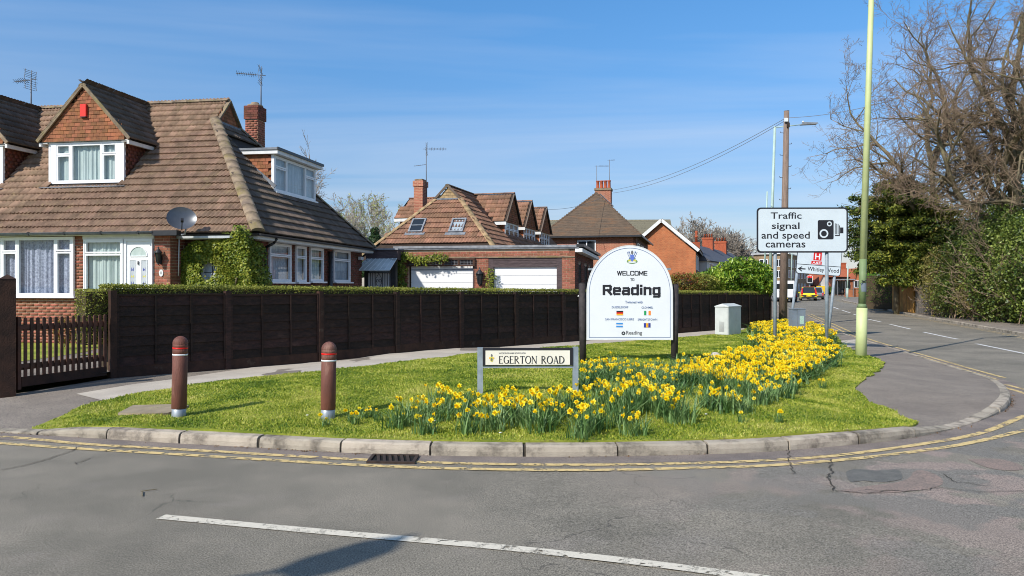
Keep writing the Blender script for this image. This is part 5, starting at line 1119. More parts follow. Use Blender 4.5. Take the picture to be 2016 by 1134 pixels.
# roof deck and tiles -------------------------------------------
k = (ZR-ZE)/(BR); kh = (ZG-ZE)/(-AG)
dk = MB(); e = -.03
V = dict(fl=(AL, 0, ZE), fr=(0, 0, ZE), gf=(AG, BG, ZG), ap=(AG, BR, ZR), rl=(AL, BR, ZR), gb=(AG, BB-BG, ZG), br=(0, BB, ZE), bl=(AL, BB, ZE))
for n_ in (('fl', 'fr', 'gf', 'ap', 'rl'), ('fr', 'br', 'gb', 'gf'), ('rl', 'ap', 'gb', 'br', 'bl')): dk.poly([(V[q][0], V[q][1], V[q][2]+e) for q in n_])
dk.poly([(AG-.03, BG, ZG-.05), (AG-.03, BB-BG, ZG-.05), (AG-.03, BR, ZR-.05)]); dk.poly([(AL, 0, ZE-.03), (0, 0, ZE-.03), (0, BB, ZE-.03), (AL, BB, ZE-.03)]); dk.poly([(AL, 0, ZE-.03), (AL, BB, ZE-.03), (AL, BR, ZR-.03)])
dk.build('roof_deck', 'roof_deck', h1)
sl = math.hypot(BR, ZR-ZE); vv = I3(0, BR, ZR-ZE)/sl; sb = sl/BR
PF = [(0, 0), (-AL, 0), (-AL+AG, BG*sb), (-AL+AG, sl), (0, sl)]
def dorm_skip(ac, hw, b0, b1): return lambda u, v: abs((u+AL)-ac) < hw and b0 < v/sb < b1
DA = [-5.72, -9.40]
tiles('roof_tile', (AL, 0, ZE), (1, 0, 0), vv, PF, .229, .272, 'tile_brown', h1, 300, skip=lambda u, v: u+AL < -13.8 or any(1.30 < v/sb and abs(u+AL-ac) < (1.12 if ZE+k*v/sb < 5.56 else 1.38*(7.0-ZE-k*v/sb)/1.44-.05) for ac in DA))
sl2 = math.hypot(-AG, ZG-ZE); v2 = I3(AG, 0, ZG-ZE)/sl2
SDA, SDB0, SDB1 = -1.2, 3.22, 6.06
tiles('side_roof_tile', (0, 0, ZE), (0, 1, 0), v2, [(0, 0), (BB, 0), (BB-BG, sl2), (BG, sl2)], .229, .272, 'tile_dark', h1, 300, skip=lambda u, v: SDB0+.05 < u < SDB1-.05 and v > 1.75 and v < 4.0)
hip_line('hip_tile', (.03, -.03, ZE+.05), (AG, BG, ZG+.06), .17, 'hip_mortar', h1, .36)
hip_line('hip_tile', (.03, BB+.03, ZE+.05), (AG, BB-BG, ZG+.06), .14, 'hip_mortar', h1, .36)
hip_line('ridge_tile', (AL, BR, ZR+.05), (AG+.05, BR, ZR+.05), .13, 'hip_mortar', h1, .44)
# gablet at the top of the hip
Mg = frame((AG+.02, BG, ZG), (0, 1, 0), (-1, 0, 0), (0, 0, 1)); gw = BB-2*BG
hung('wall_tile', Mg, [(0, 0), (gw, 0), (gw/2, ZR-ZG)], 'hung_tile', h1, nobj=60)
MB().obox((AG+.01, BG-.06, ZG-.09), (.10, 0, 0), (0, gw+.12, 0), (0, 0, .10)).build('gablet_fascia', 'lead', h1)
for q in (-1, 1):
    A_, B_ = I3(AG+.06, BR, ZR+.02), I3(AG+.06, BR+q*(BR-BG+.05), ZG-.04); MB().bar(A_, B_, .12, .05).build('verge_tile', 'hip_mortar', h1)
# eaves, gutters ---------------------------------------------
MB().box(AL, -2.0, -.52, -.28, 2.87, 2.93).build('bay_soffit', 'white_paint', h1)
bd = MB(); bd.pts([(AL, -.56, 2.92), (-1.99, -.56, 2.92), (-1.99, .02, 3.0), (AL, .02, 3.0), (AL, -.56, 2.88), (-1.99, -.56, 2.88), (-1.99, .02, 2.9), (AL, .02, 2.9)]); [bd.face(list(f)) for f in ((0, 1, 2, 3), (4, 7, 6, 5), (0, 4, 5, 1), (1, 5, 6, 2), (3, 7, 4, 0))]; bd.build('bay_roof', 'lead', h1)
def gutter(A, B, r, m, name='gutter', par=h1):
    A, B = Vector(A), Vector(B); d = B-A; x = d.cross(I3(0, 0, 1)).normalized(); mb = MB(); kk = 7
    for ee in (A, B): mb.pts([ee+x*r*math.cos(math.pi*i/(kk-1))-I3(0, 0, 1)*r*math.sin(math.pi*i/(kk-1)) for i in range(kk)])
    mb.smooth = True
    for i in range(kk-1): mb.face([i, i+1, kk+i+1, kk+i])
    mb.smooth = False; mb.face(list(range(kk))); mb.face(list(range(kk, 2*kk))); return mb.build(name, m, par)
gutter((AL, -.60, 2.94), (-2.35, -.60, 2.94), .055, 'gutter_grey')
for i in range(9): a = -2.7-i*.98; MB().box(a-.015, a+.015, -.665, -.60, 2.87, 2.955).build('gutter_bracket', 'black_plastic', h1)
MB().box(-2.36, -1.72, -.62, -.44, 2.84, 2.96).build('gutter_end', 'black_plastic', h1)
gutter((-1.9, -.07, 2.90), (.06, -.07, 2.90), .055, 'black_plastic'); gutter((.06, -.07, 2.90), (.06, BB+.05, 2.90), .055, 'black_plastic')
MB().box(-1.98, -.02, -.02, .0, 2.78, 2.90).build('fascia', 'white_paint', h1)
MB().box(-.02, .0, 0, BB, 2.78, 2.90).build('fascia', 'white_paint', h1); MB().box(-.33, -.021, 0, BB, 2.77, 2.79).build('soffit', 'white_paint', h1)
MB().tube((-.26, 5.0, 0), (-.26, 5.0, 2.70), .065, .065, 10).build('downpipe', 'black_plastic', h1); MB().path([(.04, .9, 2.84), (-.05, .9, 2.72), (-.26, .9, 2.62), (-.28, .9, 0)], .035, 8).build('downpipe', 'black_plastic', h1)
MB().path([(-2.0, -.08, 2.84), (-2.02, -.08, 1.9)], .014, 6).build('cable', 'white_paint', h1)
# round window in the recessed wall
Mq = (-1.30, .26, 1.98); fr_ = MB(); n = 28
for i in range(n):
    a, b = 2*math.pi*i/n, 2*math.pi*(i+1)/n; fr_.bar((Mq[0]+.27*math.cos(a), .235, Mq[2]+.34*math.sin(a)), (Mq[0]+.27*math.cos(b), .235, Mq[2]+.34*math.sin(b)), .07, .055, (0, 1, 0))
rw = fr_.build('round_window', 'upvc', h1)
MB().prism([(Mq[0]+.25*math.cos(2*math.pi*i/n), .25, Mq[2]+.32*math.sin(2*math.pi*i/n)) for i in range(n)], (0, .01, 0)).build('pane', 'curtain_white', rw)
gb2 = MB(); gb2.bar((Mq[0]-.25, .24, Mq[2]), (Mq[0]+.25, .24, Mq[2]), .012, .012, (0, 1, 0)); gb2.bar((Mq[0]-.02, .24, Mq[2]-.3), (Mq[0]-.02, .24, Mq[2]+.3), .012, .012, (0, 1, 0)); gb2.bar((Mq[0]-.12, .24, Mq[2]-.3), (Mq[0]+.1, .24, Mq[2]+.3), .01, .01, (0, 1, 0)); gb2.build('glazing_bar', 'ink', rw)
# gabled dormers ----------------------------------------------
def gabled_dormer(ac, curt):
    # face at b=1.44, window 2.24 wide
    d = MB(); f0 = 1.44; W = 2.26; zb, zw, za = 4.42, 5.53, 7.0; x0, x1 = ac-W/2, ac+W/2
    cheek = MB(); back = BR-.05
    for x in (x0+.02, x1-.07): cheek.pts([])
    for x in (x0+.02, x1-.07):
        cheek.prism([(x, f0+.06, zb+.06), (x, f0+.06, 5.56), (x, 2.6+.02, 5.56)], (.05, 0, 0))
    dm = cheek.build('dormer_wall', 'brick_plum', h1)
    # hung tiles on the right cheek, its shade painted in by a darker colour
    Mc = frame((x1-.005, f0+.05, 0), (0, 1, 0), (-1, 0, 0), (0, 0, 1)); hung('wall_tile', Mc, [(0, zb+.02), (0, 5.52), (1.10, 5.52)], 'brick_plum', dm, nobj=0)
    Mc = frame((x0+.005, 2.6, 0), (0, -1, 0), (1, 0, 0), (0, 0, 1)); hung('wall_tile', Mc, [(1.12, zb+.02), (1.12, 5.52), (0, 5.52)], 'hung_tile', dm, nobj=0)
    fr = window(at1(x0, f0, zb), W, zw-zb, [(.085, .275, 0, .72), (.085, .275, .73, 1), (.29, .71, 0, 1), (.725, .915, 0, .72), (.725, .915, .73, 1)], h1, curt, sill=False, outer=.05)
    MB().box(x0-.03, x1+.03, f0-.10, f0-.02, zb-.05, zb+.002).build('sill', 'upvc', fr)
    MB().pts([]) ; ap = MB(); ap.poly([(x0-.1, f0-.01, zb-.05), (x1+.1, f0-.01, zb-.05), (x1+.16, f0-.24, zb-.135), (x0-.16, f0-.24, zb-.135)]); ap.build('lead_apron', 'lead', dm)
    # pediment
    hwp = 1.30; zp = 5.56; xa = ac; Mp = frame((xa-hwp, f0-.06, 0), (1, 0, 0), (0, 1, 0), (0, 0, 1))
    MB().prism([(xa-hwp+.03, f0-.045, zp), (xa+hwp-.03, f0-.045, zp), (xa, f0-.045, za-.04)], (0, .05, 0)).build('pediment', 'brick_plum', dm)
    MB().box(xa-hwp, xa+hwp, f0-.055, f0+.03, zp-.012, zp).build('pediment_soffit', 'white_paint', dm)
    hung('wall_tile', Mp, [(.02, zp), (2*hwp-.02, zp), (2*hwp-.02, zp+.13), (hwp, za-.02), (.02, zp+.13)], 'hung_tile', h1, nobj=150)
    # roof planes
    er = 1.38; rz = lambda x: za+.03-(za+.03-zp)*abs(x-xa)/er
    for q in (-1, 1):
        U_ = I3(0, 1, 0) if q > 0 else I3(0, -1, 0); dirv = I3(-q*er, 0, za+.03-zp).normalized(); L_ = math.hypot(er, za+.03-zp)
        # eave line at x=xa+q*er from f0-.14 back to where it meets the main slope
        be = (zp-ZE)/k; bt = BR-.12; fr0 = f0-.13
        MB().poly([(xa+q*er, fr0, zp-.02), (xa+q*er, be, zp-.02), (xa, bt, za-.0), (xa, fr0, za-.0)]).build('roof_deck', 'roof_deck', dm)
        if q > 0: O = I3(xa+er, fr0, zp); poly = [(0, 0), (be-fr0+.1, 0), (bt-fr0+.1, L_), (0, L_)]
        else: O = I3(xa-er, bt, zp); poly = [(bt-be-.1, 0), (bt-fr0, 0), (bt-fr0, L_), (-.1, L_)]
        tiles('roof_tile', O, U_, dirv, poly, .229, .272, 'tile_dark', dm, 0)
        MB().bar((xa+q*(er-.0), fr0-.0, zp-.0), (xa, fr0-.0, za+.055), .09, .05, (0, 1, 0)).build('verge', 'hip_mortar', dm)
        MB().box(min(xa+q*(er-.03), xa+q*(er-.10)), max(xa+q*(er-.03), xa+q*(er-.10)), fr0+.03, be-.1, zp-.13, zp-.03).build('fascia', 'white_paint', dm)
        sf = MB(); a_, b_ = sorted((xa+q*(er-.11), xa+q*(W/2-.02))); sf.box(a_, b_, fr0+.05, be-.25, zp-.06, zp-.045); sf.build('soffit', 'white_paint', dm)
    hip_line('ridge_tile', (xa, f0-.15, za+.05), (xa, BR-.2, za+.05), .12, 'tile_dark', dm, .44)
gabled_dormer(DA[0], 'curtain_green'); gabled_dormer(DA[1], 'curtain_lace')
# flat-roofed side dormer ------------------------------------
sdm = MB(); zb, zt_ = 4.34, 5.42; sdm.prism([(SDA-.03, SDB0+.03, zb+.04), (SDA-.03, SDB0+.03, 5.40), (-2.25, SDB0+.03, 5.40)], (0, .05, 0)); sdm.prism([(SDA-.03, SDB1-.08, zb+.04), (SDA-.03, SDB1-.08, 5.40), (-2.25, SDB1-.08, 5.40)], (0, .05, 0)); sdo = sdm.build('side_dormer', 'brick_plum', h1)
Mc = frame((-2.3, SDB0+.01, 0), (1, 0, 0), (0, 1, 0), (0, 0, 1)); hung('wall_tile', Mc, [(.96, zb+.06), (.98, 5.38), (0.02, 5.38)], 'hung_tile', h1, nobj=90)
MB().box(SDA-.09, SDA-.0, SDB0, SDB0+.05, zb-.02, 5.42).build('corner_post', 'upvc', sdo)
window(at1(SDA, SDB0+.04, zb, True), SDB1-SDB0-.08, 5.36-zb, CAS3, sdo, 'curtain_white', sillw=.08)
MB().box(-2.42, SDA+.16, SDB0-.12, SDB1+.15, 5.38, 5.49).build('fascia', 'white_paint', sdo); MB().box(-2.46, SDA+.19, SDB0-.15, SDB1+.18, 5.49, 5.55).build('flat_roof', 'lead', sdo); MB().box(SDA+.16, SDA+.20, SDB0-.16, SDB1+.19, 5.485, 5.56).build('drip_edge', 'black_plastic', sdo)
MB().bar((SDA+.05, SDB0-.03, zb+.12), (-2.35, SDB0-.03, 5.46), .10, .03, (0, -1, 0)).build('lead_flashing', 'lead', sdo)
MB().poly([(SDA+.01, SDB0-.02, zb-.03), (SDA+.01, SDB1+.02, zb-.03), (SDA+.20, SDB1+.15, zb-.17), (SDA+.20, SDB0-.15, zb-.17)]).build('lead_apron', 'lead', sdo)
# chimney -----------------------------------------------------
CX, CY = -3.65, 6.75; ch = MB().box(CX-.215, CX+.215, CY-.25, CY+.25, 3.8, 7.18).build('chimney', 'mortar', h1)
mm = []
for Mx, W_ in ((frame((CX-.215, CY-.25, 4.6), (1, 0, 0), (0, 1, 0), (0, 0, 1)), .43), (frame((CX+.215, CY-.25, 4.6), (0, 1, 0), (-1, 0, 0), (0, 0, 1)), .50)): mm += brick_mats(Mx, W_, 2.55, [], joint=.012, bw=.215)
pieces('brick', BRICK, mm, 'brick', ch, 120)
mm = []
MB().box(CX-.24, CX+.24, CY-.275, CY+.275, 7.17, 7.62).build('chimney_head', 'brick_plum', ch)
for Mx, W_ in ((frame((CX-.25, CY-.285, 7.17), (1, 0, 0), (0, 1, 0), (0, 0, 1)), .50), (frame((CX+.25, CY-.285, 7.17), (0, 1, 0), (-1, 0, 0), (0, 0, 1)), .57)): mm += brick_mats(Mx, W_, .45, [], joint=.008, bw=.24)
pieces('head_brick', BRICK, mm, 'brick_plum', ch, 60)
MB().lathe([(.27, 0), (.25, .06), (.13, .10), (.12, .15), (.02, .16)], n=14).build('flaunching', 'hip_mortar', ch, Matrix.Translation((CX, CY, 7.62)))
MB().lathe([(.11, 0), (.12, .18), (.09, .2), (.09, .24), (.12, .26), (.12, .30), (.02, .32)], n=12).build('vent_cowl', 'iron', h1, Matrix.Translation((-9.95, BR+.25, ZR-.1)))
# things on the house ------------------------------------------
W1 = Matrix.Translation((-6.07, 18.2, 0)) @ Matrix.Rotation(A1, 4, 'Z')
def on1(a, b, z): return W1 @ Vector((a, b, z))
al = empty('alarm_box', on1(DA[0]+.02, 1.36, 6.35), A1, 'small red burglar alarm box on the tile-hung gable of the dormer', 'alarm box')
mb = MB(); mb.prism([(-.085, 0, .17), (.085, 0, .17), (.085, 0, -.16), (-.085, 0, -.16)], (0, -.075, 0)); mb.build('cover', 'alarm_red', al); MB().box(-.08, .08, -.072, 0, -.185, -.16).build('base', 'black_plastic', al); 
def yagi(name, base, H, L, dirv, lab, extra=None, m='ink_grey', refl=True):
    o = empty('tv_aerial', base, 0, lab, 'aerial'); MB().tube((0, 0, -.3), (0, 0, H), .022, .018, 8).build('mast', m, o); d = Vector(dirv).normalized(); s = d.cross(I3(0, 0, 1)).normalized(); mb = MB(); a = I3(0, 0, H-.04)-d*.15; mb.tube(a, a+d*(L+.15), .012, .012, 5); n = int(L/.085)
    for i in range(n): c = I3(0, 0, H-.04)+d*(.18+L*.82*i/n); q = .09+.02*math.sin(i); mb.tube(c-s*q+I3(0, 0, q*.55), c+s*q-I3(0, 0, q*.55), .007, .007, 4); mb.tube(c-s*q-I3(0, 0, q*.55), c+s*q+I3(0, 0, q*.55), .007, .007, 4)
    mb.build('boom', m, o)
    if refl:
        r = MB()
        for sg in (-1, 1):
            for kk in range(5): z = H-.04+sg*(.05+kk*.06); c = I3(0, 0, z)-d*(.08-kk*.02); r.tube(c-s*.22+d*.06, c+s*.22+d*.06, .007, .007, 4)
            r.tube(I3(0, 0, H-.04), I3(0, 0, H-.04+sg*.30)-d*.02+d*.0, .009, .009, 4); r.tube(I3(0, 0, H-.04)+s*.2+d*.06, I3(0, 0, H-.04+sg*.30)+s*.2+d*.0, .007, .007, 4); r.tube(I3(0, 0, H-.04)-s*.2+d*.06, I3(0, 0, H-.04+sg*.30)-s*.2+d*.0, .007, .007, 4)
        r.build('reflector', m, o)
    return o
yagi('a', on1(-9.80, BR+.1, ZR), 1.02, .62, (-1, .25, -.02), 'television aerial above the left-hand end of the bungalow ridge')
yagi('b', on1(CX+.16, CY+.1, 7.75), 1.0, .82, (-1, -.1, .06), 'television aerial on the left brick chimney of the bungalow')
dp = on1(-1.72, -.42, 3.22); di = empty('satellite_dish', dp, 0, 'grey satellite dish at the eaves of the bungalow', 'satellite dish'); Q = Vector((.38, -.80, .38)).to_track_quat('Z', 'Y').to_matrix().to_4x4()
mb = MB(); pr = [(.33*i/8, .09*(i/8)**2) for i in range(9)]; nn = 28
mb.smooth = True; mb.pts([(0, 0, 0)])
for r_, z_ in pr[1:]: mb.pts([(r_*math.cos(2*math.pi*i/nn), r_*.9*math.sin(2*math.pi*i/nn), z_) for i in range(nn)])
for i in range(nn): mb.face([0, 1+i, 1+(i+1) % nn])
for q in range(7):
    for i in range(nn): j = (i+1) % nn; mb.face([1+q*nn+i, 1+(q+1)*nn+i, 1+(q+1)*nn+j, 1+q*nn+j])
mb.build('reflector', 'dish_grey', di, Q); ar = MB(); ar.path([(0, -.30, .07), (0, -.20, .33)], .012, 6); ar.box(-.03, .03, -.23, -.17, .30, .40); ar.build('feed_arm', 'ink', di, Q); MB().path([(0, .08, 0), (.05, .12, -.22), (.0, .2, -.33), (-.28, .25, -.36)], .018, 8).build('bracket', 'alu', di)
def lantern(loc, rz, lab, s=1.0):
    o = empty('wall_lantern', loc, rz, lab, 'lantern'); MB().lathe([(.03*s, -.19*s), (.045*s, -.17*s), (.075*s, .04*s), (.08*s, .05*s)], n=6).build('glass_body', 'car_glass', o, Matrix.Translation((0, -.11*s, 0)))
    MB().lathe([(.10*s, .05*s), (.085*s, .08*s), (.04*s, .13*s), (.03*s, .15*s), (.012*s, .17*s), (.02*s, .19*s), (.004*s, .21*s)], n=12).build('hood', 'black_plastic', o, Matrix.Translation((0, -.11*s, 0)))
    b = MB(); 
    for i in range(6): t = i*math.pi/3; b.tube((.046*s*math.cos(t), -.11*s+.046*s*math.sin(t), -.17*s), (.08*s*math.cos(t), -.11*s+.08*s*math.sin(t), .05*s), .006*s, .006*s, 4)
    b.tube((0, -.11*s, -.22*s), (0, -.11*s, -.19*s), .012*s, .04*s, 8); b.build('cage', 'black_plastic', o); MB().box(-.03*s, .03*s, -.02*s, 0, -.2*s, .02*s).build('back_plate', 'black_plastic', o); MB().path([(0, -.01, -.12*s), (0, -.05*s, -.24*s), (0, -.11*s, -.22*s)], .008*s, 5).build('bracket', 'black_plastic', o); return o
lantern(on1(-2.29, -.36, 2.38), A1, 'black lantern on the brick pier right of the white front door')
pl = MB(); pl.prism([(.055*math.cos(t), 0, .085*math.sin(t)) for t in [i*math.pi/9 for i in range(18)]], (0, -.012, 0)); o = pl.build('house_number', 'white_paint'); o.matrix_basis = Matrix.Translation(on1(-2.29, -.353, 1.96)) @ Matrix.Rotation(A1, 4, 'Z'); tag(o, 'small oval white house number plate below the door lantern', 'plaque'); fit_text('lettering', '1', -.012, .012, -.03, .035, -.0125, 'ink', o, .0)
o = MB().box(-.12, .12, -.10, 0, -.05, .05).build('bracket_lamp', 'white_paint'); o.matrix_basis = Matrix.Translation(on1(-.30, 7.55, 2.58)) @ Matrix.Rotation(A1+R(90), 4, 'Z'); tag(o, 'white box lamp under the eaves near the end of the bungalow side wall', 'lamp')
# climbers on the house -----------------------------------------
iv = empty('climbing_shrub', on1(-1.2, .0, .25), A1, 'dense green climber covering the recessed wall round the round window', 'shrub')
st = MB()
for a0, a1_, z1 in ((-.6, -.8, 2.4), (-.2, .3, 2.6), (.5, .9, 2.2), (.1, .6, 1.6)): st.path([(a0, .12, -.1), ((a0+a1_)/2, .16, z1*.4), (a1_, .1, z1)], .02, 5)
st.build('stem', 'bark', iv)
def ivpts(n, f):
    X = RNG.uniform(-1.0, 1.6, n); Zz = RNG.uniform(0, 3.05, n); return X, Zz
n = 24000; X = RNG.uniform(-.86, 1.30, n); Zz = RNG.uniform(.5, 2.82, n)
edge = 1.10+.14*np.sin(Zz*5)+.10*np.sin(Zz*11+1); topz = 2.52+.20*np.sin(X*2.2+.6)+.07*np.sin(X*9); cap = (X > .55) & (X < 1.15) & (Zz < 2.42+.55*np.maximum(0, 1-np.abs(X-.92)/.35))
keep = ((X < edge) & (Zz < topz) | cap) & (((X+.12)/.20)**2+((Zz-1.75)/.25)**2 > 1+.5*RNG.normal(size=n)*.6) ; 
Y = .12-(.30+.20*np.sin(X*2.5+Zz*2)+.12*np.sin(Zz*6+X*3))*(X+1)/1.6*RNG.random(n)**.5
leaf_cloud('leaves', np.column_stack([X, Y, Zz])[keep], .060, 'ivy_leaf', iv, nrm=np.array([0, -.6, .5]), asp=.75)
n = 6000; X = RNG.uniform(.85, 1.45, n); Y = RNG.uniform(-.3, .7, n); Zz = RNG.uniform(.5, 2.5, n); keep = (X-.95)/.38+((Y-.1)/.8)**2+((Zz-1.4)/1.3)**2 < 1.15+.1*np.sin(Zz*9)
leaf_cloud('leaves', np.column_stack([X, Y, Zz])[keep], .060, 'ivy_leaf', iv, nrm=np.array([.3, -.4, .4]), asp=.75)
# rosemary-like shrub and edging stones in the garden
sb_ = empty('low_shrub', on1(-3.6, -1.9, .3), 0, 'small reddish shrub behind the picket gate', 'shrub'); leaf_cloud('leaves', blob_points(900, (0, 0, .35), (.25, .2, .3)), .05, 'photinia_leaf', sb_); MB().path([(0, 0, 0), (.05, 0, .3)], .012, 5).build('stem', 'bark', sb_)
# ================================================================ LINK, SIDE GATE, GARAGES
AG2 = R(-10.5); OG = (-4.12, 27.0)
WG = Matrix.Translation((OG[0], OG[1], 0)) @ Matrix.Rotation(AG2, 4, 'Z')
ga2 = empty('garage_block', (OG[0], OG[1], 0), AG2, 'flat-roofed brick garage block with two white doors', 'garage')
ZT = 3.05; GO = [(.47, 2.86, .05, 2.62), (3.36, 5.92, .05, 2.64)]
Mg2 = frame((0, 0, 0), (1, 0, 0), (0, 1, 0), (0, 0, 1)); wall('front_wall', Mg2, 6.36, 2.92, GO, 'mortar', ga2, .22, .0)
pieces('brick', BRICK, [m for m in brick_mats(Mg2, 6.36, 2.90, GO, z0=.6, joint=.012) if m.translation.z > 1.3], 'brick', ga2, 300)
Mgs = frame((6.36, 0, 0), (0, 1, 0), (-1, 0, 0), (0, 0, 1)); SG = [(1.2, 2.3, 1.2, 2.5), (3.6, 4.9, 1.2, 2.5), (5.6, 6.6, 1.2, 2.5)]; wall('side_wall', Mgs, 8.0, 2.92, SG, 'mortar_dark', ga2, .22, .0); pieces('side_brick', BRICK, [m for m in brick_mats(Mgs, 8.0, 2.90, SG, z0=1.2, joint=.012)], 'brick_plum', ga2, 0)
for a, b, c, d in SG: window(frame((6.33, a, c), (0, 1, 0), (-1, 0, 0), (0, 0, 1)), b-a, d-c, [(0, .48, 0, 1), (.52, 1, 0, 1)], ga2, None, m='black_plastic', sill=False)
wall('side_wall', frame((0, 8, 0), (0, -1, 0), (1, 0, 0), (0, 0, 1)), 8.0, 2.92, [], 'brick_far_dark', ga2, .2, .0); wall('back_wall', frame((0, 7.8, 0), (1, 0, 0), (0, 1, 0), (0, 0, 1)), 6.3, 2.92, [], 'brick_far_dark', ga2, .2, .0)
MB().box(-.05, 6.50, -.07, 8.1, 2.92, 2.97).build('flat_roof', 'lead', ga2); MB().box(-.06, 6.42, -.09, .0, 2.97, ZT).build('coping', 'grey_trim', ga2)
MB().box(6.37, 6.62, -.06, 8.1, 2.80, 2.93).build('side_fascia', 'white_paint', ga2); MB().box(6.39, 6.68, -.08, 8.15, 2.975, 3.07).build('side_edge', 'black_plastic', ga2)
for q in range(2): 
    a, b, z = ((.55, 2.80, 2.37), (3.55, 5.73, 2.30))[q]; gd_ = MB().box(a, b, .09, .12, 0, z).build('garage_door', 'garage_white', ga2); hh = .30
    for i in range(8): z0 = z-(i+1)*hh; 
    for i in range(7): MB().box(a, b, .072, .092, z-(i+1)*hh+.014, z-i*hh).build('door_panel', 'garage_white', gd_)
sd_ = MB(); a, b = 3.36, 5.92; sd_.box(a, a+.18, .0, .10, 0, 2.64); srd = sd_.build('door_surround', 'wood_panel', ga2); MB().box(b-.18, b, .0, .10, 0, 2.64).build('surround_post', 'wood_panel', srd)
for i in range(3): MB().box(a+.18, b-.18, .0+.003*i, .09, 2.305+.112*i, 2.305+.112*i+.105).build('panel_board', 'wood_panel', srd)
MB().box(2.81, 2.86, -.02, .08, 0, 2.62).build('door_jamb', 'wood_panel', ga2); MB().box(2.66, 2.80, .0, .07, 0, 2.62).build('door_jamb', 'wood_panel', ga2) if False else None
# rail frame with trellis above the left door
tr_ = MB(); 
for x in (.47, 1.12, 1.75, 2.32, 2.86): tr_.box(x-.035, x+.035, -.10, -.03, 2.36, 2.62)
tr_.box(.44, 2.90, -.11, -.04, 2.56, 2.62); tr_.box(.44, 2.90, -.11, -.04, 2.34, 2.385); tro = tr_.build('trellis_frame', 'gate_wood', ga2)
MB().box(.5, 2.83, .02, .05, 2.39, 2.62).build('trellis_back', 'wood_panel', tro); tm = MB()
for i in range(20): x = .55+i*.115; tm.box(x, x+.008, -.075, -.067, 2.38, 2.56)
for i in range(3): tm.box(.5, 2.83, -.080, -.072, 2.40+i*.055, 2.406+i*.055)
tm.build('trellis_wire', 'grey_trim', tro)
MB().box(.55, 2.80, .065, .088, 2.20, 2.235).build('door_light_strip', 'grey_trim', ga2)
MB().box(-.02, 6.36, -.04, .0, 2.62, 2.665).build('lintel', 'hip_mortar', ga2)
lantern(WG @ Vector((3.09, -.02, 1.98)), AG2, 'black carriage lantern between the two garage doors', 1.5)
ig = empty('climbing_ivy', WG @ Vector((0.1, -.1, 0)), AG2, 'green climber on the left corner of the garages and over the left door', 'climber')
n = 4200; X = RNG.uniform(-.35, .55, n); Zz = RNG.uniform(0.4, 2.85, n); keep = X < .25+.14*np.sin(Zz*4)+.1*np.sin(Zz*9); leaf_cloud('leaves', np.column_stack([X, -RNG.random(n)*.28, Zz])[keep], .07, 'ivy_leaf', ig, nrm=np.array([0, -.6, .5]), asp=.75)
n = 1000; X = .2+1.7*RNG.random(n)**1.3; Zz = 2.62+.05*np.sin(X*5)+RNG.normal(0, .07, n)-.10*(RNG.random(n) < .3)*np.abs(np.sin(X*7)); leaf_cloud('leaves', np.column_stack([X, -.14-RNG.random(n)*.1, Zz]), .065, 'ivy_leaf', ig, nrm=np.array([0, -.6, .5]), asp=.75)
n = 420; X = RNG.normal(3.38, .09, n); Zz = RNG.uniform(1.3, 2.25, n); leaf_cloud('leaves', np.column_stack([X, -.02-RNG.random(n)*.1, Zz]), .055, 'ivy_leaf', ig, nrm=np.array([0, -.6, .5]), asp=.75); MB().path([(0, 0, 0), (.05, 0, 1.2), (.1, 0, 2.6)], .02, 5).build('stem', 'bark', ig); MB().path([(3.35, 0, 0), (3.4, 0, 2.1)], .012, 5).build('stem', 'bark', ig)
# link with awning and ornamental side gate
LP0 = P3(716, 563, 26.3); lk = empty('side_entrance', (LP0.x, LP0.y, 0), AG2, 'dark recessed side entrance with pale metal awning between bungalow and garages', 'entrance')
MB().box(-.15, 1.20, 1.3, 1.5, 0, 2.55).build('back_wall', 'brick_far_dark', lk); MB().box(-.02, 1.15, .25, 1.5, 2.56, 2.90).build('parapet', 'wood_panel', lk); MB().box(-.04, 1.17, .20, 1.5, 2.90, 2.95).build('coping', 'grey_trim', lk)
MB().box(-.02, .09, .1, .3, 0, 2.56).build('door_post', 'black_plastic', lk); MB().box(.93, 1.12, .1, .3, 0, 2.56).build('door_post', 'black_plastic', lk); MB().box(.09, .93, .30, .34, 0, 2.56).build('door', 'curtain_white', lk)
aw = MB(); aw.prism([(-.16, -.55, 2.16), (1.14, -.55, 2.16), (1.12, .22, 2.58), (.05, .22, 2.58)], (0, .0, .02)); aw.build('awning', 'cabinet', lk)
ar_ = MB()
for i in range(8): f = i/7; ar_.bar((-.16+1.30*f, -.55, 2.185), (.05+1.07*f, .22, 2.605), .02, .012)
ar_.build('awning_rib', 'white_paint', lk)
sg = empty('side_gate', (LP0.x, LP0.y, 0) , AG2, 'white-backed ornamental black metal gate under the awning', 'gate'); gm = MB()
MB().box(.1, .93, .12, .14, 0, 2.10).build('sheet', 'white_paint', sg)
for i in range(10):
    x = .12+i*.088
    if 3 < i < 6: continue
    gm.tube((x, .09, 0), (x, .09, 2.1), .011, .011, 5)
gm.bar((.1, .09, 2.1), (.93, .09, 2.1), .02, .02); gm.bar((.1, .09, 1.35), (.93, .09, 1.35), .02, .02)
for sx in (-1, 1):
    c = .515; gm.path([(c, .09, 2.08), (c+sx*.10, .09, 1.92), (c+sx*.10, .09, 1.75), (c, .09, 1.55)], .009, 4); gm.path([(c+sx*(.05+.04*math.cos(t)), .09, 1.83+.05*math.sin(t)) for t in [i*.7 for i in range(10)]], .008, 4); gm.path([(c+sx*(.05+.04*math.cos(t)), .09, 1.46+.05*math.sin(t)) for t in [i*.7 for i in range(10)]], .008, 4)
gm.build('ironwork', 'ink', sg)
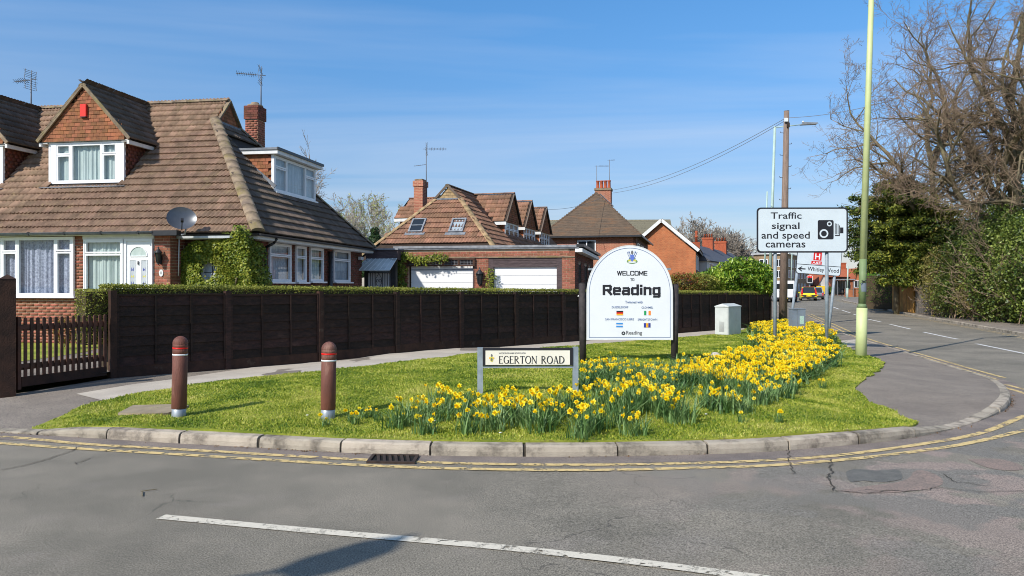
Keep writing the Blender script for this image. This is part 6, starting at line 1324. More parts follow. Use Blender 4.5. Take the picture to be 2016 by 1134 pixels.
# ================================================================ HOUSE TWO (behind the garages)
A2 = R(-15.7); O2 = (-6.98, 34.0); h2 = empty('brick_house', (O2[0], O2[1], 0), A2, 'house with orange-brown tiled half-hip roof, two roof windows and three side gables', 'house')
z0, zg, zr2 = 2.8, 5.75, 6.32; W = 6.8; bg2 = 2.7; DL = 18.0; hr = 3.4; gh = (zr2-zg)/((zr2-z0)/hr)
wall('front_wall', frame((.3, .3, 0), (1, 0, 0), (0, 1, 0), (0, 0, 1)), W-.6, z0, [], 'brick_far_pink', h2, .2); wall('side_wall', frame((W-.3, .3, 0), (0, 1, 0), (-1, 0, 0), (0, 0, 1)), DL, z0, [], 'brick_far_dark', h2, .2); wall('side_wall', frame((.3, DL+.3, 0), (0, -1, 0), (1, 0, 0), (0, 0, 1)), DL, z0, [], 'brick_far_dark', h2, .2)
V = dict(fl=(0, 0, z0), fr=(W, 0, z0), gl=(hr-gh, bg2, zg), gr=(hr+gh, bg2, zg), ap=(hr, bg2-.05, zr2), bk=(hr, DL, zr2), br=(W, DL, z0), bl=(0, DL, z0)); dk = MB()
for q in (('fl', 'fr', 'gr', 'gl'), ('fr', 'br', 'bk', 'ap', 'gr'), ('bl', 'fl', 'gl', 'ap', 'bk'), ('gl', 'gr', 'ap'), ('br', 'bl', 'bk')): dk.poly([Vector(V[p])-I3(0, 0, .03) for p in q])
dk.build('roof_deck', 'roof_deck', h2)
s1 = math.hypot(bg2, zg-z0); tw, tg = .30, .33
tiles('roof_tile', (0, 0, z0), (1, 0, 0), (0, bg2, zg-z0), [(0, 0), (W, 0), (hr+gh, s1), (hr-gh, s1)], tw, tg, 'tile_second', h2, 300, ribs=2, skip=lambda u, v: v < 1.0)
s2_ = math.hypot(hr, zr2-z0); dR = I3(-hr, 0, zr2-z0); g2 = (zg-z0)/(zr2-z0)*s2_
tiles('side_roof_tile', (W, 0, z0), (0, 1, 0), dR, [(0, 0), (12, 0), (12, s2_), (bg2-.05, s2_), (bg2, g2)], tw, tg, 'tile_second', h2, 150, ribs=2)
hip_line('hip_tile', (0, 0, z0+.05), (hr-gh, bg2, zg+.06), .14, 'hip_pale', h2, .4); hip_line('hip_tile', (W, 0, z0+.05), (hr+gh, bg2, zg+.06), .14, 'hip_pale', h2, .4); hip_line('ridge_tile', (hr, bg2-.15, zr2+.05), (hr, DL, zr2+.05), .13, 'tile_dark', h2, .45)
hung('wall_tile', frame((hr-gh, bg2-.08, zg), (1, 0, 0), (0, 1, 0), (0, 0, 1)), [(0, 0), (2*gh, 0), (gh, zr2-zg-.03)], 'hip_pale', h2, w=.2, g=.14, nobj=40)
for q in (-1, 1): MB().bar((hr, bg2-.16, zr2+.04), (hr+q*(gh+.08), bg2-.16, zg-.03), .10, .05, (0, 1, 0)).build('verge_tile', 'tile_dark', h2)
MB().box(hr-gh-.1, hr+gh+.1, bg2-.16, bg2-.04, zg-.07, zg+.0).build('gablet_fascia', 'lead', h2)
# roof windows
def roof_window(px0, px1, pya, pyb, op):
    # find plane position of the middle
    best = None
    for a in np.arange(.5, 6.5, .05):
        for t in np.arange(.3, 3.8, .05):
            b = bg2*t/s1; z = z0+(zg-z0)*t/s1; wv = Matrix.Translation((O2[0], O2[1], 0)) @ Matrix.Rotation(A2, 4, 'Z') @ Vector((a, b, z)); u_, v_ = 1008+F*wv.x/wv.y, HY-F*(wv.z-EYE)/wv.y; e = (u_-(px0+px1)/2)**2+(v_-(pya+pyb)/2)**2
            if best is None or e < best[0]: best = (e, a, t)
    _, a, t = best; y_ = I3(0, bg2, zg-z0).normalized(); n_ = I3(1, 0, 0).cross(y_); c = I3(a, 0, z0)+y_*t; w_, h_ = .68, .88; M = frame(c, (1, 0, 0), y_, n_)
    fr = MB(); t_ = .07
    for x0_, x1_, y0_, y1_ in ((-w_/2, w_/2, -h_/2, -h_/2+t_), (-w_/2, w_/2, h_/2-t_, h_/2), (-w_/2, -w_/2+t_, -h_/2+t_, h_/2-t_), (w_/2-t_, w_/2, -h_/2+t_, h_/2-t_)): fr.box(x0_, x1_, y0_, y1_, .0, .13)
    fo = fr.build('roof_window', 'gutter_grey', h2, M); MB().box(-w_/2+t_, w_/2-t_, -h_/2+t_, h_/2-t_, .08, .10).build('pane', 'car_glass' if not op else 'window_glass', fo); MB().box(-w_/2+t_, w_/2-t_, -h_/2+t_, h_/2-t_, .05, .06).build('blind', 'curtain_white' if op else 'dark_room', fo)
    MB().box(-w_/2-.14, w_/2+.14, -h_/2-.16, -h_/2, .035, .07).build('flashing', 'lead', fo)
    if not op: MB().box(-w_/2+t_, w_/2-t_, -.02, .02, .10, .115).build('glazing_bar', 'alu', fo)
roof_window(808, 838, 435, 458, False); roof_window(886, 918, 434, 459, True)
# three gabled dormers on the right slope
def side_gable(bc, a=5.5, hw=1.35, n=3):
    za, ze = zr2-.02, 4.80; zb = 3.75; x1 = a
    dm = MB().prism([(x1-.02, bc-hw+.1, zb), (x1-.02, bc-hw+.1, ze), (x1-2.0, bc-hw+.1, ze)], (0, .08, 0)).build('dormer_wall', 'brick_far_orange', h2)
    MB().prism([(x1-.02, bc+hw-.18, zb), (x1-.02, bc+hw-.18, ze), (x1-2.0, bc+hw-.18, ze)], (0, .08, 0)).build('dormer_cheek', 'brick_far_dark', dm)
    hung('wall_tile', frame((x1-2.0, bc-hw+.09, 0), (1, 0, 0), (0, 1, 0), (0, 0, 1)), [(1.9, zb+.1), (1.95, ze-.05), (.1, ze-.05)], 'hung_tile', dm, nobj=0)
    MB().prism([(x1+.02, bc-hw, ze), (x1+.02, bc+hw, ze), (x1+.02, bc, za)], (-.1, 0, 0)).build('pediment', 'brick_plum', dm)
    hung('wall_tile', frame((x1+.05, bc-hw, 0), (0, 1, 0), (-1, 0, 0), (0, 0, 1)), [(0.05, ze), (2*hw-.05, ze), (hw, za-.05)], 'hung_tile', dm, nobj=0)
    L = [(i/n, (i+1)/n-.01, 0, .68) for i in range(n)]+[(i/n, (i+1)/n-.01, .70, 1) for i in range(n)]
    window(frame((x1, bc-hw+.12, zb), (0, 1, 0), (-1, 0, 0), (0, 0, 1)), 2*hw-.24, ze-zb, L, h2, 'curtain_white' if n == 3 else 'brick_far_pink', bar=.05, sill=False)
    sf = math.hypot(hw+.08, za-ze)
    MB().poly([(x1+.12, bc-hw-.08, ze), (x1+.12, bc, za), (hr, bc, za), (W-hr*(ze-z0)/(zr2-z0), bc-hw-.08, ze)]).build('roof_deck', 'roof_deck', dm); MB().poly([(x1+.12, bc+hw+.08, ze), (x1+.12, bc, za), (hr, bc, za), (W-hr*(ze-z0)/(zr2-z0), bc+hw+.08, ze)]).build('roof_deck', 'roof_deck', dm)
    xe = W-hr*(ze-z0)/(zr2-z0)
    tiles('roof_tile', (hr, bc-hw-.08, ze), (1, 0, 0), (0, hw+.08, za-ze), [(xe-hr, 0), (x1+.14-hr, 0), (x1+.14-hr, sf), (0, sf)], tw, tg, 'tile_second', dm, 0, ribs=2)
    hip_line('ridge_tile', (hr, bc, za+.05), (x1+.14, bc, za+.05), .11, 'tile_second', dm, .45)
    MB().box(xe, x1+.12, bc-hw-.12, bc-hw-.07, ze-.17, ze-.02).build('fascia', 'white_paint', dm); MB().bar((x1+.14, bc-hw-.1, ze-.02), (x1+.14, bc, za+.02), .05, .06, (1, 0, 0)).build('verge', 'tile_dark', dm); MB().bar((x1+.14, bc+hw+.1, ze-.02), (x1+.14, bc, za+.02), .05, .06, (1, 0, 0)).build('verge', 'tile_dark', dm)
side_gable(6.2, n=3); side_gable(9.8, n=4); side_gable(13.4, n=4)
# left wing
ws_ = MB(); bc, hw = 6.45, 1.35; zaw, zew = 6.26, 5.10; ws_.poly([(-.2, bc-hw, zew), (-.2, bc, zaw), (hr, bc, zaw), (hr, bc-hw, zew)]); ws_.poly([(-.45, bc-hw, zew), (-.2, bc, zaw), (-.2, bc+hw, zew)]); ws_.poly([(-.2, bc+hw, zew), (-.2, bc, zaw), (hr, bc, zaw), (hr, bc+hw, zew)]); wo_ = ws_.build('wing_roof', 'roof_deck', h2)
tiles('roof_tile', (-.45, bc-hw, zew), (1, 0, 0), (0, hw, zaw-zew), [(0, 0), (hr, 0), (hr, math.hypot(hw, zaw-zew)), (.25, math.hypot(hw, zaw-zew))], tw, tg, 'tile_second', wo_, 0, ribs=2); MB().box(-.45, 2.6, bc-hw-.03, bc-hw+.02, zew-.16, zew-.01).build('fascia', 'white_paint', wo_); MB().box(-.2, 2.6, bc-hw+.15, bc+hw-.1, 2.8, zew).build('wing_wall', 'brick_far_pink', wo_); hip_line('ridge_tile', (-.2, bc, zaw+.03), (hr, bc, zaw+.03), .1, 'tile_second', wo_, .45)
# chimney
W2 = Matrix.Translation((O2[0], O2[1], 0)) @ Matrix.Rotation(A2, 4, 'Z')
cp = W2.inverted() @ P3(828, 400, 37.4); c2_ = MB().box(cp.x-.23, cp.x+.23, cp.y-.3, cp.y+.3, 3.6, 6.55).build('chimney', 'brick_far_pink', h2); MB().box(cp.x-.27, cp.x+.27, cp.y-.34, cp.y+.34, 6.5, 6.78).build('chimney_head', 'brick_far_pink', c2_); MB().box(cp.x-.2, cp.x+.2, cp.y-.27, cp.y+.27, 6.78, 6.87).build('flaunching', 'hip_mortar', c2_)
MB().box(cp.x-.26, cp.x+.26, cp.y-.33, cp.y+.33, 4.3, 4.75).build('flashing', 'hip_pale', c2_)
a_ = yagi('c', W2 @ Vector((cp.x+.30, cp.y, 6.3)), 2.1, 1.0, (1, .0, .0), 'tall television mast on the chimney of the half-hipped house', refl=True); mb = MB(); mb.tube((0, 0, 1.3), (-.6, -.0, 1.22), .012, .012, 5)
for i in range(6): mb.tube((-.1-.09*i, -.1, 1.29-.01*i), (-.1-.09*i, .1, 1.29-.01*i), .006, .006, 4)
mb.build('second_boom', 'ink_grey', a_)
# ================================================================ FARTHER HOUSES
def coords(M, f=1.0): return lambda a, b, z: M @ Vector((a, b, z))
def simple_window(par, M, w_, h_, n=2, m='upvc', dark=True):
    fr = MB(); t = .07
    for a, b, c, d in ((0, w_, 0, t), (0, w_, h_-t, h_), (0, t, t, h_-t), (w_-t, w_, t, h_-t)): fr.box(a, b, -.06, .03, c, d)
    for i in range(1, n): fr.box(w_*i/n-.035, w_*i/n+.035, -.055, .03, t, h_-t)
    o = fr.build('window', m, par, M); MB().box(t-.01, w_-t+.01, -.02, .0, t-.01, h_-t+.01).build('pane', 'car_glass', o); return o
# house three: two storeys, pyramid-like clay roof
A3 = R(-14); O3 = P3(1262, 463, 50.2); h3 = empty('brick_house', (O3.x, O3.y, 0), A3, 'two-storey brick house with brown hipped roof and four chimney pots', 'house'); ZE3 = 5.0; W3 = 6.9; D3_ = 12.0
# local a negative to the left
RA = (-W3/2, W3/2+.2, 8.3); RB = (-W3/2, D3_-W3/2, 8.3); dk = MB(); C = [(-W3, 0, ZE3), (0, 0, ZE3), (0, D3_, ZE3), (-W3, D3_, ZE3)]
for f, n_ in (((C[0], C[1], RA), 'f'), ((C[1], C[2], RB, RA), 'r'), ((C[2], C[3], RB), 'b'), ((C[3], C[0], RA, RB), 'l')): dk.poly(f)
dk.poly(C[::-1]); dk.build('roof', 'roof_clay', h3)
cr = MB(); sl3 = math.hypot(W3/2+.2, 8.3-ZE3); rows = 26     # clay courses as real steps
for i in range(rows):
    f0, f1 = i/rows, (i+1)/rows; y0_, z0_ = (W3/2+.2)*f0, ZE3+(8.3-ZE3)*f0; x0_, x1_ = -W3+(W3/2)*f0, -(W3/2)*f0; n_ = I3(0, -(8.3-ZE3), W3/2+.2).normalized(); d_ = I3(0, W3/2+.2, 8.3-ZE3)/rows
    cr.obox(I3(x0_, y0_, z0_)+n_*.005, (x1_-x0_, 0, 0), d_*1.1, n_*.028)
cr.build('tile_course', 'roof_clay', h3)
hip_line('hip_tile', (0, 0, ZE3+.03), (RA[0], RA[1], 8.35), .09, 'roof_clay', h3, .45); hip_line('hip_tile', (-W3, 0, ZE3+.03), (RA[0], RA[1], 8.35), .09, 'roof_clay', h3, .45)
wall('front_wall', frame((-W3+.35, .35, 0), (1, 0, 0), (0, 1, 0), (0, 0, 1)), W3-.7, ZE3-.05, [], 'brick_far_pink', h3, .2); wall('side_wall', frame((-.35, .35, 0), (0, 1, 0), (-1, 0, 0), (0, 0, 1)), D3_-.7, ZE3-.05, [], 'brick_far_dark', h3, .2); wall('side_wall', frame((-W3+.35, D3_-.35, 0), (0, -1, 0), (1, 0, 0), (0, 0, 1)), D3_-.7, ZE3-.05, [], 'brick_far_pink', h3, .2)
mb = MB(); mb.box(-W3-.05, .05, -.08, .0, ZE3-.10, ZE3+.02); mb.box(.0, .08, -.08, D3_, ZE3-.10, ZE3+.02); mb.build('gutter', 'black_plastic', h3)
W3m = Matrix.Translation((O3.x, O3.y, 0)) @ Matrix.Rotation(A3, 4, 'Z'); w0 = W3m.inverted() @ P3(1138, 497, 51.8); simple_window(h3, frame((w0.x, .35, 3.75), (1, 0, 0), (0, 1, 0), (0, 0, 1)), 1.25, .98, 2)
for b in (1.0, 2.2, 4.4, 5.8, 8.2, 9.6): simple_window(h3, frame((-.35, b, 3.3), (0, 1, 0), (-1, 0, 0), (0, 0, 1)), .75, 1.25, 1); 
c3_ = W3m.inverted() @ P3(1188, 382, 56.5); ch3 = MB().box(c3_.x-.58, c3_.x+.58, c3_.y-.4, c3_.y+.5, 7.0, 8.68).build('chimney', 'brick_far_pink', h3); MB().box(c3_.x-.63, c3_.x+.63, c3_.y-.45, c3_.y+.55, 8.70, 8.86).build('chimney_head', 'hip_mortar', ch3)
for i in range(4): MB().lathe([(.13, 0), (.15, .04), (.12, .1), (.11, .5), (.14, .55), (.14, .6), (.08, .61)], n=12).build('chimney_pot', 'red_brick_pot', ch3, Matrix.Translation((c3_.x-.42+i*.28, c3_.y, 8.86)))
yagi('d', W3m @ Vector((c3_.x-.5, c3_.y, 8.7)), 1.9, .9, (1, 0, 0), 'thin aerial left above the four chimney pots', refl=False); yagi('e', W3m @ Vector((c3_.x+.45, c3_.y, 8.7)), 2.3, .3, (1, 0, 0), 'thin aerial right above the four chimney pots', refl=False)
MB().bar(I3(RA[0]+.25, RA[1], 8.25), I3(RA[0]+1.2, RA[1]+.3, 7.35), .14, .05).build('lead_flashing', 'lead', h3)
# generic gabled house, ridge along depth; origin = right eave corner of the front gable
def gable_house(px, py, D, W_, DP, rise, ang, lab, wallm, roofm, zw=None, white=True, sidem=None, left_over=.3):
    O = P3(px, py, D); ze = O.z; h = empty('brick_house', (O.x, O.y, 0), R(ang), lab, 'house'); 
    MB().prism([(-W_+.3, .3, 0), (-.3, .3, 0), (-.3, .3, ze-.1), (-W_/2, .3, ze+rise-.15), (-W_+.3, .3, ze-.1)], (0, .2, 0)).build('front_wall', wallm, h); MB().box(-.5, -.3, .5, DP, 0, ze-.08).build('side_wall', sidem or wallm, h); MB().box(-W_+.3, -W_+.5, .5, DP, 0, ze-.08).build('side_wall', wallm, h)
    MB().prism([(-W_+.3, DP-.2, 0), (-.3, DP-.2, 0), (-.3, DP-.2, ze-.1), (-W_/2, DP-.2, ze+rise-.15), (-W_+.3, DP-.2, ze-.1)], (0, .2, 0)).build('back_wall', wallm, h)
    rf = MB(); a = I3(0, 0, ze); b = I3(-W_/2, 0, ze+rise); c = I3(-W_, 0, ze); d = I3(0, DP, 0); rf.prism([a, b, b+I3(0, 0, .12), a+I3(.08, 0, .10)], d); rf.prism([c, b, b+I3(0, 0, .12), c+I3(-.08, 0, .10)], d); rf.build('roof', roofm, h)
    n = 16; st = MB()
    for i in range(n): f = i/n; e = (b-a)/n; nn_ = I3(rise, 0, W_/2).normalized(); st.obox(a+e*i+nn_*.10+I3(.04, 0, .05), e*1.1, d, nn_*.03)
    st.build('tile_course', roofm, h)
    if white:
        for q in (a, c): MB().bar(q+I3(0, -.04, -.02), b+I3(0, -.04, .02), .05, .30, (0, 1, 0) if False else (0, 0, 1)).build('bargeboard', 'white_paint', h)
    MB().box(.0, .09, 0, DP, ze-.12, ze-.02).build('gutter', 'black_plastic', h); return h, ze
h4, ze4 = gable_house(1376, 493, 70, 6.8, 12, 2.85, -15.5, 'orange brick gable house with white bargeboards', 'brick_far_orange', 'roof_clay', sidem='brick_far_dark')
for b in (1.2, 3.2, 6.5): simple_window(h4, frame((-.3, b, ze4-1.75), (0, 1, 0), (-1, 0, 0), (0, 0, 1)), 1.2, 1.35, 2)
MB().box(-1.4, -1.25, .22, .3, ze4-.1, ze4+1.1).build('flue', 'white_paint', h4) if False else None
# long green-grey roof behind
O5 = P3(1328, 463, 84); h5 = empty('brick_house', (O5.x, O5.y, 0), R(-3), 'long house with plain grey-green tiled roof behind the two brick houses', 'house'); L5 = 14.5; z5e, z5r = 6.6, 9.15
rf = MB(); rf.prism([(0, 0, z5e), (0, 3.0, z5r), (0, 6, z5e)], (-L5, 0, 0)); rf.build('roof', 'roof_green', h5); st = MB()
for i in range(11): f = i/11; st.obox((-L5, 3.0*f, z5e+(z5r-z5e)*f+.02), (L5, 0, 0), I3(0, 3.0, z5r-z5e)/11*1.1, (0, -.04, .05))
st.build('tile_course', 'roof_green', h5); MB().box(-L5+.2, -.2, .3, 5.7, 0, z5e).build('wall', 'brick_far_dark', h5); hip_line('ridge_tile', (-L5, 3, z5r+.03), (0, 3, z5r+.03), .12, 'hip_mortar', h5, .5)
# terrace in slate
O6 = P3(1397, 514, 80); te = empty('terrace', (O6.x, O6.y, 0), R(-25.2), 'slate-roofed terrace with square orange chimneys', 'terraced houses'); ze6 = O6.z; WT = 5.6; DT = 31; rz = ze6+2.0
rf = MB(); rf.prism([(0, 0, ze6), (-WT/2, 0, rz), (-WT, 0, ze6)], (0, DT, 0)); rf.build('roof', 'slate', te); st = MB()
for i in range(14): f = i/14; st.obox((-WT/2*f+.0, 0, ze6+(rz-ze6)*f+.03), I3(-WT/2, 0, rz-ze6)/14*1.1, (0, DT, 0), (.03, 0, .05))
st.build('slate_course', 'slate', te); MB().box(-WT+.3, -.3, .2, DT-.2, 0, ze6).build('wall', 'render_white', te)
for i in range(6): simple_window(te, frame((-.3, 1.2+i*4.8, ze6-1.5), (0, 1, 0), (-1, 0, 0), (0, 0, 1)), 2.4, 1.3, 3)
for (p0, p1, yt, yb, D) in ((1384, 1404, 468, 505, 94.7), (1408, 1430, 475, 512, 102)):
    a = P3((p0+p1)/2, yt, D); lc = Matrix.Translation((O6.x, O6.y, 0)) @ Matrix.Rotation(R(-25.2), 4, 'Z'); q = lc.inverted() @ a; hw = (p1-p0)/2/F*D; c_ = MB().box(q.x-hw, q.x+hw, q.y-.4, q.y+.4, ze6, q.z).build('chimney', 'red_brick_pot', te); MB().box(q.x-hw-.06, q.x+hw+.06, q.y-.46, q.y+.46, q.z-.25, q.z).build('chimney_head', 'red_brick_pot', c_)
    for i in range(4): MB().lathe([(.12, 0), (.10, .4), (.12, .42), (.12, .46)], n=8).build('chimney_pot', 'red_brick_pot', c_, Matrix.Translation((q.x-hw*.7+i*hw*.47, q.y, q.z)))
q = P3(1371, 477, 82); c_ = empty('chimney_stack', (q.x, q.y, 0), 0, 'slim ornate orange chimney behind the gable house', 'chimney'); MB().box(-.30, .30, -.3, .3, 3, q.z).build('stack', 'red_brick_pot', c_); MB().box(-1.0, -.3, -.3, .3, 3, q.z-.0).build('shoulder', 'red_brick_pot', c_); MB().lathe([(.16, 0), (.12, .5), (.2, .55), (.2, .65), (.1, .75), (.15, 1.0), (.15, 1.2), (.03, 1.25)], n=10).build('chimney_pot', 'red_brick_pot', c_, Matrix.Translation((0, 0, q.z)))
# cross roof with red ridge
O7 = P3(1489, 520, 128); h7 = empty('brick_house', (O7.x, O7.y, 0), R(-2), 'grey slate house with a red ridge beyond the terrace', 'house'); z7 = O7.z; r7 = EYE+(563-494)/F*132; MB().prism([(0, 0, z7), (0, 4, r7), (0, 8, z7)], (-6.5, 0, 0)).build('roof', 'slate', h7); hip_line('ridge_tile', (-6.5, 4, r7+.05), (0, 4, r7+.05), .18, 'roof_orange', h7, .6); MB().box(-6.3, -.2, .3, 7.7, 0, z7).build('wall', 'brick_far_tan', h7); MB().bar((.03, 4, r7+.1), (.03, -.1, z7-.1), .2, .3, (1, 0, 0)).build('bargeboard', 'ink_grey', h7)
# flats
O8 = P3(1549, 600, 104); fl = empty('apartment_block', (O8.x, O8.y, 0), R(-28), 'three-storey tan brick block of flats beyond the telegraph pole', 'flats'); HF = EYE+(563-500)/F*104
MB().box(-4.4, 0, 0, 24, 0, HF).build('walls', 'brick_far_tan', fl); MB().prism([(-4.7, -.3, HF), (.3, -.3, HF), (.3, 24.3, HF), (-4.7, 24.3, HF)], (0, 0, .12)).build('eaves', 'white_paint', fl); mb = MB(); mb.pts([(-4.7, -.3, HF+.12), (.3, -.3, HF+.12), (.3, 24.3, HF+.12), (-4.7, 24.3, HF+.12), (-2.2, 2, HF+.5), (-2.2, 21, HF+.5)]); [mb.face(list(f)) for f in ((0, 1, 4), (1, 2, 5, 4), (2, 3, 5), (3, 0, 4, 5))]; mb.build('roof', 'slate', fl)
for z in (.9, 2.75, 4.3):
    if z+1 > HF: continue
    for x in (-3.6, -1.6): simple_window(fl, frame((x, 0, z), (1, 0, 0), (0, 1, 0), (0, 0, 1)), 1.1, 1.05, 2)
    for y in (1.4, 4.6, 7.8, 11, 14.4, 18): simple_window(fl, frame((0, y, z), (0, 1, 0), (-1, 0, 0), (0, 0, 1)), 1.5, 1.1, 2)
# orange-roofed houses beyond the junction
def far_house(px0, px1, pye, pyr, pyb, D, lab, roofm='roof_orange', wallm='render_white', ang=0, gable=None):
    a = P3(px0, pye, D); b = P3(px1, pye, D); W_ = b.x-a.x; ze = a.z; zr_ = EYE-(pyr-HY)/F*(D+3); h = empty('brick_house', (a.x, a.y, 0), R(ang), lab, 'house'); MB().box(.3, W_-.3, .3, 7.7, 0, ze).build('wall', wallm, h)
    rf = MB(); rf.prism([(0, 0, ze), (0, 4, zr_), (0, 8, ze)], (W_, 0, 0)); rf.build('roof', roofm, h)
    n = max(1, int(W_/3)); 
    for i in range(n):
        for z in ((ze-1.6, .9) if ze > 4 else (.9,)): simple_window(h, frame((.6+i*(W_-1)/n, .3, z), (1, 0, 0), (0, 1, 0), (0, 0, 1)), 1.3, 1.1, 2)
    if gable: 
        g0, g1 = (gable[0]-px0)/F*D, (gable[1]-px0)/F*D; gm = (g0+g1)/2; MB().prism([(g0, -1.2, 0), (g1, -1.2, 0), (g1, -1.2, ze-.3), (gm, -1.2, zr_-.3), (g0, -1.2, ze-.3)], (0, 1.5, 0)).build('gable_wall', gable[2], h); gr_ = MB(); gr_.prism([(g0-.3, -1.4, ze-.5), (gm, -1.4, zr_-.1), (gm, -1.4, zr_-.35), (g0-.1, -1.4, ze-.7)], (0, 4, 0)); gr_.prism([(g1+.3, -1.4, ze-.5), (gm, -1.4, zr_-.1), (gm, -1.4, zr_-.35), (g1+.1, -1.4, ze-.7)], (0, 4, 0)); gr_.build('gable_roof', roofm, h)
        simple_window(h, frame((gm-.6, -1.21, ze-1.7), (1, 0, 0), (0, 1, 0), (0, 0, 1)), 1.2, 1.1, 2)
    cx_ = W_*.7; c_ = MB().box(cx_-.4, cx_+.4, 3.5, 4.4, ze, zr_+.9).build('chimney', 'red_brick_pot', h); MB().box(cx_-.46, cx_+.46, 3.44, 4.46, zr_+.75, zr_+.92).build('chimney_head', 'red_brick_pot', c_); return h
far_house(1588, 1640, 556, 538, 580, 128, 'white-walled house with sweeping orange roof left of the grey post', wallm='render_white', gable=(1604, 1626, 'render_white'))
far_house(1655, 1690, 545, 528, 580, 122, 'orange-roofed brick house with chimney left of the green lamp column', wallm='brick_far_dark', gable=(1676, 1688, 'brick_far_orange'))
far_house(1690, 1735, 556, 536, 580, 135, 'pale house glimpsed right of the green lamp column', roofm='roof_clay', wallm='render_white')
# low walls at the junction
for px0, px1, pt_, pb, D, m, lab in ((1664, 1700, 569.5, 581, 108, 'brick_far_orange', 'low red brick wall beyond the junction left of the lamp column'), (1701, 1722, 571, 581, 104, 'grey_fence', 'low grey boundary wall right of the green lamp column')):
    a, b = P3(px0, pb, D), P3(px1, pb, D); o = empty('garden_wall', (a.x, a.y, 0), 0, lab, 'wall'); MB().box(0, b.x-a.x, 0, .25, -.2, EYE-(pt_-HY)/F*D).build('wall_face', m, o); MB().box(-.05, b.x-a.x+.05, -.04, .29, EYE-(pt_-HY)/F*D, EYE-(pt_-HY)/F*D+.07).build('coping', 'hip_mortar', o)
a = P3(1661, 582, 108); o = empty('bus_shelter', (a.x, a.y, T(a.x, a.y)+.1), 0, 'dark glazed bus shelter beyond the junction', 'bus shelter'); mb = MB()
for x in (-1.1, 0, 1.1): mb.box(x-.05, x+.05, -.6, -.5, 0, 2.3); mb.box(x-.05, x+.05, .5, .6, 0, 2.3)
mb.build('post', 'ink_grey', o); MB().box(-1.3, 1.3, -.8, .8, 2.3, 2.42).build('roof', 'grey_trim', o); MB().box(-1.1, 1.1, .54, .56, .2, 2.2).build('glass_panel', 'car_glass', o); MB().box(-.8, .8, .1, .4, .5, .55).build('bench', 'iron', o)
# ================================================================ TRAFFIC
def car(loc, rz, L, W, H, paint, lab, hood=.95, tint='car_glass', red_c=False, estate=False):
    """vehicle with its tail at local y=0, nose towards +y"""
    o = empty('parked_car' if False else 'car', loc, rz, lab, 'car'); hb = H*.54; gc = .16
    side = [(0.10, .25), (0.0, .45), (0.0, hb*.82), (.10, hb*1.02), (L-.9, hb*1.0), (L-.15, hb*.72), (L, hb*.5), (L-.03, .25)]
    secs = [(-1, .98), (-.96, 1.0)]; mb = MB(); n = len(side); xs = [-.5, -.46, .46, .5]; sc = [.955, 1.0, 1.0, .955]; mb.smooth = False
    for x, k_ in zip(xs, sc): mb.pts([(x*W, L/2+(y-L/2)*k_, gc+(z-gc)*k_+.0) for y, z in side])
    for q in range(3):
        for i in range(n): j = (i+1) % n; mb.face([q*n+i, q*n+j, (q+1)*n+j, (q+1)*n+i])
    mb.face(list(range(n))[::-1]); mb.face([3*n+i for i in range(n)]); body = mb.build('body', paint, o)
    top = [(.18, hb*.98), (.42 if not estate else .3, H-.06), (.75, H), (L*.58, H-.02), (L-1.15-.25*(L > 4), hb*.98)]; mb = MB(); wb, wt = W*.47, W*.38
    mb.pts([(-wb if z < H-.2 else -wt, y, z) for y, z in top]+[(wb if z < H-.2 else wt, y, z) for y, z in top]); n = len(top)
    for i in range(n-1): mb.face([i, i+1, n+i+1, n+i])
    mb.face(list(range(n))[::-1]); mb.face([n+i for i in range(n)]); mb.build('cabin', paint, o)
    rw = MB(); p0, p1 = Vector((0, *top[0])), Vector((0, *top[1])); d = p1-p0; nn_ = Vector((0, -d.z, d.y)).normalized(); a, b = p0+d*.04+nn_*.012, p0+d*.95+nn_*.012; rw.poly([(-wb*.86, a.y, a.z), (wb*.86, a.y, a.z), (wt*.92, b.y, b.z), (-wt*.92, b.y, b.z)]); rw.build('rear_window', tint, o)
    for s_ in (-1, 1):
        sw = MB(); sw.poly([(s_*(wb*.985+.012), .40, hb*1.04), (s_*(wb*.985+.012), L-1.5, hb*1.04), (s_*(wt+.03), L*.56, H-.10), (s_*(wt+.03), .62, H-.12)]); sw.build('side_window', tint, o)
        for y in (L*.17, L*.82):
            w_ = MB(); w_.tube((s_*W*.5-s_*.17, y, .30), (s_*W*.5+s_*.005, y, .30), .30, .30, 20); tyre = w_.build('tyre', 'tyre', o); r_ = MB(); r_.tube((s_*W*.5, y, .30), (s_*W*.5+s_*.012, y, .30), .19, .17, 12); r_.build('rim', 'alu', tyre)
        lt = MB(); lt.obox((s_*W*.47, -.008, hb*.62), (-s_*W*.11, 0, 0), (0, .05, 0), (0, .02, hb*.34)); lt.build('tail_light', 'tail_red', o); MB().box(*(sorted((s_*W*.5, s_*W*.58))), L-1.5, L-1.35, hb, hb+.13).build('wing_mirror', paint, o)
    MB().box(-W*.46, W*.46, -.03, .12, .24, .40).build('bumper', 'black_plastic', o); MB().box(-.26, .26, -.045, -.031, .44 if not red_c else .46, .56).build('number_plate', 'plate_yellow', o); return o, hb
cz = lambda p: T(p.x, p.y)+.006
p = P3(1592.5, 594, 80); p.z = cz(p); yc, hb = car(p, R(-18), 3.45, 1.62, 1.47, 'car_yellow', 'bright yellow small hatchback seen from behind in the queue', red_c=True)
mb = MB(); [mb.poly([(s_*.80, -.012, hb*.95), (s_*.58, -.012, hb*.95), (s_*.60, .10, 1.38), (s_*.66, .10, 1.38)]) for s_ in (-1, 1)]; mb.build('rear_pillar_light', 'tail_red', yc)
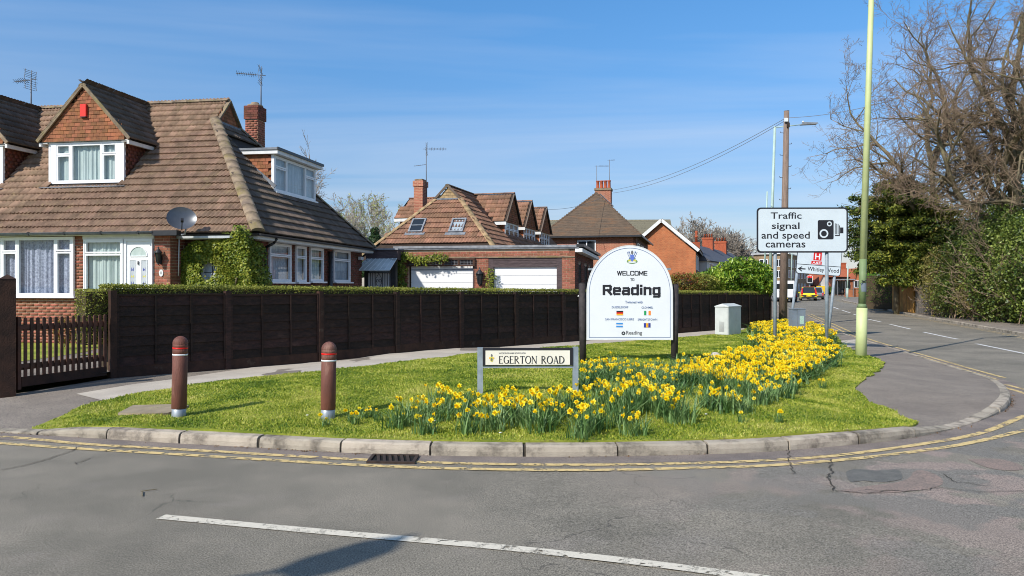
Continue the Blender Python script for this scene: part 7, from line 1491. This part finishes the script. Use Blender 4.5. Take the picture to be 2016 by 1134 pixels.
MB().box(-.55, .55, .30, .62, 1.465, 1.485).build('roof_spoiler', 'tail_red', yc); mb = MB(); [mb.poly([(s_*.15, -.035, .62), (s_*.72, -.02, .62), (s_*.5, -.035, .44), (s_*.15, -.035, .44)]) for s_ in (-1, 1)]; mb.build('diffuser', 'black_plastic', yc)
p = P3(1606, 591.5, 87); p.z = cz(p); car(p, R(-20), 4.1, 1.76, 1.42, 'car_silver', 'dark grey car half hidden ahead of the yellow hatchback')
p = P3(1575, 592, 76); p.z = cz(p); car(p+Vector((-1.0, 6, 0)), R(-16), 4.2, 1.76, 1.44, 'car_silver', 'silver car between the white van and the yellow hatchback')
p = P3(1563, 593, 74); p.z = cz(p); car(p+Vector((.0, 1.5, 0)), R(-12), 4.2, 1.75, 1.45, 'car_dark', 'black car right behind the white van')
def van():
    p = P3(1545, 592.5, 73); p.z = cz(p); o = empty('van', p, R(-10), 'white panel van seen from behind beyond the telegraph pole', 'van'); W, H, L = 1.95, 2.15, 4.9
    mb = MB(); P_ = [(-.5, .35), (-.5, 1.5), (-.44, H-.05), (.44, H-.05), (.5, 1.5), (.5, .35)]; mb.prism([(x*W, 0, z) for x, z in P_], (0, L-1.1, 0)); mb.build('body', 'van_white', o)
    mb = MB(); mb.prism([(-W*.5, L-1.1, .35), (-W*.5, L, .35), (-W*.5, L, 1.0), (-W*.5, L-.7, H-.35), (-W*.5, L-1.1, H-.1)], (W, 0, 0)); mb.build('cab', 'van_white', o)
    for s_ in (-1, 1):
        MB().box(*sorted((s_*.02, s_*W*.47)), -.02, -.002, .45, H-.15).build('rear_door', 'van_white', o); MB().box(*sorted((s_*.10, s_*W*.40)), -.028, -.0201, 1.3, 1.8).build('rear_window', 'car_glass', o); MB().box(*sorted((s_*W*.44, s_*W*.5)), -.03, .02, .8, 1.3).build('tail_light', 'tail_red', o)
        for y in (.9, L-.9): w_ = MB(); w_.tube((s_*W*.5-s_*.2, y, .33), (s_*W*.5+s_*.01, y, .33), .33, .33, 18); t_ = w_.build('tyre', 'tyre', o); MB().tube((s_*W*.5, y, .33), (s_*W*.5+s_*.016, y, .33), .2, .18, 10).build('rim', 'alu', t_)
    MB().box(-W*.5, W*.5, -.08, .0, .33, .50).build('bumper', 'black_plastic', o); MB().box(-.26, .26, -.09, -.081, .36, .47).build('number_plate', 'plate_yellow', o)
van()
# traffic light
p = P3(1594, 590, 84); p.z = T(p.x, p.y); tl = empty('traffic_light', p, 0, 'red traffic light with white backing border above the yellow car', 'traffic light'); zq = lambda py: EYE-(py-HY)/F*84-p.z
MB().tube((0, 0, 0), (0, 0, zq(561)), .07, .07, 10).build('post', 'ink_grey', tl); MB().box(-.30, .30, -.02, .02, zq(557), zq(542.5)).build('backing_board', 'ink', tl)
for a, b, c, d in ((-.32, .32, zq(557), zq(557)+.05), (-.32, .32, zq(542.5)-.05, zq(542.5)), (-.32, -.27, zq(557), zq(542.5)), (.27, .32, zq(557), zq(542.5))): MB().box(a, b, -.035, -.021, c, d).build('board_border', 'white_band', tl)
em = bpy.data.materials.new('red_signal'); em.use_nodes = True; em.node_tree.nodes['Principled BSDF'].inputs['Base Color'].default_value = (.8, .02, .02, 1); em.node_tree.nodes['Principled BSDF'].inputs['Emission Color'].default_value = (1, .03, .03, 1); em.node_tree.nodes['Principled BSDF'].inputs['Emission Strength'].default_value = 2; MATS['red_signal'] = em
for s_ in (-.13, .13): MB().lathe([(.10, 0), (.09, .03), (.02, .04)], n=12).build('red_lamp', 'red_signal', tl, Matrix.Translation((s_, -.025, zq(545))) @ Matrix.Rotation(R(90), 4, 'X')); MB().lathe([(.09, 0), (.08, .03), (.02, .04)], n=12).build('unlit_lamp', 'iron', tl, Matrix.Translation((s_, -.025, zq(549.5))) @ Matrix.Rotation(R(90), 4, 'X'))
# yellow works board and small round sign
p = P3(1619, 584, 100); p.z = T(p.x, p.y); o = empty('roadworks_board', p, 0, 'plain yellow roadworks board beyond the queue of cars', 'sign'); MB().box(-.38*2, .38*2, 0, .04, .5, 1.55).build('panel', 'plate_yellow', o); MB().box(-.05, .05, .04, .1, 0, .5).build('stand', 'iron', o)
p = P3(1730, 590, 56); p.z = zr(p.x, p.y)-.1; o = empty('road_sign', p, 0, 'small white limit sign on a grey post by the clipped hedge', 'road sign'); zq2 = lambda py: EYE-(py-HY)/F*56-p.z
MB().tube((0, 0, 0), (.05, 0, zq2(541)), .045, .045, 10).build('post', 'sign_post_grey', o); MB().prism([(x, -.07, z) for x, z in rrect(-.17, .25, zq2(552), zq2(541), .05)], (0, .02, 0)).build('plate', 'sign_silver', o); MB().prism([(.04+.14*math.cos(t), -.075, zq2(546.5)+.14*math.sin(t)) for t in [i*math.pi/9 for i in range(18)]], (0, .004, 0)).build('ring', 'ink_grey', o); MB().prism([(.04+.10*math.cos(t), -.079, zq2(546.5)+.10*math.sin(t)) for t in [i*math.pi/9 for i in range(18)]], (0, .003, 0)).build('disc', 'sign_silver', o)
# street lamp off to the left of the camera: only its lantern's shadow shows on the road
hl = Vector((-.95, 4.72, 0))+Vector((s_dir.x, s_dir.y, s_dir.z))*(6.2/s_dir.z); o = empty('street_lamp', (hl.x-1.6, hl.y-.9, 0), math.atan2(s_dir.y, s_dir.x)+math.pi, 'street lamp behind the camera that throws its lantern shadow on the near road', 'street lamp')
off_ = Matrix.Rotation(-(math.atan2(s_dir.y, s_dir.x)+math.pi), 3, 'Z') @ Vector((1.6, .9, 0))
MB().tube((0, 0, -.1), (0, 0, 6.3), .09, .06, 12).build('column', 'lamp_pale', o); MB().tube((0, 0, 6.25), off_+Vector((-.3, 0, 6.2)), .03, .03, 8).build('arm', 'lamp_pale', o)
P_ = [(-.48, -.12), (-.25, -.17), (.12, -.15), (.30, -.04), (.46, .0), (.30, .06), (.10, .15), (-.25, .17), (-.48, .12)]; MB().prism([off_+Vector((x, y, 6.15)) for x, y in P_], (0, 0, .09)).build('lantern', 'gutter_grey', o)
# ================================================================ DAFFODILS
def leaf_strip(mb, base, h, lean, az, wd, tw=0):
    n = 4; prev = None; ca, sa = math.cos(az), math.sin(az); px_, py_ = -sa*wd, ca*wd
    for i in range(n+1):
        f = i/n; r = lean*h*f*f; z = h*f*(1-.25*lean*f); c = Vector((base[0]+ca*r, base[1]+sa*r, z)); w_ = (1-f**3*.85); q = (c+Vector((px_*w_, py_*w_, 0)), c-Vector((px_*w_, py_*w_, 0))); k_ = mb.pts(q)
        if prev is not None: mb.face([prev, prev+1, k_+1, k_])
        prev = k_
def daff_leaves(nl, spread, h):
    mb = MB()
    for _ in range(nl): a = random.uniform(0, 6.28); r = spread*random.random()**.7; leaf_strip(mb, (r*math.cos(a), r*math.sin(a)), h*random.uniform(.65, 1.15), random.uniform(.05, 1.0), random.uniform(0, 6.28), random.uniform(.005, .009))
    m = mb.mesh('leaves', 'daffodil_leaf'); at = m.attributes.new('rnd', 'FLOAT', 'POINT'); v = np.repeat(RNG.random(nl), 10); at.data.foreach_set('value', v.astype(np.float32)); return m
def flower_geo():
    mb = MB(); mb.cur = 0
    for k_ in range(6):
        a = k_*math.pi/3; c, s_ = math.cos(a), math.sin(a); r = .047 if k_ % 2 else .044; z = .002 if k_ % 2 else 0
        P_ = [(.010, -.006, z), (.028, -.0155, z+.004), (r, 0, z-.001), (.028, .0155, z+.004), (.010, .006, z)]; mb.poly([(x*c-y*s_, x*s_+y*c, w_) for x, y, w_ in P_])
    mb.cur = 1; k0 = len(mb.v)
    for r, z in ((.009, .0), (.0125, .014), (.0145, .026), (.020, .036)): mb.pts([(r*math.cos(i*math.pi/4), r*math.sin(i*math.pi/4), z) for i in range(8)])
    for q in range(3):
        for i in range(8): j = (i+1) % 8; mb.face([k0+q*8+i, k0+q*8+j, k0+(q+1)*8+j, k0+(q+1)*8+i])
    mb.face([k0+i for i in range(8)]); return mb
fg = flower_geo(); FM = fg.mesh('flower', ['petal', 'trumpet'])
LM = [daff_leaves(54, .15, .27) for _ in range(6)]
def stems(fl):
    mb = MB()
    for M in fl: p = M.translation; mb.path([(p.x*.35, p.y*.35, 0), (p.x*.8, p.y*.8, p.z*.7), (p.x-M.col[2][0]*.012, p.y-M.col[2][1]*.012, p.z)], .0032, 3)
    return mb.mesh('stems', 'daffodil_leaf')
def flower_set(n, spread, h):
    out = []
    for _ in range(n):
        a = random.uniform(0, 6.28); r = spread*random.random()**.6; fa = random.gauss(R(-130), .9); el = random.uniform(-.15, .45); d = Vector((math.cos(fa)*math.cos(el), math.sin(fa)*math.cos(el), math.sin(el))); M = d.to_track_quat('Z', 'Y').to_matrix().to_4x4() @ Matrix.Rotation(random.uniform(0, 1), 4, 'Z'); s_ = random.uniform(.60, .88); M = Matrix.Translation((r*math.cos(a), r*math.sin(a), h*random.uniform(.55, 1.08))) @ M @ Matrix.Scale(s_, 4); out.append(M)
    return out
def joined_flowers(fl):
    V = []; F0 = []; mi = []
    for M in fl:
        k_ = len(V); V += [tuple(M @ Vector(v)) for v in fg.v]; F0 += [[k_+i for i in f] for f in fg.f]; mi += fg.mi
    me = bpy.data.meshes.new('flowers'); me.from_pydata(V, [], F0); me.materials.append(MATS['petal']); me.materials.append(MATS['trumpet']); me.polygons.foreach_set('material_index', mi); me.update(); return me
var_near = [flower_set(n, .17, .29) for n in (3, 5, 7, 8, 6, 9, 4, 7)]; ST_N = [stems(f) for f in var_near]
var_far = [flower_set(n, .19, .27) for n in (15, 17, 19, 16, 18, 20)]; FAR_M = [joined_flowers(f) for f in var_far]; ST_F = [stems(f) for f in var_far]
var_mid = [flower_set(n, .2, .24) for n in (2, 4, 5, 3)]; ST_M = [stems(f) for f in var_mid]
var_few = [flower_set(n, .09, .27) for n in (1, 2, 3, 2)]; ST_W = [stems(f) for f in var_few]
LFew = [daff_leaves(22, .07, .24) for _ in range(3)]
BED = [(775, 852), (783, 828), (800, 812), (900, 804), (1000, 806), (1128, 804), (1150, 760), (1150, 722), (1230, 716), (1330, 722), (1436, 724), (1484, 704), (1490, 682), (1482, 662), (1492, 650), (1540, 642), (1610, 648), (1634, 672), (1634, 710), (1622, 738), (1568, 774), (1520, 800), (1480, 815), (1400, 826), (1330, 840), (1260, 862), (1180, 868), (1040, 868), (900, 868), (800, 866)]
BW = [(p.x, p.y) for p in (gi(a, b) for a, b in BED)]
GAP = [(p.x, p.y) for p in (gi(a, b) for a, b in ((1290, 836), (1330, 790), (1150, 738), (1130, 790), (1160, 812), (1240, 806)))]
xs = [p[0] for p in BW]; ys = [p[1] for p in BW]; cl = []
stp = .33; y = min(ys); r = 0
while y < max(ys):
    x = min(xs)+(stp/2 if r % 2 else 0)
    while x < max(xs):
        qx, qy = x+random.uniform(-.10, .10), y+random.uniform(-.10, .10)
        if qy > 13.5 and random.random() > (.62 if qy < 17 else .42): x += stp; continue
        if in_poly(BW, qx, qy):
            sxx = 1008+F*qx/qy; dens = .93 if qy > 11.5 and sxx > 1330 else (.80 if qy < 9.6 else .66)
            if random.random() < dens: cl.append((qx, qy, 1008+F*qx/qy))
        x += stp
    y += stp*.87; r += 1
for a, b in ((690, 832), (715, 826), (742, 832), (700, 838), (733, 824), (640, 842), (1525, 772), (1620, 768), (1458, 838), (1535, 838)): g = gi(a, b); cl.append((g.x, g.y, -a))
cl.sort(key=lambda c: c[1])
def place(c, i):
    x, y, sx = c; z = zgrass(x, y); few = sx < 0; far = (y > 11.3 and sx > 1330)
    if few: lab = 'lone small daffodil standing apart from the bed on the short grass'; grp = 'scattered single daffodils'
    elif sx < 900: lab = 'yellow daffodil clump at the left end of the bed near the name plate'; grp = 'daffodils at the left end of the bed'
    elif sx < 1140: lab = 'yellow daffodil clump around the legs of the street name plate'; grp = 'daffodils round the name plate'
    elif y < 10.2: lab = 'yellow daffodil clump in the front of the bed, right of the name plate'; grp = 'daffodils in the front of the bed'
    elif sx < 1400: lab = 'yellow daffodil clump below the town welcome sign'; grp = 'daffodils below the welcome sign'
    else: lab = 'yellow daffodil clump in the dense right arm of the bed'; grp = 'daffodils in the right arm of the bed'
    o = empty('daffodil_clump', (x, y, z-.01), random.uniform(-.7, .7), lab, 'daffodils', grp); sc = random.uniform(.85, 1.15); sz = sc*random.uniform(.85, 1.08); o.scale = (sc, sc, sz)
    if few:
        k_ = random.randrange(4); o.scale = (.8, .8, .55); obj('leaves', LFew[k_ % 3], o); obj('stems', ST_W[k_], o); [obj('flower', FM, o, M) for M in var_few[k_]]
    elif 1140 < sx < 1360 and y > 9.9 or (1360 <= sx < 1450 and y < 9.9): k_ = random.randrange(4); obj('leaves', LM[k_], o).scale = (1.2, 1.2, .85); obj('stems', ST_M[k_], o); [obj('flower', FM, o, M) for M in var_mid[k_]]
    elif far: k_ = random.randrange(6); obj('leaves', LM[k_], o).scale = (1.5, 1.5, .98); obj('stems', ST_F[k_], o); f = obj('flowers', FAR_M[k_], o); f['kind'] = 'stuff'; q_ = 1 if y < 13.5 else (1.2 if y < 17 else 1.4); o.scale = (sc*q_, sc*q_, sz)
    else: k_ = random.randrange(8); obj('leaves', LM[k_ % 6], o); obj('stems', ST_N[k_], o); [obj('flower', FM, o, M) for M in var_near[k_]]
for i, c in enumerate(cl[:330]): place(c, i)
# daisies
for a, b in ((1390, 828), (857, 841), (985, 866), (605, 828)):
    g = gi(a, b); o = empty('daisy', (g.x, g.y, zgrass(g.x, g.y)), 0, 'tiny white daisy in the short grass before the daffodils', 'daisy', 'daisies in the grass'); MB().lathe([(.016, .045), (.014, .05), (.003, .052)], n=10).build('petals', 'white_paint', o); MB().tube((0, 0, 0), (0, 0, .045), .002, .002, 4).build('stem', 'daffodil_leaf', o)
g = gi(1408, 706); MB_ = MB(); st_ = MB_.lathe([(.13, -.02), (.12, .08), (.06, .13), (.01, .14)], n=9).build('stone', 'path_pale'); st_.location = (g.x, g.y, g.z); tag(st_, 'small pale stone in the bed right of the welcome sign', 'stone')
# ================================================================ SHRUBS, TREES
def bush(px, D, zc, rad, n, size, m, lab, name='shrub', stem=True, asp=.6, rough=.3, zb=0, shell=.5, core=True, nr=None, grp=None):
    x = px_at(px, D); o = empty(name, (x, D, zb), 0, lab, 'shrub' if name != 'hedge' else 'hedge', grp)
    leaf_cloud('leaves', blob_points(n, (0, 0, zc-zb), rad, shell, rough), size, m, o, up=.5, asp=asp)
    mb = MB()
    for k_ in range(5): a = k_*1.256; mb.path([(0, 0, -.1), (rad[0]*.3*math.cos(a), rad[1]*.3*math.sin(a), (zc-zb)*.6), (rad[0]*.55*math.cos(a), rad[1]*.55*math.sin(a), zc-zb+rad[2]*.4)], .03, 5)
    mb.build('stem', 'bark', o)
    if core:
        k_ = 12; cm = MB(); cm.lathe([(max(.02, math.cos(R(t)))*rad[0]*.45, math.sin(R(t))*rad[2]*.45) for t in range(-90, 91, 20)], (0, 0, zc-zb), 12); cm.build('dark_core', 'core_brown', o)  # solid dark core added to deepen the shade between the leaves
    return o
bush(1462, 31.5, 1.92, (1.25, .9, .85), 6500, .17, 'laurel_leaf', 'bright glossy laurel bush above the right end of the fence', asp=.42, rough=.55, shell=.4)
bush(1410, 32.5, 1.75, (.85, .7, .68), 3000, .15, 'laurel_leaf', 'smaller yellow-green laurel left of the glossy one', asp=.42)
bush(1500, 31.8, 1.75, (.5, .6, .75), 1700, .17, 'laurel_leaf', 'dark laurel at the far right end of the fence', asp=.42)
bush(1345, 30, 1.75, (.95, .6, .42), 4000, .07, 'photinia_leaf', 'mixed red and green shrub right of the welcome sign'); bush(1378, 31, 1.80, (.8, .6, .38), 2600, .08, 'hedge_leaf', 'low olive shrub between the red shrub and the laurels')
def twiggy(px, D, pyt, W_, lab, m='twig_far', leafm=None, n=7, seed=1, pyb=575, L=None, rr=.05, ls=.10, rmin=.014, name='bare_tree', cfg=None, nl=0, lvl=3):
    random.seed(seed); x = px_at(px, D); H = EYE-(pyt-HY)/F*D; o = empty(name, (x, D, 0), 0, lab, 'tree'); S = []; c = dict(seg=[7, 5, 4, 3], kids=[10, 8, 6, 4][:lvl], wob=.16, lift=.05, ang=(.35, .95), ratio=(.35, .6), rr=.55, rmin=rmin); c.update(cfg or {})
    for i in range(n):
        a = 6.28*i/n+random.random(); sp_ = W_/H*random.uniform(.25, .62); branches((0, 0, H*.18), (math.cos(a)*sp_, math.sin(a)*sp_, 1), H*.80*random.uniform(.75, 1), rr, 0, S, c)
    tk = MB(); tk.tube((0, 0, -.3), (0, 0, H*.2), rr*2.4, rr*1.6, 10); tk.build('trunk', 'bark', o); seg_mesh('crown', S, m, o)
    if leafm: 
        tips = [s for s in S if s[4] >= 2]; P_ = np.array([list(s[1]) for s in tips]); 
        if nl and len(P_): idx = RNG.integers(0, len(P_), nl); leaf_cloud('leaves', P_[idx]+RNG.normal(0, .08, (nl, 3)), ls, leafm, o, up=.2)
    return o
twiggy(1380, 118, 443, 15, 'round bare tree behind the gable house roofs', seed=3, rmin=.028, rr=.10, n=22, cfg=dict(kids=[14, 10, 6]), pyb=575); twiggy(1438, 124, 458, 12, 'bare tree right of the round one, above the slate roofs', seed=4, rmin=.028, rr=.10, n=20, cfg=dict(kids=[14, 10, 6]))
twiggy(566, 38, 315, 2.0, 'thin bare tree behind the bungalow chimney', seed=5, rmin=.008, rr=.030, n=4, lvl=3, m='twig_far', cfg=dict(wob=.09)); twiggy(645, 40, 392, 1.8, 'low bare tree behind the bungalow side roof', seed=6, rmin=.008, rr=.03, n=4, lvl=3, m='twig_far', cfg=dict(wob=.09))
twiggy(722, 55, 398, 2.4, 'pale spring-leaved tree between the two houses, left crown', leafm='spring_leaf', nl=2400, ls=.13, seed=7, rmin=.012, rr=.05, n=6, name='birch_tree'); twiggy(754, 57, 398, 2.2, 'pale spring-leaved tree between the two houses, right crown', leafm='spring_leaf', nl=2600, ls=.13, seed=8, rmin=.012, rr=.05, n=6, name='birch_tree')
o = empty('fir_tree', (px_at(738, 48), 48, 0), 0, 'small dark green fir between the two houses', 'tree'); MB().tube((0, 0, 0), (0, 0, 5.2), .12, .03, 8).build('trunk', 'bark', o); n = 6500; t = RNG.random(n)**.6; a = RNG.uniform(0, 6.28, n); rr_ = (.15+1.15*t)*(.6+.4*RNG.random(n))*(1+.25*np.sin(t*30)); leaf_cloud('crown', np.column_stack([rr_*np.cos(a), rr_*np.sin(a), 5.4-3.2*t]), .16, 'fir_leaf', o, asp=.4)
for px, D, zt_, w_, lab in ((1640, 190, 548, 16, 'distant dark tree behind the orange roofs'), (1680, 180, 535, 9, 'distant rounded evergreen above the orange roofs'), (1618, 120, 566, 4, 'dark garden hedge by the far white house')):
    H = EYE-(zt_-HY)/F*D; o = empty('distant_tree', (px_at(px, D), D, 0), 0, lab, 'tree'); leaf_cloud('crown', blob_points(2500, (0, 0, H*.62), (w_/2, w_/2, H*.38)), .5, 'yew_leaf', o); MB().tube((0, 0, 0), (0, 0, H*.6), .3, .2, 6).build('trunk', 'bark', o)
# right-hand bank: evergreen, fences, ivy, scrub
def cloud_tree(px, D, lab, blobs, m, size, name='evergreen_tree', trunk=True, asp=.45, rough=.4, up=.1, shell=.35):
    x = px_at(px, D); o = empty(name, (x, D, T(x, D)), 0, lab, 'tree' if 'tree' in name else 'shrub')
    for (cx_, cy_, cz_, rx_, ry_, rz_, n_) in blobs: leaf_cloud('crown', blob_points(n_, (cx_, cy_, cz_), (rx_, ry_, rz_), shell, rough), size, m, o, up=up, asp=asp)
    if trunk: mb = MB(); mb.path([(0, 0, -.2), (.1, 0, 1.5), (0, .1, 4.5)], .16, 8); mb.build('trunk', 'bark', o)
    return o
def boughs(px, D, lab, specs, m, size, n):
    """evergreen of layered drooping boughs"""
    x = px_at(px, D); o = empty('evergreen_tree', (x, D, T(x, D)), 0, lab, 'tree'); P_ = []; S = []
    for (zc_, rl, cnt, cx_) in specs:
        for k_ in range(cnt):
            a = random.uniform(0, 6.283); L_ = rl*random.uniform(.65, 1.1); z_ = zc_+random.uniform(-.35, .35); d = Vector((math.cos(a), math.sin(a), random.uniform(.02, .28))); S.append((Vector((cx_, 0, z_)), Vector((cx_, 0, z_))+d*L_*.95, .05, .01, 0)); t = RNG.random(n)**.75; w_ = .10+.26*np.sin(np.clip(t, 0, 1)*3.0)
            P_.append(np.column_stack([cx_+d.x*L_*t-d.y*RNG.normal(0, 1, n)*w_, d.y*L_*t+d.x*RNG.normal(0, 1, n)*w_, z_+d.z*L_*t-.35*t*t+RNG.normal(0, .10, n)]))
    leaf_cloud('crown', np.concatenate(P_), size, m, o, up=.6, asp=.4); seg_mesh('limb', S, 'bark', o, 5); MB().path([(0, 0, -.2), (0, 0, 3), (.1, 0, 6.5)], .18, 8).build('trunk', 'bark', o); return o
boughs(1765, 48, 'dark layered evergreen overhanging the fences by the bend', [(2.3, 2.3, 18, .4), (3.1, 3.0, 26, .2), (4.1, 3.6, 34, 0), (5.1, 3.7, 34, 0), (6.1, 3.3, 28, 0), (7.0, 2.6, 22, 0), (7.9, 1.6, 14, 0)], 'yew_leaf', .20, 430)
boughs(1820, 47, 'broad dark evergreen right of the layered one', [(2.4, 1.6, 14, 0), (3.3, 2.7, 22, 0), (4.3, 2.9, 24, 0), (5.3, 2.8, 22, 0), (6.3, 1.8, 16, 0)], 'yew_leaf', .20, 380)
cloud_tree(1716, 58, 'bright yellow-green conifer behind the small limit sign', [(0, 0, 1.9, .9, .9, 1.9, 3500)], 'bright_leaf', .12, 'conifer_hedge_tree')
o = empty('hedge', (px_at(1743, 54), 54, 0), R(-62), 'bright green clipped hedge block left of the golden fence', 'hedge'); P_ = np.column_stack([RNG.uniform(-1.6, 1.6, 6000), RNG.uniform(-.4, .4, 6000), RNG.uniform(.5, 2.55, 6000)]); leaf_cloud('leaves', P_, .07, 'bright_leaf', o); MB().box(-1.5, 1.5, -.3, .3, 0, 2.4).build('stems', 'core_brown', o)
def fence_run(p0, p1, h, m, lab, wd=.12, D0=None):
    a, b = Vector(p0), Vector(p1); d = (b-a); L_ = d.length; o = empty('board_fence', (a.x, a.y, T(a.x, a.y)+.1), math.atan2(d.y, d.x), lab, 'fence'); n = int(L_/wd)
    for i in range(n): hh = h*(1+random.uniform(-.012, .012)); MB().box(i*wd+.004, i*wd+wd-.004, -.012+random.uniform(-.006, .006), .01, 0, hh).build('board', m, o)
    for z in (.4, h-.35): MB().box(0, L_, .012, .06, z, z+.08).build('rail', m, o)
    for t in np.arange(0, L_+.1, 1.9): MB().box(t-.05, t+.05, .06, .15, 0, h+.03).build('post', m, o)
fa, fb, fc = P3(1757, 597, 51), P3(1800, 600, 47), P3(1838, 608, 43.5)
fence_run((fa.x, fa.y, 0), (fb.x, fb.y, 0), 1.75, 'gold_fence', 'golden timber board fence under the dark evergreen'); fence_run((fb.x+.05, fb.y-.05, 0), (fc.x, fc.y, 0), 1.70, 'grey_fence', 'weathered grey board fence right of the golden one')
def bank(px, D, zc, rad, n, size, m, lab, name='shrub', stems=11, sm='twig'):
    o = bush(px, D, zc, rad, n, size, m, lab, name=name, rough=.45, shell=.35, core=True, zb=T(px_at(px, D), D)); S = []
    c = dict(seg=[5, 4, 3], kids=[7, 4], wob=.18, lift=.03, ang=(.3, .9), ratio=(.4, .7), rr=.6, rmin=.009)
    for _ in range(stems): a = random.uniform(0, 6.28); r_ = random.random()*.6; branches((rad[0]*r_*math.cos(a), rad[1]*r_*math.sin(a), 0), (random.gauss(0, .4), random.gauss(0, .4), 1), zc*1.5*random.uniform(.6, 1.1), .028, 0, S, c)
    seg_mesh('twigs', S, sm, o); return o
bank(1858, 42.5, 1.9, (1.3, 1.1, 2.0), 7000, .11, 'scrub_leaf', 'rusty green scrub at the end of the grey fence'); bank(1882, 40.5, 1.2, (1.2, 1.0, 1.3), 6500, .09, 'ivy_dark', 'low dark green bush at the foot of the bank')
bank(1915, 39.5, 2.5, (1.8, 1.4, 2.5), 12000, .12, 'ivy_dark', 'ivy-clad thicket left of the ivy-covered oak'); bank(1940, 37.5, 1.1, (1.5, .9, 1.1), 5500, .08, 'scrub_leaf', 'brown bramble tangle in front of the thicket', stems=20)
bank(1975, 36.5, 2.6, (1.7, 1.4, 2.8), 15000, .13, 'ivy_dark', 'tall mass of glossy ivy below the oak'); bank(2025, 34.5, 2.4, (1.6, 1.5, 2.6), 13000, .13, 'ivy_dark', 'glossy ivy mass at the right edge of the photograph')
bank(2110, 32, 2.3, (2.4, 1.8, 2.6), 9000, .14, 'ivy_dark', 'ivy thicket just beyond the right edge'); bank(1850, 50, 3.6, (2.6, 1.8, 3.0), 11000, .15, 'yew_leaf', 'dark evergreen mass behind the rusty scrub', stems=10)
bank(1930, 46, 4.0, (3.2, 1.8, 3.2), 14000, .15, 'scrub_leaf', 'tall brown-green undergrowth behind the ivy thicket', stems=30); bank(2030, 42, 4.2, (3.4, 1.8, 3.6), 13000, .16, 'ivy_dark', 'high ivy growth at the back of the bank', stems=20)
# grass and weeds on the far verge
xv = []; 
FWa = [p for p in FW if 14 < p.y < 70]
vb = []
n = 14000
for _ in range(n):
    i = random.randrange(len(FWa)-1); p = FWa[i].lerp(FWa[i+1], random.random()); d = (FWa[i+1]-FWa[i]).normalized(); q = p+Vector((d.y, -d.x, 0))*random.uniform(.05, 3.4)*random.random()**.5; vb.append((q.x, q.y, T(q.x, q.y)+.14+random.random()*.10))
o = leaf_cloud('verge_growth', vb, .10, 'grass_blade', up=.3, asp=.35); tag(o, 'rough grass and ground ivy along the far verge', 'grass', kind='stuff')
# bare oaks: main limbs aimed by hand, the rest grown
CF = dict(seg=[10, 7, 5, 4, 3], kids=[10, 8, 5, 3], wob=.22, lift=.03, ang=(.45, 1.15), ratio=(.40, .66), rr=.58, rmin=.0070)
def oak(px, D, lab, trunk, limbs, seed, r0=.38, cf=CF, ivy=None, cut=None):
    random.seed(seed); x = px_at(px, D); o = empty('bare_oak_tree', (x, D, T(x, D)), 0, lab, 'tree'); tk = MB(); P_ = [Vector(p) for p in trunk]
    for i in range(len(P_)-1): tk.tube(P_[i], P_[i+1], r0*(1-.55*i/len(P_)), r0*(1-.55*(i+1)/len(P_)), 12)
    tk.build('trunk', 'bark', o); S = []
    for (st_, d, L_, r_) in limbs: branches(st_, d, L_, r_, 0, S, cf)
    big = [s for s in S if s[2] > .03]; sm_ = [s for s in S if s[2] <= .03]; seg_mesh('limbs', big, 'bark', o, 7); seg_mesh('crown', sm_, 'twig', o, 3)
    if ivy: leaf_cloud('ivy', np.concatenate([blob_points(n_, c_, r_, .7, .3) for c_, r_, n_ in ivy]), .12, 'ivy_dark', o)
    return o
oak(1992, 38, 'great bare oak with spreading lichened limbs at the right edge', [(0, 0, 0), (-.1, 0, 3), (.05, 0, 5.2), (.2, 0, 7.5), (.1, 0, 10)], [
    ((-.05, 0, 4.6), (-1, -.15, .36), 9.2, .21), ((0, 0, 5.3), (-1, .4, .28), 9.5, .20), ((.1, 0, 6.3), (-.85, -.2, .7), 10.0, .20), ((.15, 0, 7.6), (-.6, .3, 1), 10, .20), ((.1, 0, 9), (-.25, -.2, 1), 10, .20), ((.1, 0, 9.6), (.3, .3, 1), 9, .18), ((.2, 0, 7.2), (.8, -.3, .7), 7, .15), ((.1, 0, 6), (.9, .3, .4), 7, .15), ((0, 0, 5), (-.4, -1, .5), 6, .13), ((.1, 0, 6.8), (-.2, 1, .6), 6, .13)], 11, ivy=[((0, 0, 4.3), (.8, .6, 1.6), 3500)])
oak(1838, 47, 'slimmer bare tree with upright forked limbs left of the great oak', [(0, 0, 0), (.1, 0, 4), (0, 0, 7), (-.1, 0, 8.8)], [
    ((0, 0, 5.0), (-1, .1, .30), 8.5, .14), ((0, 0, 6.2), (-.9, -.3, .5), 8.0, .14), ((-.05, 0, 7.6), (-.65, .1, .9), 9.0, .17), ((-.1, 0, 8.6), (-.4, 0, 1), 10, .18), ((-.1, 0, 8.8), (.15, 0, 1), 10, .18), ((0, 0, 7.4), (.7, .2, .8), 6, .12), ((0, 0, 6.4), (.8, -.2, .5), 6, .12)], 23, r0=.26)
oak(2090, 36, 'bare tree just beyond the right edge whose twigs reach into view', [(0, 0, 0), (-.1, 0, 4), (-.2, 0, 8)], [((0, 0, 6), (-.9, 0, .8), 7.5, .14), ((-.2, 0, 7.8), (-.5, 0, 1), 8, .15), ((-.1, 0, 5), (-1, -.2, .4), 6, .12), ((-.2, 0, 7.8), (.4, 0, 1), 7, .14)], 31, r0=.3)
